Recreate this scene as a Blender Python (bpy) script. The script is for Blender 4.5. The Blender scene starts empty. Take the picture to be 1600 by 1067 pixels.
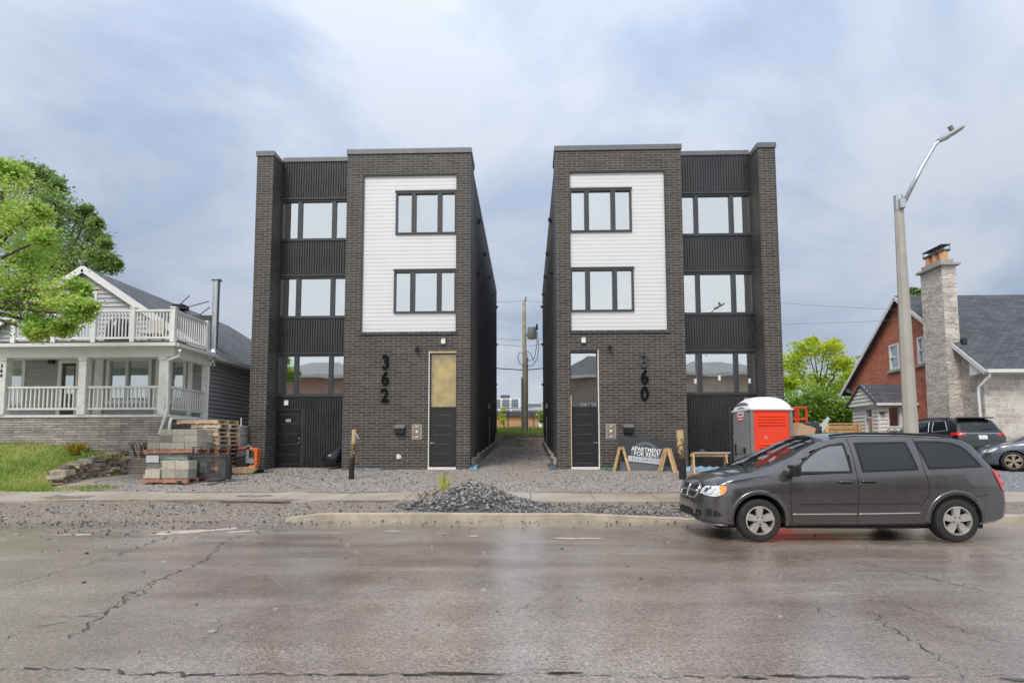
import bpy, bmesh, math, random
import numpy as np
from mathutils import Vector, Matrix
R = math.radians
random.seed(7); rng = np.random.default_rng(7)
scene = bpy.context.scene
COL = scene.collection

# ---------------------------------------------------------------- camera
YAW, PIT, ROLL, SH, H, F = 0.0277, 0.0715, 0.002, 104.3, 1.5, 860.0
cam_d = bpy.data.cameras.new('camera'); cam = bpy.data.objects.new('camera', cam_d); COL.objects.link(cam)
cam_d.sensor_width = 36; cam_d.sensor_fit = 'HORIZONTAL'; cam_d.lens = 36 * F / 1600
cam_d.shift_y = SH / 1600; cam_d.clip_end = 3000; cam_d.clip_start = 0.05
cam.matrix_world = (Matrix.Translation((0, 0, H)) @ Matrix.Rotation(YAW, 4, 'Z') @ Matrix.Rotation(R(90) + PIT, 4, 'X')
                    @ Matrix.Rotation(-ROLL, 4, 'Z'))
scene.camera = cam

# ---------------------------------------------------------------- sky, sun, exposure
SUN_EL, SUN_AZ = R(52), R(205)          # azimuth clockwise from +Y: high, behind the camera, a little to the left
world = bpy.data.worlds.new('World'); scene.world = world; world.use_nodes = True
wt = world.node_tree; wt.nodes.clear()
def wn(t, **k):
    n = wt.nodes.new(t)
    for a, b in k.items(): setattr(n, a, b)
    return n
w_out = wn('ShaderNodeOutputWorld'); w_bg = wn('ShaderNodeBackground'); w_bg.inputs[1].default_value = 0.1
sky = wn('ShaderNodeTexSky', sky_type='NISHITA', sun_disc=False, sun_elevation=SUN_EL, sun_rotation=SUN_AZ)
tc = wn('ShaderNodeTexCoord'); sep = wn('ShaderNodeSeparateXYZ'); wt.links.new(tc.outputs['Generated'], sep.inputs[0])
def wmath(op, a, b=None):
    n = wn('ShaderNodeMath', operation=op)
    for i, v in enumerate((a, b)):
        if v is None: continue
        if isinstance(v, (int, float)): n.inputs[i].default_value = v
        else: wt.links.new(v, n.inputs[i])
    return n.outputs[0]
zz = wmath('ADD', wmath('MAXIMUM', sep.outputs[2], 0.0), 0.30)
cmb = wn('ShaderNodeCombineXYZ')
wt.links.new(wmath('DIVIDE', sep.outputs[0], zz), cmb.inputs[0]); wt.links.new(wmath('DIVIDE', sep.outputs[1], zz), cmb.inputs[1])
cmb.inputs[2].default_value = 8.4
nz = wn('ShaderNodeTexNoise'); nz.inputs['Scale'].default_value = 1.35; nz.inputs['Detail'].default_value = 7; nz.inputs['Roughness'].default_value = .56
nz.inputs['Distortion'].default_value = .5
wt.links.new(cmb.outputs[0], nz.inputs['Vector'])
ramp = wn('ShaderNodeValToRGB'); wt.links.new(nz.outputs[0], ramp.inputs[0])
e = ramp.color_ramp.elements; e[0].position = .40; e[0].color = (.37, .475, .66, 1); e[1].position = .63; e[1].color = (.70, .765, .875, 1)
m_ = e.new(.5); m_.color = (.50, .595, .765, 1)
# the cloud cover thins to a paler band over the horizon and is brightest overhead and towards the hidden sun behind the viewer
hz = wmath('POWER', wmath('SUBTRACT', 1.0, wmath('MINIMUM', wmath('ABSOLUTE', sep.outputs[2]), 1.0)), 9.0)
mixh = wn('ShaderNodeMix', data_type='RGBA'); wt.links.new(wmath('MINIMUM', wmath('MULTIPLY', hz, 1.35), .97), mixh.inputs[0])
wt.links.new(ramp.outputs[0], mixh.inputs[6]); mixh.inputs[7].default_value = (.82, .86, .92, 1)
back = wmath('MAXIMUM', wmath('MULTIPLY', sep.outputs[1], -1.0), 0.0)
gain = wmath('MULTIPLY', wmath('ADD', wmath('ADD', 1.0, wmath('MULTIPLY', back, .85)), wmath('MULTIPLY', wmath('POWER', wmath('MAXIMUM', sep.outputs[2], 0.0), 2.0), 1.7)), 5.15)
white = wn('ShaderNodeMix', data_type='RGBA'); wt.links.new(wmath('MINIMUM', wmath('MULTIPLY', back, 1.3), .7), white.inputs[0])
wt.links.new(mixh.outputs[2], white.inputs[6]); white.inputs[7].default_value = (.76, .78, .79, 1)
vm = wn('ShaderNodeVectorMath', operation='SCALE'); wt.links.new(white.outputs[2], vm.inputs[0]); wt.links.new(gain, vm.inputs['Scale'])
mx = wn('ShaderNodeMix', data_type='RGBA'); mx.inputs[0].default_value = .93
wt.links.new(sky.outputs[0], mx.inputs[6]); wt.links.new(vm.outputs[0], mx.inputs[7])
wt.links.new(mx.outputs[2], w_bg.inputs[0]); wt.links.new(w_bg.outputs[0], w_out.inputs[0])
sd = bpy.data.lights.new('sun', 'SUN'); sd.energy = 1.5; sd.angle = R(18); sd.color = (1, .93, .83)
sun = bpy.data.objects.new('sun', sd); COL.objects.link(sun)
sdir = Vector((math.sin(SUN_AZ) * math.cos(SUN_EL), math.cos(SUN_AZ) * math.cos(SUN_EL), math.sin(SUN_EL)))
sun.rotation_euler = sdir.to_track_quat('Z', 'Y').to_euler(); sun.location = (0, -20, 40)
vs = scene.view_settings; vs.view_transform = 'Standard'; vs.look = 'None'; vs.exposure = 0.54; vs.gamma = 1
try: vs.use_curve_mapping = False
except Exception: pass

# ---------------------------------------------------------------- pixel -> point on a plane of the place (used only to read real sizes)
def ray(px, py):
    uu, vv = px - 800, py - 533.5 - SH
    c, s = math.cos(ROLL), math.sin(ROLL)
    u, v = c * uu - s * vv, s * uu + c * vv
    x, d, z = u / F, 1.0, -v / F
    c, s = math.cos(PIT), math.sin(PIT)
    y2, z2 = c * d - s * z, s * d + c * z
    c, s = math.cos(YAW), math.sin(YAW)
    return Vector((c * x - s * y2, s * x + c * y2, z2))
def U(px, py, Y):
    r = ray(px, py); return Vector((0, 0, H)) + r * (Y / r.y)
def UX(px, py, X):
    r = ray(px, py); return Vector((0, 0, H)) + r * (X / r.x)
def gz(x, y):
    if y < 11.72: return 0.0
    z = .12 + .0736 * (min(y, 20) - 11.75)
    if y > 20: z += .055 * (min(y, 36) - 20)
    if y > 36.3: z = 2.3 + .09 * (min(y, 44) - 36.3)
    return z
def G(px, py):
    r = ray(px, py); y = 1.0
    while y < 80:
        p = Vector((0, 0, H)) + r * (y / r.y)
        if p.z <= gz(p.x, p.y): return p
        y += .02
    return p

# ---------------------------------------------------------------- materials
def nodes_of(name):
    m = bpy.data.materials.new(name); m.use_nodes = True
    t = m.node_tree; return m, t, t.nodes['Principled BSDF']
def N(t, typ, ins=None, **k):
    n = t.nodes.new(typ)
    for a, b in k.items(): setattr(n, a, b)
    for a, b in (ins or {}).items():
        if isinstance(b, bpy.types.NodeSocket): t.links.new(b, n.inputs[a])
        else: n.inputs[a].default_value = b
    return n
def c4(c): return (c[0], c[1], c[2], 1) if len(c) == 3 else c
def rampn(t, fac, stops):
    n = N(t, 'ShaderNodeValToRGB', {0: fac}); e = n.color_ramp.elements
    while len(e) > len(stops): e.remove(e[-1])
    while len(e) < len(stops): e.new(1)
    for q, (p, c) in zip(e, stops): q.position = p; q.color = c4(c)
    return n.outputs[0]
def mixc(t, fac, a, b, bt='MIX'):
    n = N(t, 'ShaderNodeMix', data_type='RGBA', blend_type=bt)
    for i, v in ((0, fac), (6, a), (7, b)):
        if isinstance(v, bpy.types.NodeSocket): t.links.new(v, n.inputs[i])
        else: n.inputs[i].default_value = c4(v) if isinstance(v, tuple) else v
    return n.outputs[2]
def noise(t, vec, scale, detail=4, rough=.55, dist=0):
    return N(t, 'ShaderNodeTexNoise', {'Vector': vec, 'Scale': scale, 'Detail': detail, 'Roughness': rough, 'Distortion': dist}).outputs[0]
def bump(t, b, h, strength=.3, dist=.01):
    n = N(t, 'ShaderNodeBump', {'Strength': strength, 'Distance': dist, 'Height': h}); t.links.new(n.outputs[0], b.inputs['Normal'])
def M(name, col, rough=.6, metal=0, var=.15, vs_=3.0, bmp=0, bs=60, spec=.5, coat=0, emit=0):
    m, t, b = nodes_of(name)
    o = N(t, 'ShaderNodeTexCoord').outputs['Object']
    n1 = noise(t, o, vs_, 5)
    lo = tuple(max(0, c * (1 - var)) for c in col); hi = tuple(min(1, c * (1 + var)) for c in col)
    t.links.new(rampn(t, n1, [(.3, lo), (.7, hi)]), b.inputs['Base Color'])
    b.inputs['Metallic'].default_value = metal; b.inputs['Specular IOR Level'].default_value = spec
    b.inputs['Coat Weight'].default_value = coat; b.inputs['Coat Roughness'].default_value = .04
    t.links.new(N(t, 'ShaderNodeMapRange', {0: noise(t, o, vs_ * 4, 3), 1: .3, 2: .7, 3: max(0.01, rough * .8), 4: min(1, rough * 1.2)}).outputs[0], b.inputs['Roughness'])
    if bmp: bump(t, b, noise(t, o, bs, 3), bmp, .01)
    if emit: b.inputs['Emission Color'].default_value = c4(col); b.inputs['Emission Strength'].default_value = emit
    return m
def vary(mat, amt=.35):
    # each copy of a thing gets its own tone
    t = mat.node_tree; b = t.nodes['Principled BSDF']; l = b.inputs['Base Color'].links[0]; src = l.from_socket; r = N(t, 'ShaderNodeObjectInfo').outputs['Random']
    g = rampn(t, r, [(0, (.5 - amt / 2, .5 - amt / 2, .5 - amt / 2)), (1, (.5 + amt / 2, .5 + amt / 2, .5 + amt / 2.4))]); t.links.new(mixc(t, 1.0, src, g, 'OVERLAY'), b.inputs['Base Color'])
def brick_mat(name, c1, c2, mortar, bw, bh, msize=.008, rough=.75, bstr=.6, stone=0, offs=.5, spec=.4):
    m, t, b = nodes_of(name)
    uv = N(t, 'ShaderNodeTexCoord').outputs['UV']
    if stone >= .5: uv = N(t, 'ShaderNodeVectorMath', {0: uv, 1: N(t, 'ShaderNodeVectorMath', {0: N(t, 'ShaderNodeTexNoise', {'Vector': uv, 'Scale': 1.6, 'Detail': 3}).outputs[1], 'Scale': .22 * stone}, operation='SCALE').outputs[0]}, operation='ADD').outputs[0]
    bt = N(t, 'ShaderNodeTexBrick', {'Vector': uv, 'Color1': c4(c1), 'Color2': c4(c2), 'Mortar': c4(mortar), 'Scale': 1.0, 'Mortar Size': msize,
          'Mortar Smooth': .2, 'Bias': 0, 'Brick Width': bw, 'Row Height': bh}, offset=offs)
    n1 = noise(t, uv, 1.1, 4); n2 = noise(t, uv, 14 if not stone else 9, 6, .65)
    c = mixc(t, .8, bt.outputs[0], rampn(t, n1, [(.3, (.42, .42, .42)), (.7, (.6, .59, .57))]), 'OVERLAY') if not stone else bt.outputs[0]
    c = mixc(t, .55, c, rampn(t, n2, [(.25, (.28, .28, .28)), (.75, (.72, .72, .72))]), 'OVERLAY')
    if stone: c = mixc(t, .6, c, rampn(t, noise(t, uv, 2.6, 3, .6), [(.3, (.34, .30, .27)), (.5, (.5, .5, .5)), (.7, (.70, .68, .65))]), 'OVERLAY')
    t.links.new(c, b.inputs['Base Color']); b.inputs['Roughness'].default_value = rough; b.inputs['Specular IOR Level'].default_value = spec
    h = N(t, 'ShaderNodeMath', {0: N(t, 'ShaderNodeMath', {0: bt.outputs[1], 1: -1.0}, operation='MULTIPLY').outputs[0],
                                1: N(t, 'ShaderNodeMath', {0: n2, 1: .3 + 2.5 * stone}, operation='MULTIPLY').outputs[0]}, operation='ADD').outputs[0]
    bump(t, b, h, bstr, .012 + .03 * stone)
    return m
def glass_mat(name, fac, tint=(.8, .86, .84), rcol=(.95, .97, 1), wob=.02, rough=.0):
    m, t, b = nodes_of(name); t.nodes.remove(b)
    out = [n for n in t.nodes if n.type == 'OUTPUT_MATERIAL'][0]
    o = N(t, 'ShaderNodeTexCoord').outputs['Object']
    tr = N(t, 'ShaderNodeBsdfTransparent', {0: c4(tint)}); gl = N(t, 'ShaderNodeBsdfGlossy', {0: c4(rcol), 1: rough})
    bp = N(t, 'ShaderNodeBump', {'Strength': .12, 'Distance': wob, 'Height': noise(t, o, 1.1, 1)}); t.links.new(bp.outputs[0], gl.inputs['Normal'])
    fr = N(t, 'ShaderNodeLayerWeight', {0: .35}).outputs[0]
    f = N(t, 'ShaderNodeMapRange', {0: fr, 1: 0.0, 2: 1.0, 3: fac, 4: min(1, fac + .5)}).outputs[0]
    mx = N(t, 'ShaderNodeMixShader', {0: f, 1: tr.outputs[0], 2: gl.outputs[0]})
    t.links.new(mx.outputs[0], out.inputs[0]); return m
def leaf_mat(name, stops, trans=.35):
    m, t, b = nodes_of(name); t.nodes.remove(b)
    out = [n for n in t.nodes if n.type == 'OUTPUT_MATERIAL'][0]
    a = N(t, 'ShaderNodeAttribute', attribute_name='tint').outputs['Fac']
    c = rampn(t, a, stops)
    d = N(t, 'ShaderNodeBsdfPrincipled', {'Base Color': c, 'Roughness': .55, 'Specular IOR Level': .3}); tl = N(t, 'ShaderNodeBsdfTranslucent', {0: mixc(t, .5, c, (.5, .7, .05), 'MULTIPLY') if False else c})
    mx = N(t, 'ShaderNodeMixShader', {0: trans, 1: d.outputs[0], 2: tl.outputs[0]}); t.links.new(mx.outputs[0], out.inputs[0]); return m

MT = {}
MT['brick'] = brick_mat('dark brick', (.034, .031, .030), (.068, .061, .058), (.235, .22, .208), .38, .098, .0085, .62, .5)
MT['red_brick'] = brick_mat('red brick', (.60, .20, .125), (.42, .125, .08), (.40, .24, .18), .24, .08, .007, .85, .5)
MT['stone'] = brick_mat('rock faced stone', (.78, .71, .64), (.54, .49, .445), (.70, .66, .61), .46, .21, .012, .9, 1.0, stone=1)
MT['stone2'] = brick_mat('coursed stone', (.66, .61, .555), (.50, .455, .42), (.72, .70, .67), .58, .23, .016, .9, .6, stone=.5)
MT['ledge'] = brick_mat('ledge stone', (.46, .43, .39), (.31, .285, .26), (.14, .13, .12), .75, .085, .010, .9, .9, stone=.3, offs=.37)
MT['black_metal'] = M('black ribbed metal', (.042, .043, .046), .30, .15, .2, 1.2, 0, 60, .6)
MT['side_metal'] = M('black side cladding', (.022, .022, .024), .36, .0, .2, .7, 0, 60, .8)
MT['cap'] = M('grey metal coping', (.15, .155, .165), .4, .3, .12, 1.5)
MT['frame'] = M('black window frame', (.045, .047, .052), .4, 0, .12, 2)
MT['white_panel'] = M('white fluted siding', (.73, .74, .755), .45, 0, .03, 1.5)
MT['white'] = M('white paint', (.74, .74, .73), .5, 0, .06, 3)
MT['worn_white'] = M('weathered white paint', (.68, .68, .66), .6, 0, .14, 6, .2, 40)
MT['plaster'] = M('interior white wall', (.78, .78, .74), .8, 0, .04, 1)
MT['interior_floor'] = M('interior floor', (.35, .27, .2), .5, 0, .15, 2)
MT['door'] = M('black door', (.018, .017, .021), .32, 0, .15, 2)
MT['door_groove'] = M('door groove', (.11, .11, .12), .35, .2, .1, 4)
MT['black'] = M('matte black', (.012, .012, .013), .5, 0, .2, 4)
MT['numeral'] = M('black numeral', (.004, .004, .004), .7, 0, .1, 4, spec=.15)
MT['numeral_grey'] = M('dusty numeral', (.05, .052, .056), .4, 0, .1, 4)
MT['tan_wood'] = M('raw wood trim', (.62, .45, .27), .7, 0, .15, 5)
MT['pale_wood'] = M('pale wood trim', (.78, .74, .68), .6, 0, .08, 5)
MT['osb'] = M('plywood board behind glass', (.80, .55, .13), .6, 0, .3, 3.5)
MT['steel'] = M('galvanised steel', (.52, .54, .56), .32, .85, .12, 6)
MT['grey_plate'] = M('grey plate', (.36, .34, .31), .5, .3, .12, 5)
MT['concrete'] = M('concrete', (.36, .345, .32), .9, 0, .18, 3, .5, 40)
MT['pole_concrete'] = M('pole concrete', (.42, .40, .36), .9, 0, .13, 2, .4, 60)
MT['block'] = M('concrete block', (.40, .37, .32), .92, 0, .16, 7, .6, 70)
MT['block_face'] = M('green grey block', (.27, .285, .26), .9, 0, .14, 5, .6, 60)
MT['blue_sheet'] = M('blue tarp', (.22, .38, .50), .4, 0, .3, 8)
MT['yellow_trim'] = M('yellow trim', (.62, .45, .08), .6, 0, .1, 3)
MT['shingle'] = brick_mat('grey shingles', (.175, .18, .19), (.12, .125, .135), (.07, .07, .075), .32, .15, .01, .9, .5)
MT['shingle_dark'] = brick_mat('charcoal shingles', (.105, .11, .125), (.065, .07, .08), (.035, .035, .04), .34, .17, .012, .9, .5)
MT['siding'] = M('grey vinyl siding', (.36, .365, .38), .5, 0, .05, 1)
MT['siding_white'] = M('pale vinyl siding', (.74, .71, .66), .5, 0, .05, 1)
MT['dark_wood'] = M('weathered dark wood', (.10, .075, .055), .8, 0, .3, 5)
MT['win_glass'] = glass_mat('window glass', .56, rcol=(.96, .96, .95))
MT['clear_glass'] = glass_mat('clear glass', .05, tint=(.95, .95, .92), wob=.03)
MT['house_glass'] = glass_mat('house window glass', .34)
MT['low_glass'] = glass_mat('low window glass', .50, tint=(.9, .93, .9))
MT['curtain_or_backing'] = M('curtain_or_backing', (.55, .56, .53), .9, 0, .2, 8)
MT['dark_room'] = M('dim interior', (.10, .095, .09), .9, 0, .2, 1)  # dark base colour paints in the dimness of rooms behind glass
MT['wood'] = M('lumber', (.52, .34, .17), .7, 0, .22, 9)
MT['pallet_wood'] = M('grey pallet wood', (.52, .41, .34), .85, 0, .3, 6, .4, 50)
MT['pallet_red'] = M('reddish pallet wood', (.40, .20, .14), .85, 0, .3, 5, .4, 50)
MT['pallet_pale'] = M('pale new pallet wood', (.58, .42, .28), .8, 0, .25, 4)
MT['plastic_black'] = M('black plastic', (.018, .018, .019), .35, 0, .2, 5)
MT['bag'] = M('black bag film', (.014, .014, .016), .22, 0, .2, 5, .5, 14)
MT['orange'] = M('orange paint', (.75, .16, .03), .45, 0, .12, 6)
MT['muddy'] = M('muddy steel', (.40, .28, .17), .8, 0, .35, 9, .4, 30)
MT['rust_steel'] = M('worn dark steel', (.085, .08, .08), .6, .3, .4, 7, .3, 40)
MT['drum'] = M('grey green drum', (.21, .225, .205), .6, .2, .25, 5)
MT['red_plastic'] = M('orange red plastic', (.86, .055, .018), .42, 0, .05, 3)
MT['grey_plastic'] = M('grey plastic', (.20, .205, .21), .5, 0, .08, 4)
MT['roof_plastic'] = M('white translucent plastic', (.78, .79, .82), .4, 0, .04, 3)
MT['red_paint'] = M('red paint', (.45, .05, .03), .5, 0, .2, 6)
MT['cardboard'] = M('cardboard', (.60, .42, .26), .85, 0, .12, 5)
MT['board_grey'] = M('pale board', (.52, .56, .56), .6, 0, .08, 4)
MT['fence_wood'] = M('cedar fence', (.62, .36, .16), .8, 0, .22, 4)
MT['bark'] = M('bark', (.10, .075, .055), .95, 0, .35, 8, .8, 30)
MT['sign_board'] = M('charcoal sign board', (.032, .034, .038), .45, 0, .12, 3)
MT['sign_grey'] = M('sign grey band', (.50, .52, .56), .5, 0, .04, 3)
MT['sign_mid'] = M('sign lower grey', (.115, .12, .13), .5, 0, .06, 3)
MT['sign_ring'] = M('sign pale ring', (.11, .125, .145), .5, 0, .06, 3)
MT['rubber'] = M('tyre rubber', (.022, .022, .022), .75, 0, .2, 6, .2, 60)
MT['alloy'] = M('silver alloy', (.56, .54, .51), .35, .55, .08, 6)
MT['alloy_bronze'] = M('warm alloy', (.52, .44, .34), .35, .6, .08, 6)
MT['hub_dark'] = M('dark wheel well', (.02, .02, .02), .8, 0, .2, 4)
MT['van_paint'] = M('charcoal metallic paint', (.115, .110, .114), .27, .75, .05, 2, 0, 60, .5, 1.0)
MT['suv_paint'] = M('black car paint', (.012, .012, .014), .3, .2, .1, 2, 0, 60, .5, 1.0)
MT['sedan_paint'] = M('blue grey car paint', (.12, .135, .165), .33, .5, .05, 2, 0, 60, .5, 1.0)
MT['car_glass'] = glass_mat('car glass', .20, tint=(.58, .66, .62), wob=.002)
MT['tint_glass'] = M('privacy glass', (.012, .015, .015), .06, 0, .25, 1.5, 0, 60, .55)
MT['chrome'] = M('chrome', (.62, .63, .65), .22, 1, .04, 5)
MT['lamp_clear'] = M('headlamp lens', (.74, .75, .76), .12, 0, .12, 12, 0, 60, .8, 1.0)
MT['lamp_amber'] = M('amber lens', (.85, .30, .03), .15, 0, .12, 10, 0, 60, .8, 1.0)
MT['lamp_red'] = M('red lens', (.70, .02, .015), .12, 0, .2, 12, 0, 60, .8, 1.0)
MT['seam'] = M('dark seam', (.008, .008, .009), .6, 0, .1, 4)
MT['seat'] = M('seat cloth', (.05, .05, .052), .9, 0, .1, 6)
MT['terracotta'] = M('terracotta flue', (.70, .36, .20), .8, 0, .12, 6)
MT['plate_white'] = M('licence plate', (.70, .72, .72), .5, 0, .05, 6)
MT['far_white'] = M('pale far wall', (.85, .85, .84), .8, 0, .05, .1)
MT['far_glass'] = M('far window band', (.26, .29, .33), .3, 0, .15, .3)
MT['orange_wall'] = M('orange brown wall', (.50, .27, .14), .85, 0, .08, .5)
MT['dark_roof'] = M('dark flat roof', (.07, .07, .075), .8, 0, .15, .5)
MT['util_wood'] = M('utility pole wood', (.48, .42, .32), .9, 0, .22, 4)
MT['wire'] = M('weathered wire', (.16, .17, .18), .6, 0, .1, 4)
MT['cable'] = M('black cable', (.02, .02, .022), .6, 0, .1, 4)
MT['transformer'] = M('grey transformer', (.28, .32, .33), .5, .1, .08, 4)
MT['brick_house'] = MT['red_brick']
MT['sticker'] = M('white sticker', (.80, .80, .80), .6, 0, .04, 4)
MT['sticker_red'] = M('red sticker', (.65, .04, .05), .6, 0, .04, 4)
MT['dusty'] = M('dusty cloth', (.5, .49, .46), .9, 0, .15, 8)

for k_ in ('block', 'block_face', 'pallet_wood', 'pallet_red', 'wood'): vary(MT[k_])
# charred post: dark below, bare and patchy yellow wood above
def post_mat():
    m, t, b = nodes_of('charred post wood'); g = N(t, 'ShaderNodeTexCoord').outputs['Object']
    z = N(t, 'ShaderNodeSeparateXYZ', {0: g}).outputs[2]
    n = noise(t, g, 7, 4)
    k = N(t, 'ShaderNodeMath', {0: z, 1: N(t, 'ShaderNodeMath', {0: n, 1: 1.7}, operation='MULTIPLY').outputs[0]}, operation='ADD').outputs[0]
    t.links.new(rampn(t, N(t, 'ShaderNodeMapRange', {0: k, 1: 1.2, 2: 2.5}).outputs[0], [(.15, (.016, .016, .017)), (.42, (.10, .07, .04)), (.6, (.50, .36, .16)), (.9, (.58, .45, .25))]), b.inputs['Base Color'])
    b.inputs['Roughness'].default_value = .8; return m
MT['post'] = post_mat()

def gravel_mat(name, lo, mid, hi, scale, tone, bs=.8):
    m, t, b = nodes_of(name); o = N(t, 'ShaderNodeTexCoord').outputs['Object']
    v = N(t, 'ShaderNodeTexVoronoi', {'Vector': o, 'Scale': scale, 'Randomness': 1.0})
    r = N(t, 'ShaderNodeSeparateColor', {0: v.outputs['Color']}).outputs[0]
    c = rampn(t, r, [(.1, lo), (.55, mid), (.95, hi)])
    c = mixc(t, rampn(t, noise(t, o, .55, 5, .6), [(.42, (0, 0, 0)), (.66, (.75, .75, .75))]), c, tone, 'MIX')
    c = mixc(t, .5, c, rampn(t, noise(t, o, scale * 1.7, 3), [(.3, (.3, .3, .3)), (.7, (.7, .7, .7))]), 'OVERLAY')
    t.links.new(c, b.inputs['Base Color']); b.inputs['Roughness'].default_value = .85
    bump(t, b, v.outputs['Distance'], bs, -.03); return m
MT['gravel'] = gravel_mat('grey brown gravel', (.11, .098, .09), (.28, .25, .225), (.55, .51, .47), 26, (.31, .25, .20))
MT['gravel_grey'] = gravel_mat('blue grey gravel', (.09, .092, .10), (.20, .205, .215), (.40, .41, .43), 26, (.22, .20, .185))
MT['verge'] = gravel_mat('dirty brown gravel', (.10, .085, .072), (.22, .19, .16), (.42, .38, .34), 30, (.27, .21, .16))
MT['soil'] = gravel_mat('soil', (.10, .08, .06), (.18, .15, .11), (.30, .26, .21), 9, (.2, .17, .13))
def road_mat():
    m, t, b = nodes_of('wet worn asphalt'); o = N(t, 'ShaderNodeTexCoord').outputs['Object']
    warp = N(t, 'ShaderNodeVectorMath', {0: o, 1: N(t, 'ShaderNodeVectorMath', {0: N(t, 'ShaderNodeTexNoise', {'Vector': o, 'Scale': .9, 'Detail': 4}).outputs[1], 'Scale': 1.1}, operation='SCALE').outputs[0]}, operation='ADD').outputs[0]
    big = noise(t, o, .33, 5, .6, .6)
    st = N(t, 'ShaderNodeMapping', {'Vector': o, 'Scale': (.22, 1.5, 1)}).outputs[0]
    streak = noise(t, st, 1.5, 5, .6)
    c = rampn(t, big, [(.34, (.195, .138, .104)), (.5, (.305, .242, .195)), (.66, (.40, .35, .305))])
    c = mixc(t, .55, c, rampn(t, streak, [(.3, (.36, .34, .33)), (.7, (.62, .62, .62))]), 'OVERLAY')
    sp = N(t, 'ShaderNodeTexVoronoi', {'Vector': o, 'Scale': 70.0})
    c = mixc(t, .9, c, rampn(t, N(t, 'ShaderNodeSeparateColor', {0: sp.outputs['Color']}).outputs[0], [(.0, (.2, .2, .2)), (.3, (.44, .44, .44)), (.75, (.54, .54, .54)), (1, (.84, .82, .79))]), 'OVERLAY')
    ck = N(t, 'ShaderNodeTexVoronoi', {'Vector': warp, 'Scale': .42}, feature='DISTANCE_TO_EDGE').outputs['Distance']
    ckm = rampn(t, ck, [(.0, (1, 1, 1)), (.006, (0, 0, 0))])
    gate = rampn(t, noise(t, o, .5, 3), [(.50, (0, 0, 0)), (.58, (.8, .8, .8))])
    ckm = mixc(t, 1.0, ckm, gate, 'MULTIPLY')
    c = mixc(t, ckm, c, (.07, .065, .06))
    t.links.new(c, b.inputs['Base Color'])
    wet = noise(t, st, .9, 4, .6)
    t.links.new(rampn(t, wet, [(.35, (.23, .23, .23)), (.62, (.44, .44, .44))]), b.inputs['Roughness'])
    b.inputs['Specular IOR Level'].default_value = .8; b.inputs['Coat Weight'].default_value = 1.0; t.links.new(rampn(t, wet, [(.35, (.12, .12, .12)), (.62, (.30, .30, .30))]), b.inputs['Coat Roughness']); b.inputs['Coat IOR'].default_value = 1.75
    h = N(t, 'ShaderNodeMath', {0: N(t, 'ShaderNodeMath', {0: sp.outputs['Distance'], 1: -.5}, operation='MULTIPLY').outputs[0], 1: noise(t, o, 30, 4)}, operation='ADD').outputs[0]
    bump(t, b, h, .6, .014); t.links.new(N(t, 'ShaderNodeBump', {'Strength': .13, 'Distance': .012, 'Height': h}).outputs[0], b.inputs['Coat Normal']); return m
MT['road'] = road_mat()
MT['crack'] = M('crack fill', (.06, .055, .05), .7, 0, .3, 6)
MT['patch'] = M('dry tan patch', (.50, .43, .35), .7, 0, .25, 5, .4, 60)
MT['puddle'] = M('puddle', (.045, .038, .032), .03, 0, .1, 2, 0, 60, .8)
def walk_mat():
    m, t, b = nodes_of('damp concrete pavement'); o = N(t, 'ShaderNodeTexCoord').outputs['Object']
    c = rampn(t, noise(t, o, .45, 5, .6), [(.32, (.24, .195, .15)), (.5, (.36, .30, .235)), (.68, (.46, .41, .35))])
    c = mixc(t, .5, c, rampn(t, noise(t, o, 55, 3), [(.3, (.32, .32, .32)), (.7, (.68, .68, .68))]), 'OVERLAY')
    t.links.new(c, b.inputs['Base Color']); b.inputs['Roughness'].default_value = .55
    bump(t, b, noise(t, o, 40, 3), .3, .01); return m
MT['walk'] = walk_mat()
MT['kerb'] = M('kerb concrete', (.40, .345, .27), .8, 0, .22, 4, .4, 50)
def lawn_mat():
    m, t, b = nodes_of('turf'); o = N(t, 'ShaderNodeTexCoord').outputs['Object']
    c = rampn(t, noise(t, o, .8, 5, .65), [(.3, (.15, .27, .035)), (.5, (.26, .33, .07)), (.68, (.36, .33, .14))])
    c = mixc(t, .6, c, rampn(t, noise(t, o, 30, 4), [(.3, (.25, .25, .25)), (.7, (.75, .75, .75))]), 'OVERLAY')
    t.links.new(c, b.inputs['Base Color']); b.inputs['Roughness'].default_value = .9
    bump(t, b, noise(t, o, 24, 4), .8, .04); return m
MT['lawn'] = lawn_mat()
MT['grass'] = leaf_mat('grass blades', [(0, (.13, .26, .03)), (.5, (.30, .40, .07)), (1, (.58, .52, .24))], .35)
MT['leaf_maple'] = leaf_mat('bright maple leaves', [(0, (.17, .35, .05)), (.45, (.42, .62, .12)), (.85, (.68, .77, .20)), (1, (.62, .52, .20))], .5)
MT['leaf_dark'] = leaf_mat('green leaves', [(0, (.11, .20, .05)), (.5, (.26, .38, .11)), (1, (.44, .54, .20))], .42)
MT['leaf_lime'] = leaf_mat('lime leaves', [(0, (.24, .38, .03)), (.5, (.52, .62, .05)), (1, (.80, .78, .08))], .45)
MT['leaf_hedge'] = leaf_mat('hedge leaves', [(0, (.09, .18, .02)), (.5, (.24, .40, .05)), (1, (.46, .60, .08))], .4)
MT['leaf_red'] = leaf_mat('dark red leaves', [(0, (.10, .02, .03)), (1, (.22, .07, .05))], .3)
MT['leaf_yellow'] = leaf_mat('yellow blossom', [(0, (.30, .28, .03)), (1, (.62, .42, .05))], .3)
MT['dry_stem'] = leaf_mat('dry brown stems', [(0, (.16, .09, .05)), (1, (.32, .20, .11))], .1)

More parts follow.
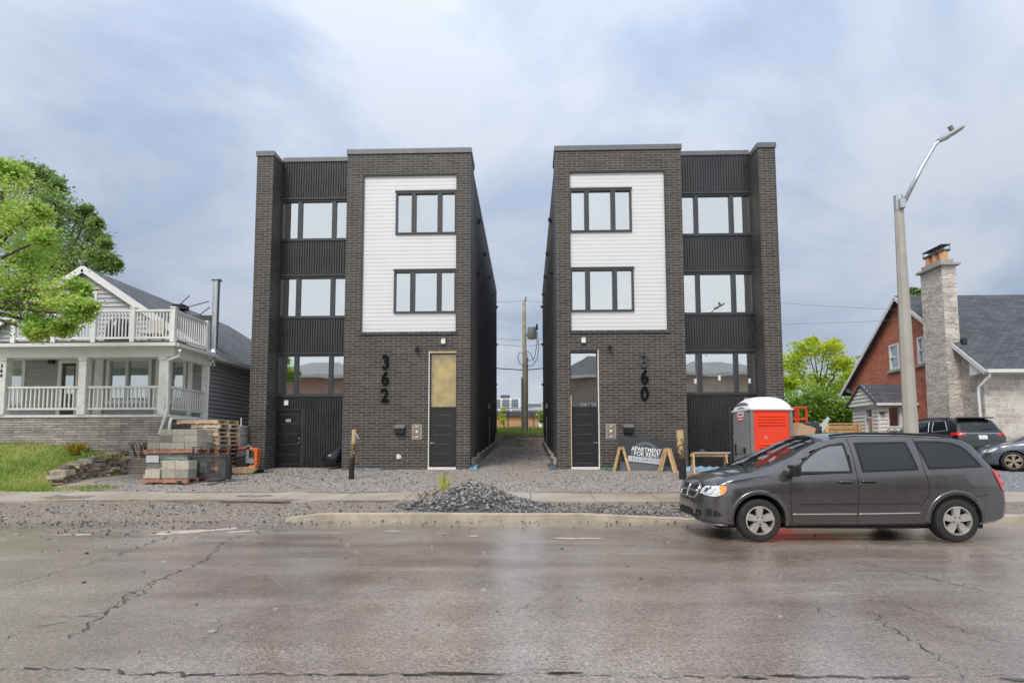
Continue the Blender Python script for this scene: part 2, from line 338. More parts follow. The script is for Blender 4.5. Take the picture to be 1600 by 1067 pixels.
# ---------------------------------------------------------------- mesh helper
class MB:
    def __init__(s): s.v = []; s.f = []; s.m = []
    def add(s, vs, fs, mi=0):
        b = len(s.v); s.v += [tuple(v) for v in vs]
        for f in fs: s.f.append(tuple(b + i for i in f)); s.m.append(mi)
        return s
    def box(s, x0, x1, y0, y1, z0, z1, mi=0, M4=None):
        x0, x1 = min(x0, x1), max(x0, x1); y0, y1 = min(y0, y1), max(y0, y1); z0, z1 = min(z0, z1), max(z0, z1)
        vs = [(x, y, z) for z in (z0, z1) for y in (y0, y1) for x in (x0, x1)]
        if M4 is not None: vs = [M4 @ Vector(v) for v in vs]
        return s.add(vs, [(0, 2, 3, 1), (4, 5, 7, 6), (0, 1, 5, 4), (2, 6, 7, 3), (0, 4, 6, 2), (1, 3, 7, 5)], mi)
    def bar(s, a, b, w, h, mi=0, up=(0, 0, 1)):
        a, b = Vector(a), Vector(b); d = (b - a); L = d.length; d = d.normalized(); up = Vector(up)
        if abs(d.dot(up)) > .98: up = Vector((0, 1, 0))
        r = d.cross(up).normalized(); u = r.cross(d)
        vs = [p + r * (w / 2 * i) + u * (h / 2 * j) for p in (a, b) for i, j in ((-1, -1), (1, -1), (1, 1), (-1, 1))]
        return s.add(vs, [(3, 2, 1, 0), (4, 5, 6, 7), (0, 1, 5, 4), (1, 2, 6, 5), (2, 3, 7, 6), (3, 0, 4, 7)], mi)
    def tube(s, pts, rad, n=10, mi=0, caps=True):
        pts = [Vector(p) for p in pts]
        if isinstance(rad, (int, float)): rad = [rad] * len(pts)
        base = len(s.v); prev = None
        for i, p in enumerate(pts):
            d = (pts[min(i + 1, len(pts) - 1)] - pts[max(i - 1, 0)]).normalized()
            if prev is None:
                a = Vector((0, 0, 1)) if abs(d.z) < .9 else Vector((1, 0, 0)); r = d.cross(a).normalized()
            else: r = (prev - d * prev.dot(d)).normalized()
            prev = r; u = d.cross(r)
            for k in range(n):
                t = 2 * math.pi * k / n; s.v.append(tuple(p + (r * math.cos(t) + u * math.sin(t)) * rad[i]))
        for i in range(len(pts) - 1):
            for k in range(n):
                a = base + i * n + k; b = base + i * n + (k + 1) % n
                s.f.append((a, b, b + n, a + n)); s.m.append(mi)
        if caps:
            s.f.append(tuple(base + k for k in reversed(range(n)))); s.m.append(mi)
            s.f.append(tuple(base + (len(pts) - 1) * n + k for k in range(n))); s.m.append(mi)
        return s
    def prism(s, poly, axis, a0, a1, mi=0):
        # poly: 2-D outline in the two other axes (order x,y,z without axis), extruded along axis
        n = len(poly)
        def mk(p, a):
            q = list(p); q.insert(axis, a); return tuple(q)
        vs = [mk(p, a0) for p in poly] + [mk(p, a1) for p in poly]
        fs = [tuple(range(n)), tuple(range(2 * n - 1, n - 1, -1))] + [(i, i + n, (i + 1) % n + n, (i + 1) % n) for i in range(n)]
        return s.add(vs, fs, mi)
    def wall(s, x0, x1, z0, z1, holes, y0, y1, mi=0, axis='y'):
        # a wall of thickness y0..y1 with rectangular holes (x0,x1,z0,z1)
        x0, x1 = min(x0, x1), max(x0, x1)
        hs = [(min(a, b), max(a, b), c, d) for a, b, c, d in holes]
        xs = sorted({x0, x1, *[min(max(v, x0), x1) for h in hs for v in h[:2]]}); zs = sorted({z0, z1, *[min(max(v, z0), z1) for h in hs for v in h[2:]]})
        for i in range(len(xs) - 1):
            run = None
            for j in range(len(zs) - 1):
                cx, cz = (xs[i] + xs[i + 1]) / 2, (zs[j] + zs[j + 1]) / 2
                solid = not any(h[0] < cx < h[1] and h[2] < cz < h[3] for h in hs)
                if solid: run = [zs[j], zs[j + 1]] if run is None else [run[0], zs[j + 1]]
                if (not solid or j == len(zs) - 2) and run:
                    if axis == 'y': s.box(xs[i], xs[i + 1], y0, y1, run[0], run[1], mi)
                    else: s.box(y0, y1, xs[i], xs[i + 1], run[0], run[1], mi)
                    run = None
        return s
    def build(s, name, mat, parent=None, smooth=False, bevel=0, world=True, origin=None):
        root = parent
        while root is not None and root.parent is not None: root = root.parent
        off = Vector((0, 0, 0))
        if parent is not None and world: off = Vector(root.location)
        v = np.array(s.v, dtype=float).reshape(-1, 3)
        if parent is None and origin is None:
            origin = ((v[:, 0].min() + v[:, 0].max()) / 2, (v[:, 1].min() + v[:, 1].max()) / 2, v[:, 2].min())
        if parent is None: off = Vector(origin)
        me = bpy.data.meshes.new(name); me.from_pydata([tuple(p - np.array(off)) for p in v], [], s.f)
        for m in (mat if isinstance(mat, (list, tuple)) else [mat]): me.materials.append(m)
        me.polygons.foreach_set('material_index', s.m)
        if bevel:
            bm = bmesh.new(); bm.from_mesh(me)
            es = [e for e in bm.edges if len(e.link_faces) == 2 and e.calc_face_angle(0) > .5]
            bmesh.ops.bevel(bm, geom=es, offset=bevel, segments=2, profile=.6, affect='EDGES'); bm.to_mesh(me); bm.free()
        uv = me.uv_layers.new(name='UVMap').data
        for p in me.polygons:
            n = p.normal; ax = max(range(3), key=lambda i: abs(n[i]))
            for li in p.loop_indices:
                c = me.vertices[me.loops[li].vertex_index].co + off
                if ax == 0: w = (c.y, c.z)
                elif ax == 1: w = (c.x, c.z)
                else: w = (c.x, c.y)
                if abs(n.z) > .25 and abs(n.z) < .97:      # roof slopes: run along the eave, measure up the slope
                    hor = Vector((-n.y, n.x, 0)).normalized(); upv = n.cross(hor); w = (c.dot(hor), c.dot(upv))
                uv[li].uv = w
        if smooth:
            for p in me.polygons: p.use_smooth = True
            if smooth is not True:
                try: me.set_sharp_from_angle(angle=smooth)
                except Exception: pass
        o = bpy.data.objects.new(name, me); COL.objects.link(o)
        if parent is not None: o.parent = parent
        else: o.location = off
        return o
def tag(o, label=None, cat=None, group=None, kind=None):
    if label: o['label'] = label
    if cat: o['category'] = cat
    if group: o['group'] = group
    if kind: o['kind'] = kind
    return o
def empty(name, loc, label, cat, group=None, rz=0):
    o = bpy.data.objects.new(name, None); COL.objects.link(o); o.location = loc; o.rotation_euler = (0, 0, rz); o.empty_display_size = .2
    return tag(o, label, cat, group)
def structure(name, mb, mat, **k):
    return tag(mb.build(name, mat, origin=(0, 0, 0), **k), kind='structure')
def kids(o): return [c for c in bpy.data.objects if c.parent == o]
def copy_tree(o, parent=None):
    c = o.copy(); COL.objects.link(c); c.parent = parent
    for ch in kids(o): copy_tree(ch, c)
    return c
def text_mb(s, size, depth, at, mi=0, bold=0.0, sx=1.0, rot=0.0, mb=None, tilt=0.0, shear=0.0):
    # lettering standing in the xz plane, facing -y, centred on `at`
    cu = bpy.data.curves.new('lettering', 'FONT'); cu.body = s; cu.size = size; cu.extrude = depth / 2; cu.offset = bold
    cu.align_x = 'CENTER'; cu.align_y = 'CENTER'; cu.resolution_u = 3
    ob = bpy.data.objects.new('lettering', cu); me = bpy.data.meshes.new_from_object(ob)
    M4 = Matrix.Translation(at) @ Matrix.Rotation(tilt, 4, 'X') @ Matrix.Rotation(rot, 4, 'Y') @ Matrix.Rotation(R(90), 4, 'X') @ Matrix.Diagonal((sx, 1, 1, 1))
    mb = mb or MB(); mb.add([M4 @ v.co for v in me.vertices], [tuple(p.vertices) for p in me.polygons], mi)
    bpy.data.objects.remove(ob); bpy.data.curves.remove(cu); bpy.data.meshes.remove(me); return mb
def corr(mb, x0, x1, z0, z1, y, step=.1, rib=.036, dep=.03, axis='y', sign=-1, mi=0):
    # ribbed sheet in the xz plane at y (ribs stand out by dep towards sign), or in the yz plane when axis is 'x'
    x0, x1 = min(x0, x1), max(x0, x1); n = max(1, round((x1 - x0) / step)); st = (x1 - x0) / n; pr = []
    for i in range(n):
        a = x0 + i * st
        pr += [(a, 0), (a + st - rib - .012, 0), (a + st - rib, dep), (a + st - .012, dep)]
    pr.append((x1, 0))
    def P(a, d, z): return (a, y + sign * d, z) if axis == 'y' else (y + sign * d, a, z)
    vs = [P(a, d, z) for z in (z0, z1) for a, d in pr]; k = len(pr)
    fl = (axis == 'y') == (sign < 0)
    fs = [(i, i + 1, i + 1 + k, i + k) if fl else (i + k, i + 1 + k, i + 1, i) for i in range(k - 1)]
    mb.add(vs, fs, mi)
    e = [P(x0, -.04, z0), P(x1, -.04, z0), P(x1, -.04, z1), P(x0, -.04, z1)]; mb.add(e, [(0, 1, 2, 3)], mi); return mb
def lap(mb, span, z0, z1, y, step=.13, axis='y', sign=-1, holes=(), dep=.022, mi=0):
    # clapboards: span(z) -> (u0,u1); each board leans out at its foot
    z = z0
    while z < z1 - .01:
        zt = min(z + step, z1); u0, u1 = span((z + zt) / 2); cuts = [(u0, u1)]
        for a, b, c, d in holes:
            if c < (z + zt) / 2 < d:
                nc = []
                for p, q in cuts:
                    if b <= p or a >= q: nc.append((p, q))
                    else:
                        if p < a: nc.append((p, a))
                        if b < q: nc.append((b, q))
                cuts = nc
        for p, q in cuts:
            if q - p < .02: continue
            def P(u, d_, z_): return (u, y + sign * d_, z_) if axis == 'y' else (y + sign * d_, u, z_)
            vs = [P(p, -.02, z), P(q, -.02, z), P(q, -.02, zt), P(p, -.02, zt), P(p, dep, z), P(q, dep, z), P(q, .004, zt), P(p, .004, zt)]
            mb.add(vs, [(0, 1, 2, 3), (4, 7, 6, 5), (0, 4, 5, 1), (3, 2, 6, 7), (0, 3, 7, 4), (1, 5, 6, 2)], mi)
        z = zt
    return mb
def window(parent, x0, x1, z0, z1, y, fr=.07, mull=(), glass='win_glass', frame='frame', dep=.09, out=.03, axis='y', sign=-1, hbar=None, glass_back=.05, sticker=None, name='window', curtain_or_backing=None):
    x0, x1 = min(x0, x1), max(x0, x1)
    f = MB()
    def B(mb, a, b, c, d, p, q, mi=0):
        if axis == 'y': mb.box(a, b, y + sign * p, y - sign * q, c, d, mi)
        else: mb.box(y + sign * p, y - sign * q, a, b, c, d, mi)
    B(f, x0, x0 + fr, z0, z1, out, dep); B(f, x1 - fr, x1, z0, z1, out, dep); B(f, x0 + fr, x1 - fr, z1 - fr, z1, out, dep); B(f, x0 + fr, x1 - fr, z0, z0 + fr, out, dep)
    edges = [x0 + fr]
    for a, b in mull: B(f, a, b, z0 + fr, z1 - fr, out - .004, dep); edges += [a, b]
    edges.append(x1 - fr)
    if hbar: B(f, x0 + fr, x1 - fr, hbar - fr * .4, hbar + fr * .4, out - .01, dep)
    fo = f.build(name, MT[frame], parent)
    for i in range(0, len(edges), 2):
        g = MB(); B(g, edges[i], edges[i + 1], z0 + fr, z1 - fr, -glass_back, glass_back + .006); g.build('pane', MT[glass], fo)
        if curtain_or_backing:
            c = MB(); B(c, edges[i], edges[i + 1], z0 + fr, z1 - fr, -glass_back - .10, glass_back + .12); c.build('curtain_or_backing', MT[curtain_or_backing], fo)  # curtain, or a sheet whose dark colour stands in for room shade
    if sticker:
        s = MB()
        for a, b, c, d in sticker: B(s, a, b, c, d, -glass_back + .004, glass_back - .001)
        s.build('sticker', MT['sticker'], fo)
    return fo

# ================================================================ THE GROUND
def kerbh(x): return float(np.interp(x, [-5.2, -4.4, 1.2, 3.4, 7.6, 8.4], [.010, .13, .13, .03, .03, .11]))
def gz(x, y):
    if y < 11.72: return 0.0
    z = .12 + .0736 * (min(y, 20) - 11.75)
    if y < 12.9: z -= (.12 - kerbh(x) + .012) * max(0, 1 - (y - 11.75) / 1.1)
    if y > 20: z += .055 * (min(y, 36) - 20)
    if y > 36.3: z = 2.3 + .09 * (min(y, 44) - 36.3)
    return z
def lawn_edge(y): return float(np.interp(y, [14.3, 15.6, 17.2, 19.3, 25], [-12.6, -13.75, -14.25, -13.2, -13.0]))
def sm(t): t = max(0, min(1, t)); return t * t * (3 - 2 * t)
def lawn_z(x, y):
    k0 = .50 + .20 * sm((y - 17) / 2); k = k0 + (1 - k0) * sm((lawn_edge(y) - x) / 3.2)
    return gz(x, y) + .03 + 1.06 * sm((y - 14.5) / 4.1) * k
def sheet(name, xs, ys, zf, mat, cut=None, smooth=True):
    mb = MB(); idx = {}
    for j, y in enumerate(ys):
        for i, x in enumerate(xs):
            idx[i, j] = len(mb.v); mb.v.append((float(x), float(y), zf(float(x), float(y))))
    for j in range(len(ys) - 1):
        for i in range(len(xs) - 1):
            if cut and cut((xs[i] + xs[i + 1]) / 2, (ys[j] + ys[j + 1]) / 2): continue
            mb.f.append((idx[i, j], idx[i + 1, j], idx[i + 1, j + 1], idx[i, j + 1])); mb.m.append(0)
    return structure(name, mb, mat, smooth=smooth)
A = np.arange
xs0 = np.unique(np.concatenate([[-600, -250, -120, -70, -45], A(-36, 36.1, 1.0), A(-7, 9.1, .4), [45, 70, 120, 250, 600]]))
ys0 = np.unique(np.concatenate([[-300, -120, -60, -30, -15, -8, -3.2, 11.6, 11.74], A(11.9, 13.1, .2), A(13.5, 20.1, .5), A(21, 36, 1.0), [36, 36.32, 37, 38, 40, 42, 44, 50, 80, 150, 400, 1200]]))
sheet('ground', xs0, ys0, lambda x, y: gz(x, y) - .05, MT['soil'])
sheet('road', np.concatenate([[-400, -120], A(-60, 60.1, 3), [120, 400]]), A(-3.0, 11.66, .5).tolist() + [11.66], lambda x, y: 0.002 + .03 * (1 - ((y - 4.3) / 7.4) ** 2) - .03, MT['road'])
wob = lambda x, y, a=.02: a * (math.sin(3.1 * x + 1.7 * y) + math.sin(1.3 * x - 2.9 * y + 1) + math.sin(5.3 * x + 4.1 * y)) / 2
yv = np.concatenate([[11.60, 11.69, 11.76], A(11.9, 13.05, .15)])
sheet('gravel_verge', A(-45, 45.1, .4), yv, lambda x, y: (-.045 if y < 11.65 else gz(x, y) - .012) + (wob(x, y, .012) if y > 11.8 else 0), MT['verge'])
mb = MB()
xx = np.concatenate([[-60, -40, -20, -10], A(-6, 9.1, .3), [12, 20, 40, 60]])
xx = xx[xx > -5.3]
for a, b in zip(xx[:-1], xx[1:]):
    h0, h1 = kerbh(a), kerbh(b); w0 = .006 * math.sin(a * 3.7); w1 = .006 * math.sin(b * 3.7)
    v = [(a, 11.585 + w0, -.05), (b, 11.585 + w1, -.05), (b, 11.60 + w1, h1 - .015), (a, 11.60 + w0, h0 - .015), (b, 11.625 + w1, h1), (a, 11.625 + w0, h0), (b, 11.78, h1), (a, 11.78, h0), (b, 11.79, -.05), (a, 11.79, -.05)]
    mb.add(v, [(0, 1, 2, 3), (3, 2, 4, 5), (5, 4, 6, 7), (7, 6, 8, 9)])
structure('kerb_strip', mb, MT['kerb'], smooth=.6)
# pavement laid as bays with open joints
mb = MB(); x = -44.0
while x < 44:
    w = 1.52
    v = []
    for (xa, ya) in ((x, 13.05), (x + w, 13.05), (x + w, 14.5), (x, 14.5)): v.append((xa, ya, gz(xa, ya) + .03))
    v2 = [(a + (.008 if a == x else -.008), b, c) for a, b, c in v]
    lo = [(a, b, c - .08) for a, b, c in v2]
    mb.add(v2 + lo, [(0, 1, 2, 3), (0, 4, 5, 1), (1, 5, 6, 2), (2, 6, 7, 3), (3, 7, 4, 0)]); x += w
structure('pavement', mb, MT['walk'])
sheet('gravel_lot', A(-14.4, 11.8, .35), np.concatenate([A(14.5, 20.2, .35), A(20.5, 36.3, .7), [36.3]]), lambda x, y: gz(x, y) - .004 + wob(x, y, .012) * min(1, (y - 14.5) * 2), MT['gravel'],
      cut=lambda x, y: x < lawn_edge(y) - .4)
sheet('driveway', A(11.5, 45.1, .7), A(14.5, 37, .7), lambda x, y: gz(x, y) + .004 + .01 * (y > 15), MT['gravel_grey'])
sheet('lawn', A(-46, -11.9, .3), A(14.46, 36, .3), lambda x, y: lawn_z(x, y) - max(0, x - lawn_edge(y)) * 3.0, MT['lawn'], cut=lambda x, y: x > lawn_edge(y) + .25)
sheet('dirt_path', A(-14.6, -11.0, .2), A(14.5, 19.6, .25), lambda x, y: gz(x, y) + .035 - .05 * abs((x - lawn_edge(y) - .45) / .5) ** 3 * (1 if abs(x - lawn_edge(y) - .45) > .3 else 0), MT['walk'],
      cut=lambda x, y: not (-.1 < x - lawn_edge(y) < .95))
sheet('back_grass', A(-60, 60.1, 2), np.concatenate([[36.42], A(37, 46, 1), [50, 56]]), lambda x, y: gz(x, y) + .02, MT['lawn'])
sheet('lawn', A(13.5, 17.5, .4), A(20.3, 22.2, .3), lambda x, y: gz(x, y) + .045, MT['lawn'])
# far side of the street, behind the viewer
sheet('pavement', A(-60, 60.1, 4), np.array([-4.6, -3.0]), lambda x, y: .10, MT['walk'])
sheet('lawn', A(-60, 60.1, 4), np.array([-60, -30, -12, -4.6]), lambda x, y: .10, MT['lawn'])

# cracks, dry patches and puddles on the road
def ribbon(pts, w, z, seed, jit=.032, step=.05):
    r = random.Random(seed); out = []; mb = MB()
    P = [Vector((p[0], p[1], 0)) for p in pts]
    for a, b in zip(P[:-1], P[1:]):
        n = max(2, int((b - a).length / step))
        for i in range(n): out.append(a.lerp(b, i / n) + Vector((r.gauss(0, jit), r.gauss(0, jit * .55), 0)))
    out.append(P[-1]); k = len(out); vs = []
    for i, p in enumerate(out):
        d = (out[min(i + 1, k - 1)] - out[max(i - 1, 0)]).normalized(); nrm = Vector((-d.y, d.x, 0)); ww = .7 * w * (.12 + r.random() ** 1.6 * 1.7) * (.3 + .7 * math.sin(math.pi * (i + .5) / k) ** .4)
        for sg in (1, -1): q = p + nrm * ww * sg / 2; vs.append((q.x, q.y, z + .03 * (1 - ((q.y - 4.3) / 7.4) ** 2) - .03))
    mb.add(vs, [(2 * i, 2 * i + 1, 2 * i + 3, 2 * i + 2) for i in range(k - 1)]); return mb
mb = MB()
def road_pt(px, py):
    r = ray(px, py); t = -H / r.z; return (r.x * t, r.y * t)
for i, (pl, w) in enumerate([
        ([(0, 1044), (160, 1045), (200, 1052), (300, 1055), (440, 1052), (600, 1054), (760, 1053)], .03), ([(760, 1053), (900, 1056), (1050, 1058), (1200, 1056), (1400, 1058), (1590, 1055)], .012),
        ([(0, 997), (80, 975), (170, 955), (225, 915), (320, 875), (350, 845), (420, 820)], .020), ([(105, 998), (160, 965), (180, 950), (215, 930)], .02), ([(215, 932), (250, 905), (280, 900)], .02), ([(100, 962), (170, 964), (260, 962)], .010),
        ([(0, 920), (80, 896), (180, 868), (250, 842), (320, 812)], .02),
        ([(1355, 953), (1400, 985), (1440, 1010), (1480, 1032), (1510, 1050)], .014), ([(1290, 870), (1400, 890), (1500, 915), (1600, 935)], .018), ([(1260, 945), (1310, 965)], .01), ([(1380, 930), (1480, 975), (1600, 1015)], .010),
        ([(1450, 880), (1530, 884), (1600, 882)], .010), ([(820, 905), (860, 925), (800, 960)], .008), ([(1150, 868), (1230, 878), (1290, 872)], .010)]):
    m2 = ribbon([road_pt(*p) for p in pl], w, .0065, i); mb.add(m2.v, m2.f)
structure('road_cracks', mb, MT['crack'])
def splotch(mb, px, py, wx, wy, seed, skew=0, z=.006):
    r = random.Random(seed); cx, cy = road_pt(px, py); n = 26; vs = [(cx, cy, z + .03 * (1 - ((cy - 4.3) / 7.4) ** 2) - .03)]; ph = [r.random() * 6 for _ in range(4)]
    for k in range(n):
        t = 2 * math.pi * k / n; rr = 1 + .28 * math.sin(2 * t + ph[0]) + .2 * math.sin(3 * t + ph[1]) + .15 * math.sin(7 * t + ph[2]) + r.gauss(0, .07)
        q = (cx + wx * rr * math.cos(t) + skew * wy * rr * math.sin(t), cy + wy * rr * math.sin(t)); vs.append((q[0], q[1], z + .03 * (1 - ((q[1] - 4.3) / 7.4) ** 2) - .03))
    mb.add(vs, [(0, 1 + k, 1 + (k + 1) % n) for k in range(n)])
mb = MB()
for i, a in enumerate([(300, 829, .30, .50, 1, .8), (376, 829, .20, .16, 2, .4), (118, 834, .28, .10, 3, .6), (900, 840, .30, .10, 4, 0), (612, 828, .16, .06, 5, 0), (738, 836, .12, .05, 6, 0), (690, 832, .07, .03, 7, 0)]): splotch(mb, *a[:5], skew=a[5])
structure('dry_road_patches', mb, MT['patch'])
mb = MB()
for i, a in enumerate([(725, 1053, .24, .018), (560, 1054, .16, .012), (880, 1052, .10, .02), (1240, 1057, .14, .02), (1315, 1057, .11, .018), (1172, 1059, .10, .02), (1395, 1059, .10, .016), (1590, 1062, .1, .02), (650, 1055, .12, .01)]): splotch(mb, a[0], a[1], a[2], a[3], 30 + i, z=.0075)
structure('puddles', mb, MT['puddle'])
def stain(mb, x, y, wx, wy, seed, dz):
    r = random.Random(seed); n = 30; ph = [r.random() * 6 for _ in range(4)]; vs = [(x, y, gz(x, y) + dz)]
    for k in range(n):
        t = 2 * math.pi * k / n; rr = 1 + .3 * math.sin(2 * t + ph[0]) + .22 * math.sin(3 * t + ph[1]) + .16 * math.sin(7 * t + ph[2]) + r.gauss(0, .09); q = (x + wx * rr * math.cos(t), y + wy * rr * math.sin(t)); vs.append((q[0], q[1], gz(*q) + dz))
    mb.add(vs, [(0, 1 + k, 1 + (k + 1) % n) for k in range(n)])
mb = MB()
for i, (x, y, wx, wy) in enumerate([(-6.6, 13.15, 1.5, .12), (-3.6, 13.12, 1.0, .10), (-4.6, 14.42, 1.3, .10), (-9.5, 13.14, 1.6, .13), (-8.2, 14.4, 1.2, .09), (1.2, 14.42, 1.0, .09), (3.4, 14.4, 1.1, .08), (-11.6, 13.6, .5, .3), (-6.9, 13.8, .35, .2)]): stain(mb, x, y, wx, wy, i, .036)
structure('mud_stains', mb, MT['verge'])

# ---------------------------------------------------------------- stones
ICO = None
def stones(mb, pts, s0, s1, flat=.7, mis=1):
    t = (1 + 5 ** .5) / 2
    base = [(-1, t, 0), (1, t, 0), (-1, -t, 0), (1, -t, 0), (0, -1, t), (0, 1, t), (0, -1, -t), (0, 1, -t), (t, 0, -1), (t, 0, 1), (-t, 0, -1), (-t, 0, 1)]
    fs = [(0, 11, 5), (0, 5, 1), (0, 1, 7), (0, 7, 10), (0, 10, 11), (1, 5, 9), (5, 11, 4), (11, 10, 2), (10, 7, 6), (7, 1, 8), (3, 9, 4), (3, 4, 2), (3, 2, 6), (3, 6, 8), (3, 8, 9), (4, 9, 5), (2, 4, 11), (6, 2, 10), (8, 6, 7), (9, 8, 1)]
    B = np.array(base) / 1.9
    for p in pts:
        s = s0 + (s1 - s0) * random.random() ** 2.2
        q = B * (1 + rng.normal(0, .2, (12, 1))) * np.array([1, .6 + random.random() * .5, flat]) * s
        a = random.random() * 6.28; ca, sa = math.cos(a), math.sin(a); b_ = random.gauss(0, .5); cb, sb = math.cos(b_), math.sin(b_)
        Rm = np.array([[ca, -sa, 0], [sa, ca, 0], [0, 0, 1]]) @ np.array([[1, 0, 0], [0, cb, -sb], [0, sb, cb]])
        mb.add((q @ Rm.T + np.array(p)).tolist(), fs, random.randrange(mis))
MT['rock_a'] = M('grey crushed stone', (.185, .178, .17), .8, 0, .2, 30); MT['rock_b'] = M('dark crushed stone', (.082, .079, .076), .75, 0, .2, 30); MT['rock_c'] = M('pale crushed stone', (.32, .30, .28), .85, 0, .15, 30)
ROCK = [MT['rock_a'], MT['rock_b'], MT['rock_c']]
mb = MB(); pts = []
def sc(n, fx, fy, dz=.0):
    for _ in range(n):
        x, y = fx(), fy(); pts.append((x, y, (gz(x, y) if y > 11.8 else 0.0) + dz))
u = random.uniform
sc(1500, lambda: u(-1.2, 3.4), lambda: 11.85 + abs(random.gauss(0, .45)), .012)
sc(700, lambda: u(-13, 9), lambda: u(11.85, 13.0), .002)
sc(2200, lambda: u(-12, 8), lambda: u(14.5, 19.9), .002)
sc(500, lambda: u(-11.5, -6.5), lambda: u(16, 19.9), .006)
sc(1100, lambda: u(-1.7, .7), lambda: u(20.2, 34), .004)
sc(420, lambda: u(-12, -4.5), lambda: 11.5 - abs(random.gauss(0, 1.5)), -.012)
sc(240, lambda: u(-16, 4), lambda: 11.5 - abs(random.gauss(0, .5)), .0)
sc(130, lambda: u(-9, 7), lambda: u(4, 11), -.002)
stones(mb, pts, .012, .036, .7, 3)
tag(mb.build('loose_gravel', ROCK, origin=(0, 0, 0)), 'loose crushed stone scattered over verge, lot and road edge', 'gravel', kind='stuff')

# heap of crushed stone between kerb and pavement
HP = Vector((-1.22, 12.72, .0)); 
def heap(x, y):
    dx, dy = (x - HP.x), (y - HP.y)
    r1 = math.hypot(dx / (1.30 if dx < 0 else 1.15), dy / .95)
    h = .40 * max(0, 1 - r1) ** 1.0 + .14 * max(0, 1 - math.hypot(dx / 1.9, dy / .95)) ** .8
    return h + (.03 * math.sin(7 * x) * math.sin(6 * y + 1) if h > .02 else 0)
mb = MB(); n = 34
g = [[None] * n for _ in range(n)]
for i in range(n):
    for j in range(n):
        x, y = HP.x - 2 + 4 * i / (n - 1), HP.y - 1.0 + 2.0 * j / (n - 1); h = heap(x, y); g[i][j] = len(mb.v); mb.v.append((x, y, gz(x, y) + h - (.09 if h <= .005 else .02)))
for i in range(n - 1):
    for j in range(n - 1): mb.f.append((g[i][j], g[i + 1][j], g[i + 1][j + 1], g[i][j + 1])); mb.m.append(1)
pts = []
while len(pts) < 3400:
    x, y = random.gauss(HP.x, .75), random.gauss(HP.y, .42); h = heap(x, y)
    if h > .015 and y > 11.83: pts.append((x, y, gz(x, y) + h + .005))
stones(mb, pts, .012, .055, .72, 3)
tag(mb.build('gravel_pile', ROCK), 'heap of dark crushed stone spilling over the pavement beside the kerb', 'gravel pile')

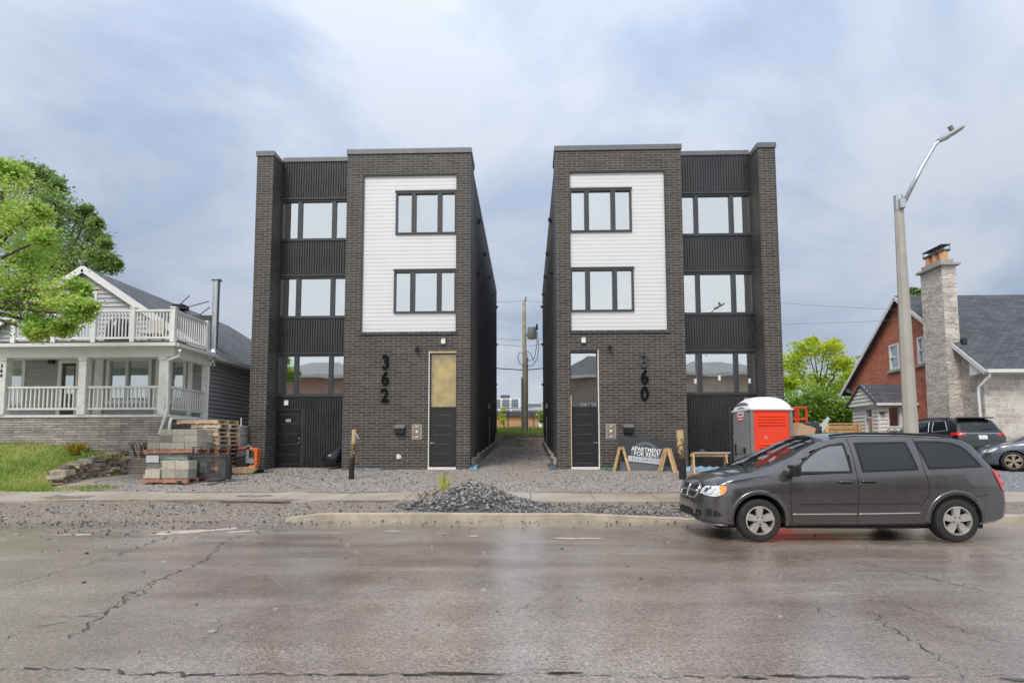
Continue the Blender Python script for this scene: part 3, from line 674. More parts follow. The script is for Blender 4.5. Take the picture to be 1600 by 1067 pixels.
# ================================================================ THE TWO NEW BUILDINGS
C = -.5046; AO, BO, GO = 9.759, 6.278, 1.586; ZB, ZT = .70, 12.80; Y0 = 20.0; YR = 20.75; DEP = 17.6
def O(px, py, Y=Y0): return C - U(px, py, Y).x
def Zp(px, py, Y=Y0): return U(px, py, Y).z
def modern(sx, number, label):
    root = empty('modern_house', (C + sx * (AO + GO) / 2, Y0, ZB), label, 'apartment house', 'pair of new black apartment houses')
    X = lambda o: C + sx * o
    left = sx < 0
    p0, p1 = O(567, 300), O(713, 300); zp0, zp1 = Zp(640, 518.5), Zp(640, 272)
    d0, d1 = O(669, 640), O(713, 640); zd0, zd1 = Zp(690, 731), Zp(690, 548)
    wins = [(O(618, 330), p1, Zp(665, 365), Zp(665, 299)), (O(615, 455), p1, Zp(665, 488.5), Zp(665, 422))]
    T = .35
    # front brick volume with the openings for panel and door
    mb = MB(); mb.wall(X(BO), X(GO), ZB - .4, ZT - .19, [(X(p0), X(p1), zp0, zp1), (X(d0), X(d1), zd0, zd1)], Y0, Y0 + T)
    a, b = sorted((X(BO), X(BO - .3))); mb.box(a, b, Y0 + T, YR + .3, ZB - .4, ZT - .19)          # return towards the bay
    a, b = sorted((X(GO), X(GO + .3))); mb.box(a, b, Y0 + T, Y0 + 1.25, ZB - .4, ZT - .19)            # return towards the alley
    mb.build('brick_wall', MT['brick'], root)
    sl = MB(); k = .05; sl.box(X(p0 + .05), X(p1 - .05), Y0 - k, Y0 + .1, zp0 - .10, zp0 - .002); sl.build('brick_ledge', MT['brick'], root)
    # outer brick pillar
    mb = MB(); mb.box(X(AO), X(AO - .64), Y0, YR + .6, ZB - .4, ZT - .19); mb.build('brick_pillar', MT['brick'], root)
    # copings
    cp = MB(); z0 = ZT - .19
    cp.box(X(BO + .03), X(GO - .03), Y0 - .04, Y0 + .45, z0, ZT)
    a = X(GO - .03); b = X(GO + .4); cp.box(a, b, Y0 + .45, Y0 + 1.28, z0, ZT)
    cp.box(X(BO + .03), X(BO - .35), Y0 + .45, YR + .35, z0, ZT)
    cp.box(X(AO + .03), X(AO - .67), Y0 - .04, YR + .65, z0, ZT)
    zbay = Zp(490, 247, YR)
    cp.box(X(AO - .672), X(BO + .032), YR - .05, YR + .4, zbay - .17, zbay + .0)
    cp.box(X(GO - .0), X(GO + .3), Y0 + 1.29, Y0 + DEP, ZT - .50, ZT - .38); cp.box(X(AO + .0), X(AO - .3), YR + .66, Y0 + DEP, ZT - .50, ZT - .38)
    cp.build('coping', MT['cap'], root)
    rf = MB(); rf.box(X(AO - .3), X(GO + .3), YR + .4, Y0 + DEP - .02, ZT - .9, ZT - .7); rf.build('flat_roof', MT['dark_roof'], root)
    # white panel
    wp = MB(); z = zp0 + .004; h = .148
    while z < zp1 - .02:
        zt = min(z + h, zp1 - .002); wp.wall(X(p0) + 0, X(p1), z, zt - .009, [(X(w[0]), X(w[1]), w[2], w[3]) for w in wins], Y0 + .085, Y0 + .14); z += h
    wp.wall(X(p0), X(p1), zp0, zp1, [(X(w[0]), X(w[1]), w[2], w[3]) for w in wins], Y0 + .15, Y0 + .2)
    wp.build('white_siding_panel', MT['white_panel'], root)
    tr = MB(); tr.box(X(p0), X(p1), Y0 + .01, Y0 + .084, zp1 - .045, zp1 - .003); e = p0 if True else p1
    tr.box(X(p0 - .001), X(p0 - .03), Y0 + .01, Y0 + .083, zp0 + .003, zp1 - .046); tr.build('panel_trim', MT['frame'], root)
    for (w0, w1, z0, z1) in wins:
        L = w0 - w1; q = [w0 - L * t for t in (.262, .335, .69, .765)]
        ml = sorted([tuple(sorted((X(q[0]), X(q[1])))), tuple(sorted((X(q[2]), X(q[3]))))])
        window(root, X(w0), X(w1), z0, z1, Y0 + .07, .062, ml, out=.045)
        hd = MB(); hd.box(X(w0 + .03), X(w1), Y0 + .012, Y0 + .066, z1 + .002, z1 + .055); hd.build('window_head', MT['frame'], root)
    # entrance: door below, tall fixed light above
    zdt = Zp(690, 636)
    dr = MB(); o0, o1 = d0 - .05, d1 + .015
    dr.box(X(o0), X(o1), Y0 + .13, Y0 + .18, zd0 + .05, zdt - .01); g0, g1 = d0 - .19, d1 + .2
    for py in (648, 664, 678.5, 693.5, 708.5, 724): zz_ = Zp(690, py); dr.box(X(g0), X(g1), Y0 + .126, Y0 + .131, zz_ - .007, zz_ + .007, 1)
    dd = dr.build('entrance_door', [MT['door'], MT['door_groove']], root)
    hn = MB(); ox = d0 - .10; zh = Zp(673, 692); hn.box(X(ox - .02), X(ox + .02), Y0 + .10, Y0 + .13, zh - .03, zh + .03); hn.box(X(ox - .015), X(ox - .13), Y0 + .085, Y0 + .10, zh - .01, zh + .01); hn.build('door_handle', MT['steel'], dd)
    fm = MB(); fm.box(X(d0), X(d0 - .032), Y0 + .01, Y0 + .2, zd0 + .002, zd1 - .002); fm.build('door_jamb_trim', MT['pale_wood'], root)
    fm = MB(); fm.box(X(d0 - .033), X(d1), Y0 + .02, Y0 + .2, zd1 - .075, zd1 - .002); fm.build('door_head_trim', MT['tan_wood'] if left else MT['frame'], root)
    if not left:
        fm = MB(); fm.box(X(d1 + .001), X(d1 + .03), Y0 - .004, Y0 + .1, zd0 + .002, zd0 + 2.62); fm.build('raw_wood_strip', MT['tan_wood'], root)
    fm = MB(); fm.box(X(d0), X(d1 + .0), Y0 - .03, Y0 + .2, zd0 - .05, zd0 + .03); fm.build('door_sill', MT['pale_wood'], root)
    window(root, X(d0 - .047), X(d1 + .004), zdt - .008, zd1 - .078, Y0 + .13, .03, glass='clear_glass' if left else 'win_glass', dep=.05, out=.01, glass_back=.02, name='transom_window')
    if left:
        bd = MB(); bd.box(X(d0 - .05), X(d1 + .01), Y0 + .21, Y0 + .23, zdt, zd1 - .08); bd.build('backing_board', MT['osb'], root)
    # recessed bay: ribbed metal bands and wide windows
    bA, bB = AO - .642, BO + .002
    zs = [Zp(490, v, YR) for v in (253, 312.5, 375.5, 432, 496.5, 553.5, 618.5)]
    bm_ = MB()
    dw0, dw1 = O(430.5, 680, YR), O(471, 680, YR); zdd0, zdd1 = ZB + .02, Zp(450, 641, YR)
    for k, (zt, zb) in enumerate([(zbay - .172, zs[1] + .0), (zs[2], zs[3]), (zs[4], zs[5])]): corr(bm_, X(bA), X(bB), zb + .07, zt - .01, YR, .098, .030, .042); bm_.build('ribbed_metal_panel', MT['black_metal'], root); bm_ = MB()
    corr(bm_, X(dw1 - .075), X(bB), ZB - .3, zs[6] - .035, YR, .098, .030, .042); bm_.build('ribbed_metal_panel', MT['black_metal'], root); bm_ = MB()
    corr(bm_, X(bA), X(dw1 - .076), zdd1 + .06, zs[6] - .035, YR, .098, .030, .042)
    bm_.build('ribbed_metal_panel', MT['black_metal'], root)
    fl = MB()
    for z in (zs[1], zs[3], zs[5]): fl.box(X(bA), X(bB), YR - .055, YR + .05, z + .006, z + .066); fl.build('flashing', MT['frame'], root); fl = MB()
    for z in (zs[2], zs[4], zs[6]): fl.box(X(bA), X(bB), YR - .05, YR + .05, z - .035, z - .004); fl.build('flashing', MT['frame'], root); fl = MB()
    fl.box(X(bA), X(bA - .035), YR - .045, YR + .05, zdd1 + .065, zs[6] - .04)
    fl.build('flashing', MT['frame'], root)
    zw = [(zs[2], zs[1] + .004), (zs[4], zs[3] + .004), (zs[6], zs[5] + .004)]
    L = bA - bB
    fx = [O(p, 345, YR) for p in (460.8, 466.6, 521.7, 528.2)]
    fx = [bA - L * t for t in (.235, .29, .71, .765)]
    for i, (z0, z1) in enumerate(zw):
        ml = sorted([tuple(sorted((X(fx[0]), X(fx[1])))), tuple(sorted((X(fx[2]), X(fx[3]))))]); st = None
        if i == 2:
            st = []
            for (o, zc) in (((6.62, z1 - .30),) if left else ((6.85, z0 + .5), (7.75, z0 + .62), (8.87, z0 + .5), (7.30, z1 - .22))): st.append((X(o) - .045, X(o) + .045, zc - .09, zc + .09))
        window(root, X(bA), X(bB), z0, z1, YR + .02, .075, ml, out=.03, sticker=st, glass='low_glass' if i == 2 else 'win_glass')
    # basement door of the bay
    dr = MB(); dr.box(X(dw0), X(dw1), YR + .03, YR + .08, zdd0, zdd1); 
    for t in (.08, .25, .42, .6, .77, .93): z = zdd0 + (zdd1 - zdd0) * t; dr.box(X(dw0 - .14), X(dw1 + .14), YR + .0275, YR + .031, z - .006, z + .006, 1)
    bdoor = dr.build('side_door', [MT['door'], MT['door_groove']], root)
    hn = MB(); ox = dw1 + .09; hn.tube([(X(ox), YR + .03, zdd0 + .98), (X(ox), YR - .02, zdd0 + .98)], .028, 10); hn.tube([(X(ox), YR + .03, zdd0 + 1.15), (X(ox), YR + .005, zdd0 + 1.15)], .03, 10); hn.build('door_knob', MT['steel'], bdoor)
    fm = MB(); fm.box(X(bA), X(dw0 + .002), YR - .02, YR + .1, zdd0, zdd1 + .05); fm.box(X(dw1 - .002), X(dw1 - .07), YR - .02, YR + .1, zdd0, zdd1 + .05); fm.box(X(dw0), X(dw1), YR - .02, YR + .1, zdd1 + .002, zdd1 + .05); fm.build('door_frame', MT['frame'], root)
    th = MB(); th.box(X(bA - .02), X(dw1 - .07), YR - .06, YR + .1, ZB - .3, zdd0 - .003); th.build('door_sill', MT['concrete'], root)
    if left:
        pl = MB(); cx_ = X((dw0 + dw1) / 2 + .03); zc = Zp(450, 657, YR); pl.box(cx_ - .16, cx_ + .16, YR + .022, YR + .029, zc - .085, zc + .085); po = pl.build('number_plate', MT['black'], root)
        text_mb('101', .155, .004, (cx_, YR + .019, zc), bold=.004).build('plate_number', MT['sticker'], po)
    # fittings on the front
    def box_lamp(o, z, y):
        m = MB(); x = X(o); m.box(x - .075, x + .075, y - .09, y, z + .08, z + .125); m.box(x - .05, x + .05, y - .02, y, z - .08, z + .08); l = m.build('wall_lamp', MT['grey_plate'], root)
        m = MB(); m.box(x - .08, x + .08, y - .10, y - .021, z - .09, z + .078); m.build('lamp_lens', MT['sticker'], l, bevel=.02)
    box_lamp(O(693, 533), Zp(693, 534), Y0); box_lamp(O(449, 630, YR), Zp(449, 630, YR) , YR - .03)
    m = MB(); x, z = X(O(652.5, 546)), Zp(652, 545); m.tube([(x, Y0, z + .03), (x, Y0 - .06, z + .03)], .055, 12); m.tube([(x, Y0 - .06, z + .02), (x - .01, Y0 - .11, z - .02), (x - .02, Y0 - .19, z - .05)], [.05, .06, .055], 12); m.build('security_camera', MT['plastic_black'], root)
    x, z = X(O(625, 672)), Zp(625, 671)
    m = MB(); m.prism([(Y0, z - .17), (Y0 - .12, z - .15), (Y0 - .13, z + .05), (Y0, z + .17)], 0, x - .17, x + .17); mbx = m.build('mailbox', MT['plastic_black'], root)
    m = MB(); m.prism([(Y0 - .002, z + .185), (Y0 - .145, z + .06), (Y0 - .145, z + .04), (Y0 - .002, z + .165)], 0, x - .185, x + .185); m.build('mailbox_lid', MT['cap'], mbx)
    x, z = X(O(651.5, 674)), Zp(651.5, 674.5)
    m = MB(); m.box(x - .185, x + .185, Y0 - .02, Y0, z - .28, z + .28); ic = m.build('intercom_panel', MT['grey_plate'], root)
    m = MB(); m.box(x - .135, x + .135, Y0 - .028, Y0 - .021, z - .235, z + .235); m.build('intercom_face', M('tarnished plate', (.27, .21, .16), .5, .2, .35, 9), ic)
    m = MB(); m.box(x - .04, x + .04, Y0 - .034, Y0 - .029, z - .03, z + .05); m.box(x - .05, x + .05, Y0 - .034, Y0 - .029, z - .20, z - .17); m.box(x - .05, x + .05, Y0 - .034, Y0 - .029, z + .17, z + .2); m.build('intercom_label', MT['sticker'], ic)
    if left:
        x, z = X(O(622.5, 713)), Zp(622, 713); m = MB(); m.box(x - .06, x + .06, Y0 - .05, Y0, z - .09, z + .08); m.box(x + .07, x + .11, Y0 - .03, Y0, z - .08, z + .05); m.build('outdoor_socket', MT['white'], root, bevel=.012)
    if left:
        q = U(510.5, 714.5, YR - .03); m = MB(); m.tube([(q.x, YR, q.z), (q.x, YR - .14, q.z - .01)], .075, 14); m.build('wall_vent', MT['steel'], root)
    # house numerals
    hno = MB(); 
    for k, ch in enumerate(number):
        px, py = ((603, 602, 601.5)[k], (567, 592.5, 618.5)[k]) if left else ((1007, 1007, 1007)[k], (565, 590, 616)[k])
        q = U(px, py, Y0); m = text_mb(ch, .70, .05, (q.x, Y0 - .035, q.z), bold=.016, sx=.86)
        m.build('house_numeral', MT['numeral_grey'] if (not left and k == 0) else MT['numeral'], root)
    # side and rear walls
    ys = Y0 + 1.26
    sd_ = MB(); s = -sx  # alley side faces away from the outer side
    corr(sd_, ys, Y0 + DEP, ZB - .2, ZT - .51, X(GO + .02), .30, .03, .02, axis='x', sign=s); sd_.build('alley_side_cladding', MT['side_metal'], root)
    so = MB(); corr(so, YR + .61, Y0 + DEP, ZB - .2, ZT - .51, X(AO - .02), .30, .03, .02, axis='x', sign=sx); so.build('outer_side_cladding', MT['side_metal'], root)
    bk = MB(); bk.box(X(AO - .02), X(GO + .02), Y0 + DEP, Y0 + DEP + .1, ZB - .2, ZT - .5); bk.build('rear_wall', MT['side_metal'], root)
    yt = MB(); yt.box(X(GO + .0), X(GO + .04), Y0 + DEP + .1, Y0 + DEP + .22, 1.6, Zp(780, 606, Y0 + DEP)); yt.build('unfinished_corner_trim', MT['yellow_trim'], root)
    for k, (t, z) in enumerate([(.10, 11.2), (.30, 10.9), (.52, 10.9), (.74, 10.9), (.92, 10.9), (.09, 8.9), (.55, 8.6), (.9, 8.3), (.88, 5.6)]):
        y = ys + t * (DEP - 1.3); m = MB(); x = X(GO + .0)
        m.prism([(y - .11, z - .1), (y + .11, z - .1), (y + .11, z + .04), (y - .11, z + .04)], 0, x, x + s * .10); m.box(x + s * .10, x + s * .16, y - .11, y + .11, z - .04, z + .04); m.build('vent_hood', MT['plastic_black'], root)
    m = MB(); x = X(GO); y = Y0 + 9.5; m.box(x, x + s * .08, y - .1, y + .1, 3.6, 3.85); m.build('side_lamp', MT['grey_plate'], root)
    m = MB(); m.tube([(x + s * .03, y + .5, 1.4), (x + s * .03, y + .5, 3.1), (x - s * .02, y + .5, 3.15)], .025, 8); m.build('conduit', MT['grey_plate'], root)
    # stepped concrete footing along the alley
    ft = MB(); n = 7; La = DEP - 1.2
    for k in range(n):
        y0 = Y0 + .55 + k * La / n; y1 = Y0 + .55 + (k + 1) * La / n; zt = gz(0, y0) + .34 + .02 * (k % 2)
        ft.box(X(GO - .11), X(GO + .04 if y0 > Y0 + 1.2 else GO - .004), y0 + .001, y1, ZB - .4, zt); ft.box(X(GO - .16), X(GO - .02), y0 + .002, y1 - .05, zt + .001, zt + .05)
    ft.build('stepped_footing', MT['concrete'], root)
    # inside: floors, partition and rear wall of white board seen through the glass
    it = MB()
    xa, xb = sorted((X(AO - .35), X(GO + .35)))
    for z in (zs[6] - .45, zs[4] - .45, zs[2] - .45): it.box(xa, xb, YR + .25, 26, z, z + .12)
    it.box(xa, xb, YR + .25, 26, ZT - 1.15, ZT - 1.05); it.box(xa, xb, 26, 26.1, ZB, ZT - 1)
    xm = X(BO - .25); it.box(xm - .06, xm + .06, YR + .35, 26, ZB, ZT - 1.16); it.box(xa, xa + .05, YR + .65, 26, ZB, ZT - 1.2); it.box(xb - .05, xb, YR + .65, 26, ZB, ZT - 1.2)
    it.build('interior_walls', MT['plaster'], root)
    m = MB(); x = X(7.0); z = zs[2] - .47; m.tube([(x, 22.6, z), (x, 22.6, z - .03)], .16, 16); m.build('ceiling_lamp', M('lit ceiling lamp', (1, .93, .8), .4, 0, 0, 1, emit=5), root)
    return root
modern(-1, '362', 'black brick apartment house numbered 362, left of the gravel alley')
modern(1, '360', 'black brick apartment house numbered 360, right of the gravel alley')

# ================================================================ GREY HOUSE WITH PORCH (left)
def railing(root, a, b, z0, z1, name, posts_at=(), bal=.028, step=.105, mat='white', post_h=.06, pw=.1):
    # rails between two points with single balusters, each a sub-part
    a, b = Vector((a[0], a[1], 0)), Vector((b[0], b[1], 0)); d = (b - a); L = d.length; d.normalize()
    m = MB(); m.bar((a.x, a.y, z1 - .035), (b.x, b.y, z1 - .035), .09, .07); m.bar((a.x, a.y, z0 + .06), (b.x, b.y, z0 + .06), .06, .07)
    r = m.build(name, MT[mat], root); n = int(L / step); proto = None
    for i in range(n):
        p = a + d * (L * (i + .5) / n)
        if proto is None:
            q = MB(); q.box(-bal / 2, bal / 2, -bal / 2, bal / 2, z0 + .096, z1 - .071); proto = q.build('baluster', MT[mat], r, world=False); ob = proto
        else: ob = proto.copy(); COL.objects.link(ob)
        ob.location = Vector((p.x, p.y, 0)) - Vector(root.location); ob.location.z = -root.location.z
    return r
def left_house():
    Yp, Yw, Yb = 18.3, 20.5, 30.6
    Xr = U(323, 610, Yw).x; Xa = U(127, 415, Yw - .3).x; Xl = 2 * Xa - Xr; Xp = Xr + .06
    ze = U(334, 556, Yw).z; za = U(127, 415, Yw - .3).z
    zf, zbb, zbt = U(130, 648, Yp).z, U(130, 559, Yp).z, U(130, 541, Yp).z
    zd, zrail = U(200, 532, Yp).z, U(200, 484, Yp).z
    root = empty('porch_house', (Xa, Yp, 1.2), 'grey sided house with white porch and balcony railings left of the black buildings', 'house')
    # stone porch base
    m = MB(); m.box(Xl, Xp + .03, Yp - .02, Yw, .3, zf - .09); m.build('porch_base', MT['ledge'], root)
    m = MB(); m.box(Xl, Xp + .06, Yp - .06, Yw, zf - .085, zf); m.build('porch_floor', MT['worn_white'], root)
    # front wall, right and left side walls
    wh = []
    W = [(13 - 22, 42, 559, 640, 'house_glass', 'dark_room'), (164, 239, 559, 640, 'house_glass', 'curtain_or_backing'), (262, 293, 561, 640, 'house_glass', 'curtain_or_backing')]
    for a, b, c, d, g, cu in W:
        p, q = U(a, d, Yw), U(b, c, Yw); wh.append((p.x, q.x, max(p.z, zf + .55), q.z, g, cu))
    dp, dq = U(89, 640, Yw), U(127, 561, Yw); dh = (dp.x, dq.x, zf, dq.z)
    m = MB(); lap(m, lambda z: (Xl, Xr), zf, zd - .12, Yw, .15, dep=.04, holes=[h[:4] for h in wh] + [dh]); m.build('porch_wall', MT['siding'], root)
    for h in wh: window(root, h[0], h[1], h[2], h[3], Yw, .12, ([] if h[1] - h[0] < 1.3 else [((h[0] + h[1]) / 2 - .12, (h[0] + h[1]) / 2 - .05)]), glass=h[4], frame='white', out=.05, curtain_or_backing=h[5])
    m = MB(); m.box(dh[0], dh[0] + .14, Yw - .06, Yw + .1, zf, dh[3]); m.box(dh[1] - .14, dh[1], Yw - .06, Yw + .1, zf, dh[3]); m.box(dh[0] + .14, dh[1] - .14, Yw - .06, Yw + .1, dh[3] - .16, dh[3]); m.build('door_frame', MT['white'], root)
    m = MB(); x0, x1 = dh[0] + .141, dh[1] - .141; m.wall(x0, x1, zf, dh[3] - .161, [(x0 + .1, x1 - .1, zf + .95, dh[3] - .27)], Yw - .01, Yw + .04); dd = m.build('front_door', MT['dark_wood'], root)
    m = MB(); m.box(x0 + .1, x1 - .1, Yw + .01, Yw + .02, zf + .95, dh[3] - .27); m.build('pane', MT['house_glass'], dd)
    m = MB(); m.box(Xl + .3, Xr - .2, Yw + .6, Yw + .7, zf, zd - .2); m.build('room_back', MT['dark_room'], root)
    for px0, px1 in ((147, 160), (242, 251), (293, 300)):
        a, b = U(px0, 600, Yw - .1).x, U(px1, 600, Yw - .1).x; m = MB(); m.box(a, b, Yw - .11, Yw - .03, zf, zbt - .05); m.build('wall_trim', MT['white'], root)
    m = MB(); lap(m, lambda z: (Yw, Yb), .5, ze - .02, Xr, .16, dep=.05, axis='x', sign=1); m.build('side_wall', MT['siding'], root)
    m = MB(); m.box(Xr - .06, Xr + .05, Yw - .06, Yw + .05, .6, ze - .05); m.build('corner_board', MT['white'], root)
    m = MB(); m.box(Xl, Xl + .1, Yw, Yb, .5, ze); m.box(Xl, Xr, Yb - .1, Yb, .5, ze); m.build('rear_wall', MT['siding'], root)
    # gable above the balcony
    sl = (za - ze) / (Xr + .35 - Xa)
    def span(z):
        w = (za - .12 - z) / sl; return (Xa - w, Xa + w)
    g0, g1 = U(118, 505, Yw).x, U(153.5, 455, Yw); gw = (g0 - 1.2, g1.x, zd + .1, g1.z)
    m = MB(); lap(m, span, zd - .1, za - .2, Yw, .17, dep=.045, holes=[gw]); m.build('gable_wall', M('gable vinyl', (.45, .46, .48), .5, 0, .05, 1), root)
    window(root, gw[0], gw[1], gw[2], gw[3], Yw, .12, [((gw[0] + gw[1]) / 2 - .06, (gw[0] + gw[1]) / 2 + .06)], glass='house_glass', frame='white', out=.05, curtain_or_backing='curtain_or_backing')
    m = MB(); m.box(Xa - 3.5, Xr - .3, Yw + .8, Yw + .9, zd, zd + 1.6); m.build('upper_room_back', MT['dark_room'], root)
    # roof: two shingled slopes with a hipped back end
    Yf = Yw - .2; t = .10; ovr = .35
    for s, Xs in ((1, Xr + ovr), (-1, Xl - ovr)):
        m = MB(); m.add([(Xa, Yf, za), (Xs, Yf, ze), (Xs, Yb + 2.2, ze), (Xa, Yb, za), (Xa, Yf, za - t), (Xs, Yf, ze - t), (Xs, Yb + 2.2, ze - t), (Xa, Yb, za - t)],
              [(0, 1, 2, 3) if s > 0 else (3, 2, 1, 0), (7, 6, 5, 4) if s > 0 else (4, 5, 6, 7), (0, 4, 5, 1), (1, 5, 6, 2), (2, 6, 7, 3)]); m.build('roof', MT['shingle'], root)
        m = MB(); a = (Xa, Yf - .03, za - .10); b = (Xs, Yf - .03, ze - .10); m.bar(a, b, .05, .24, up=(0, 0, 1)); m.box(Xa - .09, Xa + .09, Yf - .053, Yf - .006, za - .24, za + .0) if s > 0 else None; m.build('rake_board', MT['white'], root)
    m = MB(); m.add([(Xa, Yb, za), (Xr + ovr, Yb + 2.2, ze), (Xl - ovr, Yb + 2.2, ze)], [(0, 1, 2)]); m.build('hip_roof', MT['shingle'], root)
    m = MB(); m.bar((Xr + ovr + .03, Yf + .1, ze - .09), (Xr + ovr + .03, Yb + 2.2, ze - .09), .12, .13); m.build('eave_gutter', MT['white'], root)
    m = MB(); m.box(Xr + .02, Xr + ovr - .03, Yf + .2, Yb + 2, ze - .16, ze - .12); m.build('soffit', MT['white'], root)
    # roof vents
    for yv_, k in ((25.2, .8), (22.4, .0)):
        if k: x = Xa + .7; z = za - sl * .7; m = MB(); m.box(x - .25, x + .25, yv_ - .25, yv_ + .25, z + .0, z + .22); m.build('roof_vent', MT['plastic_black'], root)
    # porch roof / balcony deck
    m = MB(); m.box(Xl, Xp + .12, Yp - .10, Yp + .12, zbb, zbt - .03); m.box(Xp - .10, Xp + .12, Yp + .12, Yw - .01, zbb, zbt - .03); m.build('porch_beam', MT['white'], root)
    m = MB(); m.box(Xl, Xp - .1, Yp + .12, Yw - .12, zbt - .12, zbt - .04); m.build('porch_ceiling', MT['white'], root)
    m = MB(); m.box(Xl, Xp + .30, Yp - .30, Yw, zbt - .03, zbt + .005); m.build('porch_roof_edge', MT['white'], root)
    m = MB(); m.bar((Xl, Yp - .36, zbt - .02), (Xp + .36, Yp - .36, zbt - .02), .11, .11); m.bar((Xp + .36, Yp - .30, zbt - .02), (Xp + .36, Yw, zbt - .02), .11, .11); m.build('porch_gutter', MT['white'], root)
    m = MB(); m.box(Xl, Xp + .04, Yp - .02, Yw - .01, zbt + .006, zd); m.build('balcony_deck', MT['dark_wood'], root)
    pxs = (147.5, 208, 271)
    xs_ = [U(p, 505, Yp).x for p in pxs]; stp = xs_[2] - xs_[1]; xs_ = [xs_[0] - 2 * stp, xs_[0] - stp] + xs_
    Xc = xs_[-1]
    for x in xs_:
        m = MB(); m.box(x - .075, x + .075, Yp - .05, Yp + .1, zd - .06, zrail + .05); m.box(x - .095, x + .095, Yp - .07, Yp + .12, zrail + .05, zrail + .09); m.build('balcony_post', MT['white'], root)
    m = MB(); m.box(Xc - .075, Xc + .075, Yw - .3, Yw - .15, zd - .06, zrail + .05); m.build('balcony_post', MT['white'], root)
    for a, b in zip(xs_[:-1], xs_[1:]): railing(root, (a + .076, Yp + .02), (b - .076, Yp + .02), zd + .03, zrail, 'balcony_railing', step=.112, bal=.034)
    railing(root, (Xc, Yp + .101), (Xc, Yw - .301), zd + .03, zrail, 'balcony_railing', step=.125, bal=.034)
    # porch posts and lower railing
    pp = [U(p, 600, Yp).x for p in (6, 131, 256)]
    for x in pp + [2 * pp[0] - pp[1]]:
        m = MB(); m.box(x - .13, x + .13, Yp - .09, Yp + .15, zf, zbb); m.box(x - .16, x + .16, Yp - .12, Yp + .18, zbb - .10, zbb - .002); po = m.build('porch_post', MT['worn_white'], root)
        if abs(x - pp[0]) < .01:
            for k, ch in enumerate('364'): text_mb(ch, .17, .01, (x - .02, Yp - .10, zbb - .28 - .17 * k), bold=.004).build('house_number', MT['numeral'], po)
    m = MB(); m.box(Xp - .14, Xp + .06, Yw - .22, Yw - .06, zf, zbb); m.build('porch_post', MT['worn_white'], root)
    zr0, zr1 = U(200, 641, Yp).z, U(200, 603, Yp).z
    for a, b in zip(pp[:-1], pp[1:]): railing(root, (a + .131, Yp + .03), (b - .131, Yp + .03), zr0, zr1, 'porch_railing', step=.142, bal=.045, mat='worn_white')
    railing(root, (Xp - .04, Yp + .151), (Xp - .04, Yw - .221), zr0, zr1, 'porch_railing', step=.14, bal=.04, mat='worn_white')
    # downspouts
    g = lambda px, py, y=Yp - .16: U(px, py, y)
    m = MB(); m.tube([g(281, 547, Yp - .34), g(281, 556), g(264, 562), g(262, 566), g(261, 640), g(258, 650), g(249, 678)], .045, 8); m.build('downspout', MT['white'], root)
    m = MB(); q = U(334, 560, Yw - .2); m.tube([(Xr + .3, Yw - .1, ze - .15), (Xr + .22, Yw - .14, ze - .3), (Xr + .13, Yw - .14, ze - .42), (Xr + .12, Yw - .14, zf - .02), (Xr + .13, Yw - .3, zf - .10), (Xp + .12, Yp - .1, zf - .14), (Xp + .12, Yp - .15, zf - .3), (Xp + .02, Yp - .16, .9)], .045, 8); m.build('downspout', MT['white'], root)
    # steel flue on the roof slope
    fz = ze - .05; f0 = U(335, 541, 20.9); f1 = U(335, 438, 20.9); x = f0.x
    m = MB(); m.tube([(x, 20.9, fz - .3), (x, 20.9, f1.z - .05)], .125, 16); fo = m.build('steel_flue', MT['steel'], root, smooth=.6)
    m = MB(); m.tube([(x, 20.9, f1.z - .05), (x, 20.9, f1.z - .02), (x, 20.9, f1.z + .02), (x, 20.9, f1.z + .06)], [.13, .19, .19, .15], 16); m.build('flue_cap', MT['steel'], fo)
    m = MB(); m.tube([(x, 20.9, fz + .02), (x, 20.9, fz + .2), (x, 20.9, fz + .35)], [.24, .20, .13], 16); m.build('flue_collar', MT['steel'], fo)
    for a, b in ((U(326, 471, 20.9), U(286, 482, 21.6)), (U(328, 480, 20.9), U(312, 492, 21.3)), (U(296, 462, 21.6), U(281, 476, 21.6))):
        m = MB(); m.tube([a, b], .018, 6); m.build('flue_stay', MT['rust_steel'], fo)
    # porch lamp
    p = U(80, 566, Yw - .1); m = MB(); m.box(p.x - .09, p.x + .09, Yw - .16, Yw - .022, p.z - .05, p.z + .12); l = m.build('porch_lamp', MT['plastic_black'], root)
    return root, dict(Yp=Yp, Yw=Yw, Xr=Xr, zd=zd, zf=zf)
LH, lh = left_house()
# things kept on the balcony
m = MB(); p = U(183, 528, 19.3); z = lh['zd'] + .002
for i in range(1): m.tube([(p.x, 19.4, z), (p.x, 19.4, z + .5), (p.x + .02, 19.4, z + .85), (p.x + .02, 19.4, z + 1.0)], [.46, .42, .36, .22], 14)
tag(m.build('covered_barbecue', MT['bag'], smooth=.8), 'dark covered barbecue standing on the balcony behind the white railing', 'barbecue')
m = MB(); p = U(246, 528, 19.6)
for dx in (-.28, .24): m.box(p.x + dx - .03, p.x + dx + .03, 19.55, 19.6, z, z + .5)
m.box(p.x - .34, p.x + .3, 19.5, 19.56, z + .28, z + 1.0); m.box(p.x - .34, p.x + .3, 19.1, 19.56, z + .4, z + .45)
for dx in (-.28, .24): m.box(p.x + dx - .03, p.x + dx + .03, 19.12, 19.17, z, z + .4)
tag(m.build('patio_chair', M('beige canvas', (.55, .50, .42), .8), bevel=.01), 'beige chair on the balcony near its right corner post', 'chair')

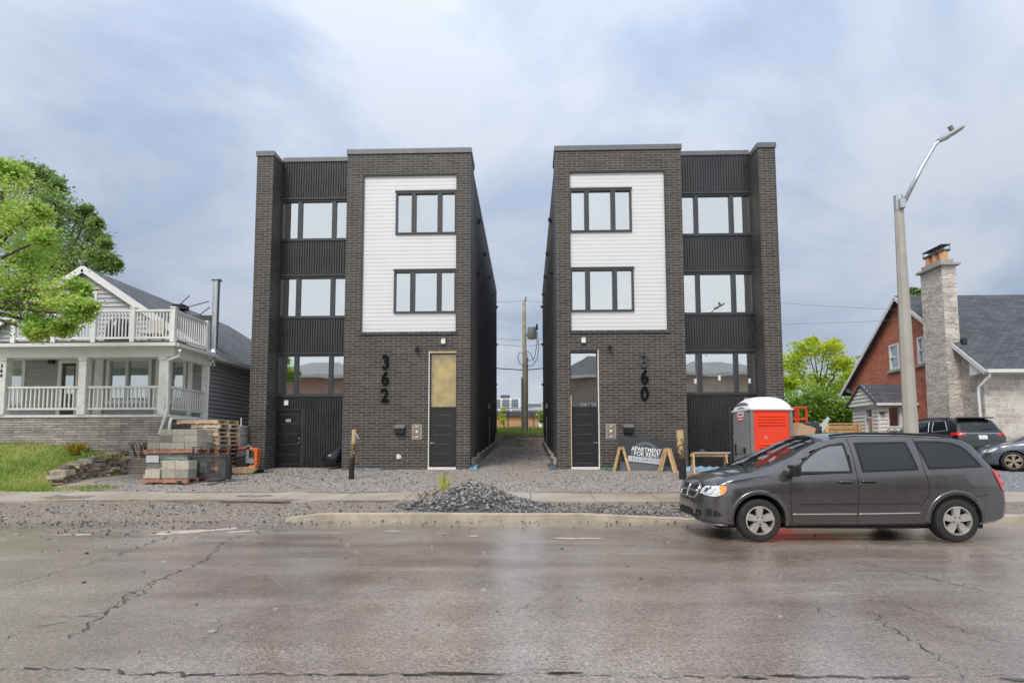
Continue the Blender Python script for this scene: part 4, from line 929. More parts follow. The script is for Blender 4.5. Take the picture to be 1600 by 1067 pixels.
# ================================================================ STONE AND BRICK HOUSE (right)
def right_house():
    Yf, Yr = 24.0, 33.6; Xg = U(1537, 600, Yf).x; Ym = (Yf + Yr) / 2 + .1
    ze = 4.75; zr = U(1422, 462, Ym).z; zb = .5
    root = empty('stone_house', (Xg, Yf, .95), 'stone and red brick house with tall stone chimney at the right edge', 'house')
    sl = (zr - ze) / (Ym - Yf + .5)
    # front wall of coursed stone
    m = MB(); m.box(Xg, Xg + 26, Yf, Yf + .3, zb, ze + .1); m.build('front_wall', MT['stone2'], root)
    def gab(y0, y1):
        def zt(y): return min(zr - .15 - sl * abs(y - Ym), zr - .15)
        ys = sorted({y0, y1, *([Ym] if y0 < Ym < y1 else [])}); return [(y, zt(y)) for y in ys]
    Ys = 26.0
    m = MB(); top = gab(Yf + .3, Ys); m.prism([(Yf + .3, zb), (Ys, zb)] + top[::-1], 0, Xg, Xg + .3); m.build('stone_gable_wall', MT['stone'], root)
    # brick part with two windows (built as strips around the openings)
    wz0, wz1 = UX(1400, 577, Xg).z, UX(1400, 537, Xg).z
    wa = sorted((UX(1390, 560, Xg).y, UX(1405.5, 560, Xg).y)); wb = sorted((UX(1436, 550, Xg).y, UX(1452, 550, Xg).y))
    wb = [wb[0], wb[0] + (wa[1] - wa[0])]
    holes = [(wa[0], wa[1], wz0, wz1), (wb[0], wb[1], wz0, wz1)]
    m = MB(); cut = sorted({Ys, Yr, Ym, *wa, *wb})
    for a, b in zip(cut[:-1], cut[1:]):
        hz_ = [h for h in holes if h[0] <= a and b <= h[1]]; tp = gab(a, b)
        if hz_: m.box(Xg, Xg + .25, a, b, zb, wz0); m.prism([(a, wz1), (b, wz1)] + tp[::-1], 0, Xg, Xg + .25)
        else: m.prism([(a, zb), (b, zb)] + tp[::-1], 0, Xg, Xg + .25)
    m.build('brick_gable_wall', MT['red_brick'], root)
    for h in holes:
        w = window(root, h[0], h[1], h[2], h[3], Xg, .10, axis='x', sign=-1, frame='white', glass='house_glass', hbar=(h[2] + h[3]) / 2, curtain_or_backing='dark_room')
        s = MB(); s.box(Xg - .10, Xg + .02, h[0] - .12, h[1] + .12, h[2] - .14, h[2] - .003); s.build('window_sill', MT['concrete'], w)
    # roof
    t = .12; X1 = Xg + 26.4; X0 = Xg - .30
    for s, ye in ((-1, Yf - .5), (1, Yr + .7)):
        m = MB(); m.add([(X0, Ym, zr), (X1, Ym, zr), (X1, ye, ze), (X0, ye, ze), (X0, Ym, zr - t), (X1, Ym, zr - t), (X1, ye, ze - t), (X0, ye, ze - t)],
              [(3, 2, 1, 0) if s < 0 else (0, 1, 2, 3), (4, 5, 6, 7) if s < 0 else (7, 6, 5, 4), (3, 7, 6, 2), (0, 4, 7, 3), (1, 2, 6, 5)]); m.build('roof', MT['shingle_dark'], root)
        m = MB(); m.bar((X0 - .02, Ym, zr - .13), (X0 - .02, ye, ze - .13), .04, .17); m.build('rake_board', MT['white'], root)
        m = MB(); m.box(X0 + .02, Xg - .0, min(ye, Ym), max(ye, Ym), 0, .01) if False else None
    m = MB(); m.bar((X0, Yf - .56, ze - .08), (X1, Yf - .56, ze - .08), .12, .14); m.build('eave_gutter', MT['white'], root)
    m = MB(); m.box(X0 + .02, X1, Yf - .49, Yf - .002, ze - .17, ze - .13); m.prism([(Yf - .5, ze - .16), (Yf + .35, ze - .16), (Yf + .35, ze + .55), (Yf - .5, ze - .05)], 0, X0 + .02, Xg - .012); m.build('soffit_box', MT['white'], root)
    m = MB(); x = Xg - .05; m.tube([(x - .1, Yf - .5, ze - .15), (x - .1, Yf - .5, ze - .3), (x - .28, Yf - .12, ze - .75), (x - .28, Yf - .1, ze - .95), (x - .22, Yf - .1, .9)], .055, 8); m.build('downspout', MT['white'], root)
    # chimney on the gable
    xc0, xc1 = Xg - .58, Xg + .02; y0, y1 = 25.2, 26.55; zt = UX(1455, 422, xc0).z
    m = MB(); m.add([(xc0 - .02, y0 - .03, zb), (xc1, y0 - .03, zb), (xc1, y1 + .02, zb), (xc0 - .02, y1 + .02, zb), (xc0, y0, zt), (xc1 + .03, y0, zt), (xc1 + .03, y1, zt), (xc0, y1, zt)], [(0, 1, 5, 4), (1, 2, 6, 5), (2, 3, 7, 6), (3, 0, 4, 7), (4, 5, 6, 7)]); ch = m.build('chimney', MT['stone'], root)
    m = MB(); m.box(xc0 - .14, xc1 + .17, y0 - .14, y1 + .14, zt, zt + .10); m.box(xc0 + .02, xc1 + .0, y0 + .05, y1 - .05, zt + .10, zt + .32); m.build('chimney_cap', MT['concrete'], ch)
    for k, y in enumerate((y0 + .25, y0 + .675, y0 + 1.10)):
        m = MB(); xm = (xc0 + xc1) / 2; m.tube([(xm, y, zt + .3), (xm, y, zt + .72)], .17, 14); fp = m.build('flue_pot', MT['terracotta'], ch)
        m = MB(); m.box(xm - .195, xm + .195, y - .195, y + .195, zt + .721, zt + .80); m.box(xm - .21, xm + .21, y - .21, y + .21, zt + 1.0, zt + 1.03)
        for a, b in ((-1, -1), (1, -1), (1, 1), (-1, 1)): m.box(xm + a * .17 - .01, xm + a * .17 + .01, y + b * .17 - .01, y + b * .17 + .01, zt + .78, zt + 1.0)
        m.build('flue_cap', MT['rust_steel'], fp)
    m = MB(); m.box(Xg + .02, Xg + .22, Yf + 1.0, Yf + 1.15, ze + 1.35, ze + 1.62); m.build('flashing', MT['plastic_black'], root)
    # sun room on the gable side
    ys0, ys1 = 28.3, 30.4; xs0 = U(1372, 650, ys0).x; xs1 = Xg - .002; zt = U(1400, 630, ys0).z; za = UX(1347, 600, xs0 - .2).z
    w0, w1 = U(1387, 670, ys0).x, min(U(1409, 670, ys0).x, xs1 - .15); wz0_, wz1_ = U(1400, 668, ys0).z, U(1400, 634, ys0).z
    wl = sorted((UX(1352, 650, xs0).y, UX(1365, 650, xs0).y)); 
    m = MB(); lap(m, lambda z: (xs0, xs1), .6, zt, ys0, .19, dep=.05, holes=[(w0, w1, wz0_, wz1_)]); m.build('sunroom_front', MT['siding_white'], root)
    m = MB(); lap(m, lambda z: (ys0, ys1), .6, zt, xs0, .19, dep=.05, axis='x', sign=-1, holes=[(wl[0], wl[1], wz0_ - .3, wz1_ - .05)]); m.build('sunroom_side', MT['siding_white'], root)
    ymid = (ys0 + ys1) / 2
    m = MB(); lap(m, lambda z: (ymid - (za - z) * (ymid - ys0 + .3) / (za - zt + .1), ymid + (za - z) * (ymid - ys0 + .3) / (za - zt + .1)), zt - .02, za - .05, xs0 - .15, .19, dep=.05, axis='x', sign=-1); m.build('sunroom_gable', MT['siding_white'], root)
    window(root, w0, w1, wz0_, wz1_, ys0, .08, frame='white', glass='house_glass', out=.04, curtain_or_backing='red_brick')
    window(root, wl[0], wl[1], wz0_ - .3, wz1_ - .05, xs0, .08, axis='x', sign=-1, frame='white', glass='house_glass', out=.04, hbar=(wz0_ + wz1_) / 2, curtain_or_backing='dark_room')
    for s, ye in ((-1, ys0 - .3), (1, ys1 + .3)):
        m = MB(); zl = zt - .02; m.add([(xs0 - .25, ymid, za), (xs1, ymid, za), (xs1, ye, zl), (xs0 - .25, ye, zl), (xs0 - .25, ymid, za - .08), (xs1, ymid, za - .08), (xs1, ye, zl - .08), (xs0 - .25, ye, zl - .08)],
               [(3, 2, 1, 0) if s < 0 else (0, 1, 2, 3), (4, 5, 6, 7) if s < 0 else (7, 6, 5, 4), (3, 7, 6, 2), (0, 4, 7, 3)]); m.build('sunroom_roof', MT['shingle_dark'], root)
    m = MB(); m.bar((xs0 - .25, ys0 - .33, zt - .06), (xs1, ys0 - .33, zt - .06), .08, .13); m.build('sunroom_gutter', MT['white'], root)
    m = MB(); m.box(xs0 - .2, xs0 + .02, ys0 + .0, ys1, zt - .06, zt - .03); m.box(xs0 - .03, xs0 + .1, ys0 - .03, ys0 + .02, .6, zt - .03); m.build('sunroom_trim', MT['white'], root)
    # porch light and letter box by the sun room window
    p = U(1377, 645, ys0 - .08); m = MB(); m.box(p.x - .06, p.x + .14, ys0 - .2, ys0 - .03, p.z - .03, p.z + .05); m.build('wall_light', MT['plastic_black'], root)
    # satellite dish at the rear eave
    q = U(1329, 605, 33.9); m = MB(); m.tube([q + Vector((.4, 0, -.4)), q + Vector((.1, -.1, 0))], .03, 6); m.tube([q + Vector((0, -.12, 0)), q + Vector((-.04, -.22, .02)), q + Vector((-.1, -.28, .03))], [.06, .34, .42], 14, caps=False); m.build('satellite_dish', MT['grey_plate'], root)
    return root, Xg
RH, XG = right_house()

# ================================================================ HOUSES ACROSS THE STREET (seen mirrored in the windows)
MT['mirror_brick'] = brick_mat('muted brick', (.58, .34, .26), (.48, .26, .19), (.5, .43, .38), .24, .08); MT['mirror_tan'] = M('tan boards', (.66, .53, .42), .7, 0, .2, 1); MT['mirror_brown'] = M('brown boards', (.36, .30, .25), .7, 0, .25, 2)
def far_side_house(x0, x1, y0, name, label, wall, zev, zrg, roofm):
    root = empty(name, ((x0 + x1) / 2, y0, .1), label, 'house'); y1 = y0 - 9; xm = (x0 + x1) / 2; ym = (y0 + y1) / 2
    wins = [(x0 + 1.2, x0 + 2.6, 3.9, 5.5), (x1 - 2.6, x1 - 1.2, 3.9, 5.5), (x0 + 1.2, x0 + 2.6, 1.1, 2.6), (x1 - 3.2, x1 - 1.2, 1.1, 2.6)]
    m = MB(); m.wall(x0, x1, .1, zev, wins, y0 - .3, y0); m.box(x0, x0 + .3, y1, y0 - .3, .1, zev); m.box(x1 - .3, x1, y1, y0 - .3, .1, zev); m.box(x0, x1, y1 - .3, y1, .1, zev); m.build('wall', MT[wall], root)
    for a, b, c, d in wins: window(root, a, b, c, d, y0, .09, [((a + b) / 2 - .04, (a + b) / 2 + .04)], frame='white', glass='house_glass', sign=1, curtain_or_backing='dark_room')
    e = .6; m = MB(); r0, r1 = (xm - 1.5, ym, zrg), (xm + 1.5, ym, zrg); c = [(x0 - e, y0 + e, zev), (x1 + e, y0 + e, zev), (x1 + e, y1 - e, zev), (x0 - e, y1 - e, zev)]
    m.add(c + [r0, r1], [(1, 0, 4, 5), (2, 1, 5), (3, 2, 5, 4), (0, 3, 4), (0, 1, 2, 3)]); m.build('roof', MT[roofm], root)
    m = MB(); m.wall(x0 - e, x1 + e, zev - .28, zev - .02, [], y0 + e, y0 + e + .06); m.build('eave_board', MT['white'], root)
    m = MB(); m.box(xm - .5, xm + .5, y0 - .02, y0 + .04, .3, 2.4); m.build('front_door', MT['dark_wood'], root)
far_side_house(-25.0, -15.6, -9, 'brick_house', 'red brick house across the street mirrored in the windows of number 362', 'mirror_brick', 8.3, 10.2, 'concrete')
far_side_house(3.6, 11.2, -9, 'brown_house', 'dark brown house across the street mirrored in the entrance glass of number 360', 'mirror_brown', 8.0, 10.4, 'shingle')
far_side_house(13.2, 23.0, -9, 'tan_house', 'tan house with white eaves across the street mirrored in the low window of number 360', 'mirror_tan', 8.3, 10.0, 'concrete')

# ================================================================ TREES AND PLANTS
def leaf_arrays(subs, per, size, sig, upb=.35):
    c = np.repeat(np.array([s[0] for s in subs]), per, axis=0); rad = np.repeat(np.array([s[1] for s in subs]), per); tb = np.repeat(np.array([s[2] for s in subs]), per)
    n = len(c); p = c + rng.normal(0, 1, (n, 3)) * rad[:, None] * sig * np.array([1, 1, .75])
    nrm = rng.normal(0, 1, (n, 3)); nrm[:, 2] = np.abs(nrm[:, 2]) + upb; nrm /= np.linalg.norm(nrm, axis=1)[:, None]
    a = np.cross(nrm, rng.normal(0, 1, (n, 3))); a /= np.linalg.norm(a, axis=1)[:, None]; b = np.cross(nrm, a)
    s = size * rng.uniform(.6, 1.25, n)[:, None]
    v = np.stack([p - a * s * .55, p - b * s * .36 + nrm * s * .06, p + a * s * .6 - nrm * s * .05, p + b * s * .36 + nrm * s * .06], 1).reshape(-1, 3)
    tint = np.clip(tb + rng.normal(0, .16, n), 0, 1); return v, tint
def leaf_object(name, v, tint, mat, parent=None, k=4):
    n = len(v) // k; me = bpy.data.meshes.new(name); me.vertices.add(n * k); me.vertices.foreach_set('co', v.ravel()); me.loops.add(n * k); me.loops.foreach_set('vertex_index', np.arange(n * k))
    me.polygons.add(n); me.polygons.foreach_set('loop_start', np.arange(n) * k)
    me.update(calc_edges=True)
    at = me.attributes.new('tint', 'FLOAT', 'FACE'); at.data.foreach_set('value', tint.astype(np.float32)); me.materials.append(mat); me.validate()
    o = bpy.data.objects.new(name, me); COL.objects.link(o); o.parent = parent; return o
def tree(name, label, base, clumps, nsub, per, size, mat, trunk_r=.25, sig=.32, group=None, fork=None, cat='tree', bark='bark', twigs=True):
    root = empty(name, base, label, cat, group); B = Vector(base); subs = []; tb = MB()
    fork = Vector(fork) if fork else B + (Vector(np.mean([c for c, r in clumps], axis=0)) - B) * .45
    mid = B.lerp(fork, .5) + Vector((.06, .03, 0))
    tb.tube([B - Vector((0, 0, .3)), B + Vector((0, 0, .15)), mid, fork], [trunk_r * 1.35, trunk_r * 1.05, trunk_r * .88, trunk_r * .68], 10)
    for c, r in clumps:
        c = Vector(c); q = fork.lerp(c, .55) + Vector((random.gauss(0, .12), random.gauss(0, .12), r * .15))
        tb.tube([fork, q, c], [trunk_r * .42, trunk_r * .24, trunk_r * .09], 6)
        ctint = random.gauss(.5, .1)
        for k in range(nsub):
            d = Vector((random.gauss(0, 1), random.gauss(0, 1), random.gauss(0, .8))).normalized() * (r * (.35 + .65 * random.random() ** .6)); d.z *= .85
            s = c + d; subs.append((tuple(s), r * (.75 if random.random() < .6 else .5), min(1, max(0, ctint + random.gauss(0, .13)))))
            if twigs and k % 2 == 0: tb.tube([c, c + d * .55 + Vector((0, 0, -.02 * r)), s], [trunk_r * .08, trunk_r * .05, trunk_r * .02], 4, caps=False)
    tb.build('trunk', MT[bark], root, smooth=True)
    v, t = leaf_arrays(subs, per, size, sig); leaf_object('crown', v - np.array(base), t, MT[mat], root); return root
def cl(lst, Y, dy=.6):
    out = []
    for px, py, r in lst: y = Y + random.uniform(-dy, dy); p = U(px, py, y); out.append((tuple(p), r * y / F))
    return out
Ym_ = 14.6
tree('maple_tree', 'bright yellow green maple reaching in over the left porch', (U(-150, 700, Ym_).x, Ym_, .5),
     cl([(-40, 300, 70), (5, 305, 46), (34, 350, 38), (-10, 380, 55), (40, 400, 34), (10, 440, 45), (52, 440, 36), (30, 480, 34), (88, 462, 30), (112, 478, 26), (70, 505, 24), (128, 492, 16), (-45, 460, 60), (24, 272, 20), (98, 512, 15), (60, 330, 16), (70, 372, 18), (140, 478, 9), (125, 450, 14), (56, 520, 14), (8, 262, 14)], Ym_, .5),
     20, 50, .088, 'leaf_maple', .20, .5, fork=tuple(U(-110, 470, Ym_)))
Yk = 35.0
tree('broadleaf_tree', 'tall dark green tree rising behind the grey house', (U(88, 640, Yk).x, Yk, 2.0),
     cl([(60, 300, 30), (25, 280, 28), (85, 318, 30), (118, 345, 28), (140, 372, 24), (158, 400, 20), (172, 416, 12), (100, 385, 30), (62, 350, 36), (118, 415, 26), (60, 410, 34), (30, 340, 40), (0, 380, 50), (72, 275, 16), (136, 332, 12), (150, 350, 10), (42, 262, 10), (182, 412, 6), (90, 292, 12), (165, 382, 9)], Yk, 1.5),
     20, 48, .19, 'leaf_dark', .32, .48, fork=tuple(U(90, 450, Yk)))
Yt = 42.0
tree('lime_tree', 'yellow green tree between the black building and the brick gable', (U(1282, 660, Yt).x, Yt, 2.6),
     cl([(1238, 566, 20), (1262, 548, 20), (1288, 552, 22), (1314, 566, 18), (1330, 586, 14), (1248, 592, 22), (1288, 590, 26), (1322, 608, 18), (1232, 600, 14), (1300, 540, 9), (1270, 534, 8)], Yt, 1.5), 17, 46, .20, 'leaf_lime', .2, .46)
for k, (px, py, r) in enumerate([(1240, 628, 24), (1268, 622, 22), (1298, 626, 24), (1328, 634, 18)]):
    lab = ['dense green bush right beside the black building behind the red toilet', 'dense green bush behind the red guard rail', 'dense green bush above the middle of the cedar fence', 'dense green bush touching the pale sun room'][k]
    tree('hedge_bush', lab, (U(px, 690, 37).x, 37, 2.2), cl([(px, py, r), (px - 6, py + 14, r), (px + 8, py + 20, r * .9), (px + 4, py + 38, r * .9)], 37, .5), 16, 46, .17, 'leaf_hedge', .1, .42, group='hedge behind the cedar fence', cat='bush')
tree('young_tree', 'small leafy tree beside the orange brown wall in the alley gap', (U(852, 668, 47).x, 47, 2.9), cl([(850, 648, 9), (856, 655, 9), (846, 656, 7), (858, 642, 7)], 47, .4), 10, 26, .22, 'leaf_dark', .09, .4)
tree('young_tree', 'small pale tree against the left building corner in the alley gap', (U(788, 672, 46).x, 46, 2.9), cl([(784, 650, 6), (785, 658, 6), (787, 640, 4)], 46, .3), 9, 18, .13, 'leaf_lime', .06, .42)
tree('roofline_tree', 'tip of a green tree showing above the roof beside the stone chimney', (U(1430, 640, 48).x, 48, 3), cl([(1428, 458, 9), (1434, 468, 10), (1422, 470, 10)], 48, .5), 10, 26, .3, 'leaf_dark', .15, .36)
tree('street_tree', 'green tree across the street mirrored in the window of number 362', (-14.6, -11, .1), [((-14.6, -11, 8.5), 1.7), ((-13.4, -11, 10), 1.6), ((-15.6, -11, 10.4), 1.5), ((-14.4, -11.4, 11.8), 1.3)], 14, 40, .2, 'leaf_dark', .18, .34)
tree('street_tree', 'pale green tree across the street at the left', (-28, -8, .1), [((-28, -8, 6.5), 1.8), ((-27, -8, 8.6), 1.7), ((-29, -8, 8.8), 1.6)], 14, 40, .2, 'leaf_lime', .2, .34)
# low plants
def tuft(name, label, p, n, h, spread, mat, w=.02, cat='plant', lean=.4):
    v = []; t = []
    for _ in range(n):
        a = random.random() * 6.28; r = spread * random.random() ** .7; x, y = p[0] + r * math.cos(a), p[1] + r * math.sin(a); hh = h * (.5 + .6 * random.random())
        dx, dy = random.gauss(0, lean) * hh, random.gauss(0, lean) * hh; ww = w * (.5 + random.random()); b = random.random() * 6.28; ox, oy = ww * math.cos(b), ww * math.sin(b)
        v += [(x - ox, y - oy, p[2] - .02), (x + ox, y + oy, p[2] - .02), (x + dx * .6 + ox * .7, y + dy * .6 + oy * .7, p[2] + hh * .7), (x + dx, y + dy, p[2] + hh)]; t.append(random.random())
    o = leaf_object(name, np.array(v) - np.array(p), np.array(t), MT[mat]); o.location = p; return tag(o, label, cat)
def at_lawn(px, y): x = U(px, 700, y).x; return (x, y, lawn_z(x, y))
tuft('garden_tuft', 'bright green tuft at the foot of the porch stone beside the blocks', at_lawn(231, 18.9), 160, .55, .28, 'grass', .03)
tuft('garden_tuft', 'low green clump of leaves along the stone porch base', at_lawn(165, 18.0), 200, .26, .6, 'grass', .03)
tuft('yellow_flowers', 'yellow flowering plant at the foot of the stone porch base', at_lawn(119, 18.0), 130, .42, .2, 'leaf_yellow', .03)
tuft('red_shrub', 'thin shrub with dark red leaves before the stone porch base', at_lawn(222, 18.0), 34, .62, .22, 'leaf_red', .007, lean=.3)
p = G(694, 771); tuft('roadside_weed', 'tall yellow green weed growing left of the gravel heap', (p.x, p.y, gz(p.x, p.y)), 46, .58, .16, 'leaf_lime', .006, lean=.16)
p = G(676, 783); tuft('dry_weeds', 'dry brown weed stems on the left flank of the gravel heap', (p.x, p.y + .05, gz(p.x, p.y) + .02), 90, .24, .4, 'dry_stem', .005, lean=.7)
p = (U(1592, 680, 23.3).x, 23.3, gz(20, 23.3)); tree('juniper_shrub', 'green shrub against the stone front wall at the right edge', p, [((p[0], 23.3, p[2] + .45), .42), ((p[0] + .3, 23.3, p[2] + .7), .36), ((p[0] + .5, 23.3, p[2] + .4), .4)], 12, 34, .09, 'leaf_hedge', .05, .4, cat='shrub')
# grass blades on the lawn
v = []; t = []
def blades(n, fx, fy, fz, h, w):
    for _ in range(n):
        x, y = fx(), fy()
        if fz is lawn_z and x > lawn_edge(y) + .05: continue
        z = fz(x, y); b = random.random() * 6.28; ww = w * (.6 + .8 * random.random()); hh = h * (.4 + random.random()); dx, dy = random.gauss(0, .35) * hh, random.gauss(0, .35) * hh
        v.extend([(x - ww * math.cos(b), y - ww * math.sin(b), z - .01), (x + ww * math.cos(b), y + ww * math.sin(b), z - .01), (x + dx, y + dy, z + hh)])
        t.append(min(1, max(0, .45 + .35 * math.sin(x * 1.3 + 1) * math.sin(y * 1.7) + random.gauss(0, .2))))
blades(26000, lambda: u(-21, -12.7), lambda: u(14.5, 18.4), lawn_z, .085, .011)
blades(900, lambda: u(-13.9, -11.6), lambda: u(14.55, 15.6), lambda x, y: gz(x, y) + .02, .07, .01)
blades(3500, lambda: u(-2.6, 2.2), lambda: u(36.5, 45), lambda x, y: gz(x, y) + .02, .22, .03)
blades(1500, lambda: u(13.6, 17.2), lambda: u(20.3, 22.0), lambda x, y: gz(x, y) + .04, .1, .012)
tag(leaf_object('grass', np.array(v), np.array(t), MT['grass'], k=3), 'short rough grass blades of the lawns and back bank', 'grass', kind='stuff')

# ================================================================ CARS
class Car:
    # local axes: x forward (0 at the front axle), y to the car's left, z up from the ground
    def __init__(s, name, label, loc, rz, T, paint, group=None, cat='car'):
        s.T = T; s.paint = paint; s.root = empty(name, loc, label, cat, group, rz)
        s.x0, s.x1 = T['top'][0][0], T['top'][-1][0]
        s.xs = np.unique(np.round(np.concatenate([np.arange(s.x0, s.x1, .05), [s.x1]]), 4))
    def t(s, k, x): p = s.T[k]; return float(np.interp(x, [q[0] for q in p], [q[1] for q in p]))
    def section(s, x):
        zb, zt, wb = s.t('bot', x), s.t('top', x), s.t('wbelt', x); zl = min(s.t('belt', x), zt - .05); wr = min(s.t('wroof', x), wb * .96); dr = s.t('drop', x); zr = max(zl + .02, zt - dr)
        P = [(0, zb), (wb * .5, zb), (wb * .88, zb), (wb * .955, zb + .05)]
        for t in (.12, .25, .38, .5, .62, .74, .86, .94, 1): z = zb + .05 + t * (zl - zb - .05); P.append((wb * (.955 + .045 * math.sin(math.pi * min(1, t * .95) * .72) - .16 * max(0, t - .74)), z))
        yb = P[-1][0]
        for t in (.12, .3, .5, .7, .85, 1): P.append((yb + (wr - yb) * t + .018 * math.sin(math.pi * t), zl + (zr - zl) * t))
        for t in (.08, .2, .4, .65, .85, 1): P.append((wr * (1 - t), zr + (zt - zr) * (1 - (1 - t) ** 2.4)))
        return P
    def sidey(s, x, z):
        P = s.section(x)[3:19]; zs = [p[1] for p in P]; return float(np.interp(z, zs, [p[0] for p in P]))
    def topz(s, x, y):
        P = s.section(x)[12:][::-1]; return float(np.interp(abs(y), [p[0] for p in P], [p[1] for p in P]))
    def inside(s, x, y, z): return s.t('bot', x) <= z <= s.t('top', x) and s.sidey(x, z) >= abs(y) and (s.topz(x, y) >= z)
    def endx(s, y, z, front=True):
        rngx = np.arange(s.x1, s.x1 - 1.6, -.008) if front else np.arange(s.x0, s.x0 + 1.6, .008)
        for x in rngx:
            if s.inside(float(x), y, z): return float(x)
        return float(rngx[-1])
    def body(s, arches, cut_top=None, cut_side=None):
        mb = MB(); rings = []
        for x in s.xs:
            P = s.section(x); ring = [(x, y, z) for y, z in P] + [(x, -y, z) for y, z in P[-2:0:-1]]
            rings.append(len(mb.v)); mb.v += ring; n = len(ring)
        for i in range(len(rings) - 1):
            for k in range(n):
                a, b = rings[i] + k, rings[i] + (k + 1) % n; mb.f.append((a, b, b + n, a + n)); mb.m.append(0)
        mb.f.append(tuple(rings[0] + k for k in reversed(range(n)))); mb.m.append(0); mb.f.append(tuple(rings[-1] + k for k in range(n))); mb.m.append(0)
        o = mb.build('body', [MT[s.paint], MT['hub_dark']], s.root, world=False)
        bm = bmesh.new(); bm.from_mesh(o.data); bmesh.ops.recalc_face_normals(bm, faces=bm.faces); bm.to_mesh(o.data); bm.free()
        for ax, rr, zc in arches:
            c = MB(); c.tube([(ax, -1.3, zc), (ax, 1.3, zc)], rr, 40, 0); co = c.build('cutter', MT['hub_dark'], s.root, world=False)
            md = o.modifiers.new('arch', 'BOOLEAN'); md.operation = 'DIFFERENCE'; md.solver = 'EXACT'; md.object = co
            dg = bpy.context.evaluated_depsgraph_get(); me = bpy.data.meshes.new_from_object(o.evaluated_get(dg)); o.modifiers.clear(); old = o.data; o.data = me; bpy.data.meshes.remove(old); cm = co.data; bpy.data.objects.remove(co); bpy.data.meshes.remove(cm)
        def inpoly(p, poly):
            c = False; j = len(poly) - 1
            for i in range(len(poly)):
                if (poly[i][1] > p[1]) != (poly[j][1] > p[1]) and p[0] < (poly[j][0] - poly[i][0]) * (p[1] - poly[i][1]) / (poly[j][1] - poly[i][1]) + poly[i][0]: c = not c
                j = i
            return c
        bm = bmesh.new(); bm.from_mesh(o.data); kill = []
        for f in bm.faces:
            c = f.calc_center_median()
            if cut_top and f.normal.z > .1 and inpoly((c.x, c.y), cut_top): kill.append(f)
            elif cut_side and abs(c.y) > .5 and any(inpoly((c.x, c.z), q) for q in cut_side) and abs(f.normal.y) > .4: kill.append(f)
        bmesh.ops.delete(bm, geom=kill, context='FACES'); bm.to_mesh(o.data); bm.free()
        for p in o.data.polygons: p.use_smooth = True
        try: o.data.set_sharp_from_angle(angle=R(38))
        except Exception: pass
        s.bodyo = o; return o
    def patch(s, name, poly, mode, off, mat, parent=None, side=1, thick=0.0, grid=.12, ring=0.0):
        # a flat outline laid on the bodywork; ring > 0 leaves only a border of that width
        bm = bmesh.new(); vs = [bm.verts.new((p[0], p[1], 0)) for p in poly]; bm.faces.new(vs)
        bm.normal_update()
        if ring:
            r = bmesh.ops.inset_region(bm, faces=list(bm.faces), thickness=ring, use_even_offset=True, use_boundary=True); inner = [f for f in bm.faces if f not in r['faces']]; bmesh.ops.delete(bm, geom=inner, context='FACES')
        xs = [p[0] for p in poly]; ys = [p[1] for p in poly]
        for ax, lo, hi in ((0, min(xs), max(xs)), (1, min(ys), max(ys))):
            for c in np.arange(lo + grid, hi, grid):
                no = (1, 0, 0) if ax == 0 else (0, 1, 0); co = (c, 0, 0) if ax == 0 else (0, c, 0)
                bmesh.ops.bisect_plane(bm, geom=list(bm.verts) + list(bm.edges) + list(bm.faces), plane_co=co, plane_no=no)
        for v in bm.verts:
            a, b = v.co.x, v.co.y
            if mode == 'side': v.co = (a, side * (s.sidey(a, b) + off), b)
            elif mode == 'top': v.co = (a, b, s.topz(a, b) + off)
            elif mode == 'front': v.co = (s.endx(a, b) + off, a, b)
            else: v.co = (s.endx(a, b, False) - off, a, b)
        if thick:
            d = {'side': (0, -side * thick, 0), 'top': (0, 0, -thick), 'front': (-thick, 0, 0), 'rear': (thick, 0, 0)}[mode]
            r = bmesh.ops.extrude_face_region(bm, geom=list(bm.faces)); bmesh.ops.translate(bm, vec=d, verts=[g for g in r['geom'] if isinstance(g, bmesh.types.BMVert)])
        bmesh.ops.recalc_face_normals(bm, faces=bm.faces)
        me = bpy.data.meshes.new(name); bm.to_mesh(me); bm.free(); me.materials.append(MT[mat]); me.uv_layers.new(name='UVMap')
        for p in me.polygons: p.use_smooth = True
        try: me.set_sharp_from_angle(angle=R(40))
        except Exception: pass
        o = bpy.data.objects.new(name, me); COL.objects.link(o); o.parent = parent or s.root; return o
    def strip(s, name, line, w, mat, side=1, off=.002, mode='side', parent=None, th=None):
        mb = MB(); pts = []
        for a, b in zip(line[:-1], line[1:]):
            n = max(2, int(math.hypot(b[0] - a[0], b[1] - a[1]) / .05))
            for i in range(n): pts.append((a[0] + (b[0] - a[0]) * i / n, a[1] + (b[1] - a[1]) * i / n))
        pts.append(line[-1])
        P = []
        for a, b in pts:
            if mode == 'side': P.append((a, side * (s.sidey(a, b) + off), b))
            elif mode == 'top': P.append((a, b, s.topz(a, b) + off))
            elif mode == 'front': P.append((s.endx(a, b) + off, a, b))
            else: P.append((s.endx(a, b, False) - off, a, b))
        mb.tube(P, w / 2, 6); return mb.build(name, MT[mat], parent or s.root, world=False, smooth=True)
    def wheel(s, x, y, r, rim, w=.22, spokes=5, mat='alloy', sw=.085, twin=0):
        sg = 1 if y > 0 else -1
        hub = MB(); hub.tube([(x, y - sg * .16, r), (x, y - sg * .10, r)], rim * .98, 24); h = hub.build('wheel', MT['hub_dark'], s.root, world=False)
        # tyre: a closed turned section
        prof = [(rim * .97, -.5), (rim * 1.06, -.53), (r * .90, -.56), (r * .97, -.50), (r, -.36), (r, .36), (r * .97, .50), (r * .90, .56), (rim * 1.06, .53), (rim * .97, .5)]
        mb = MB(); n = 48; k = len(prof); yc = y - sg * w / 2
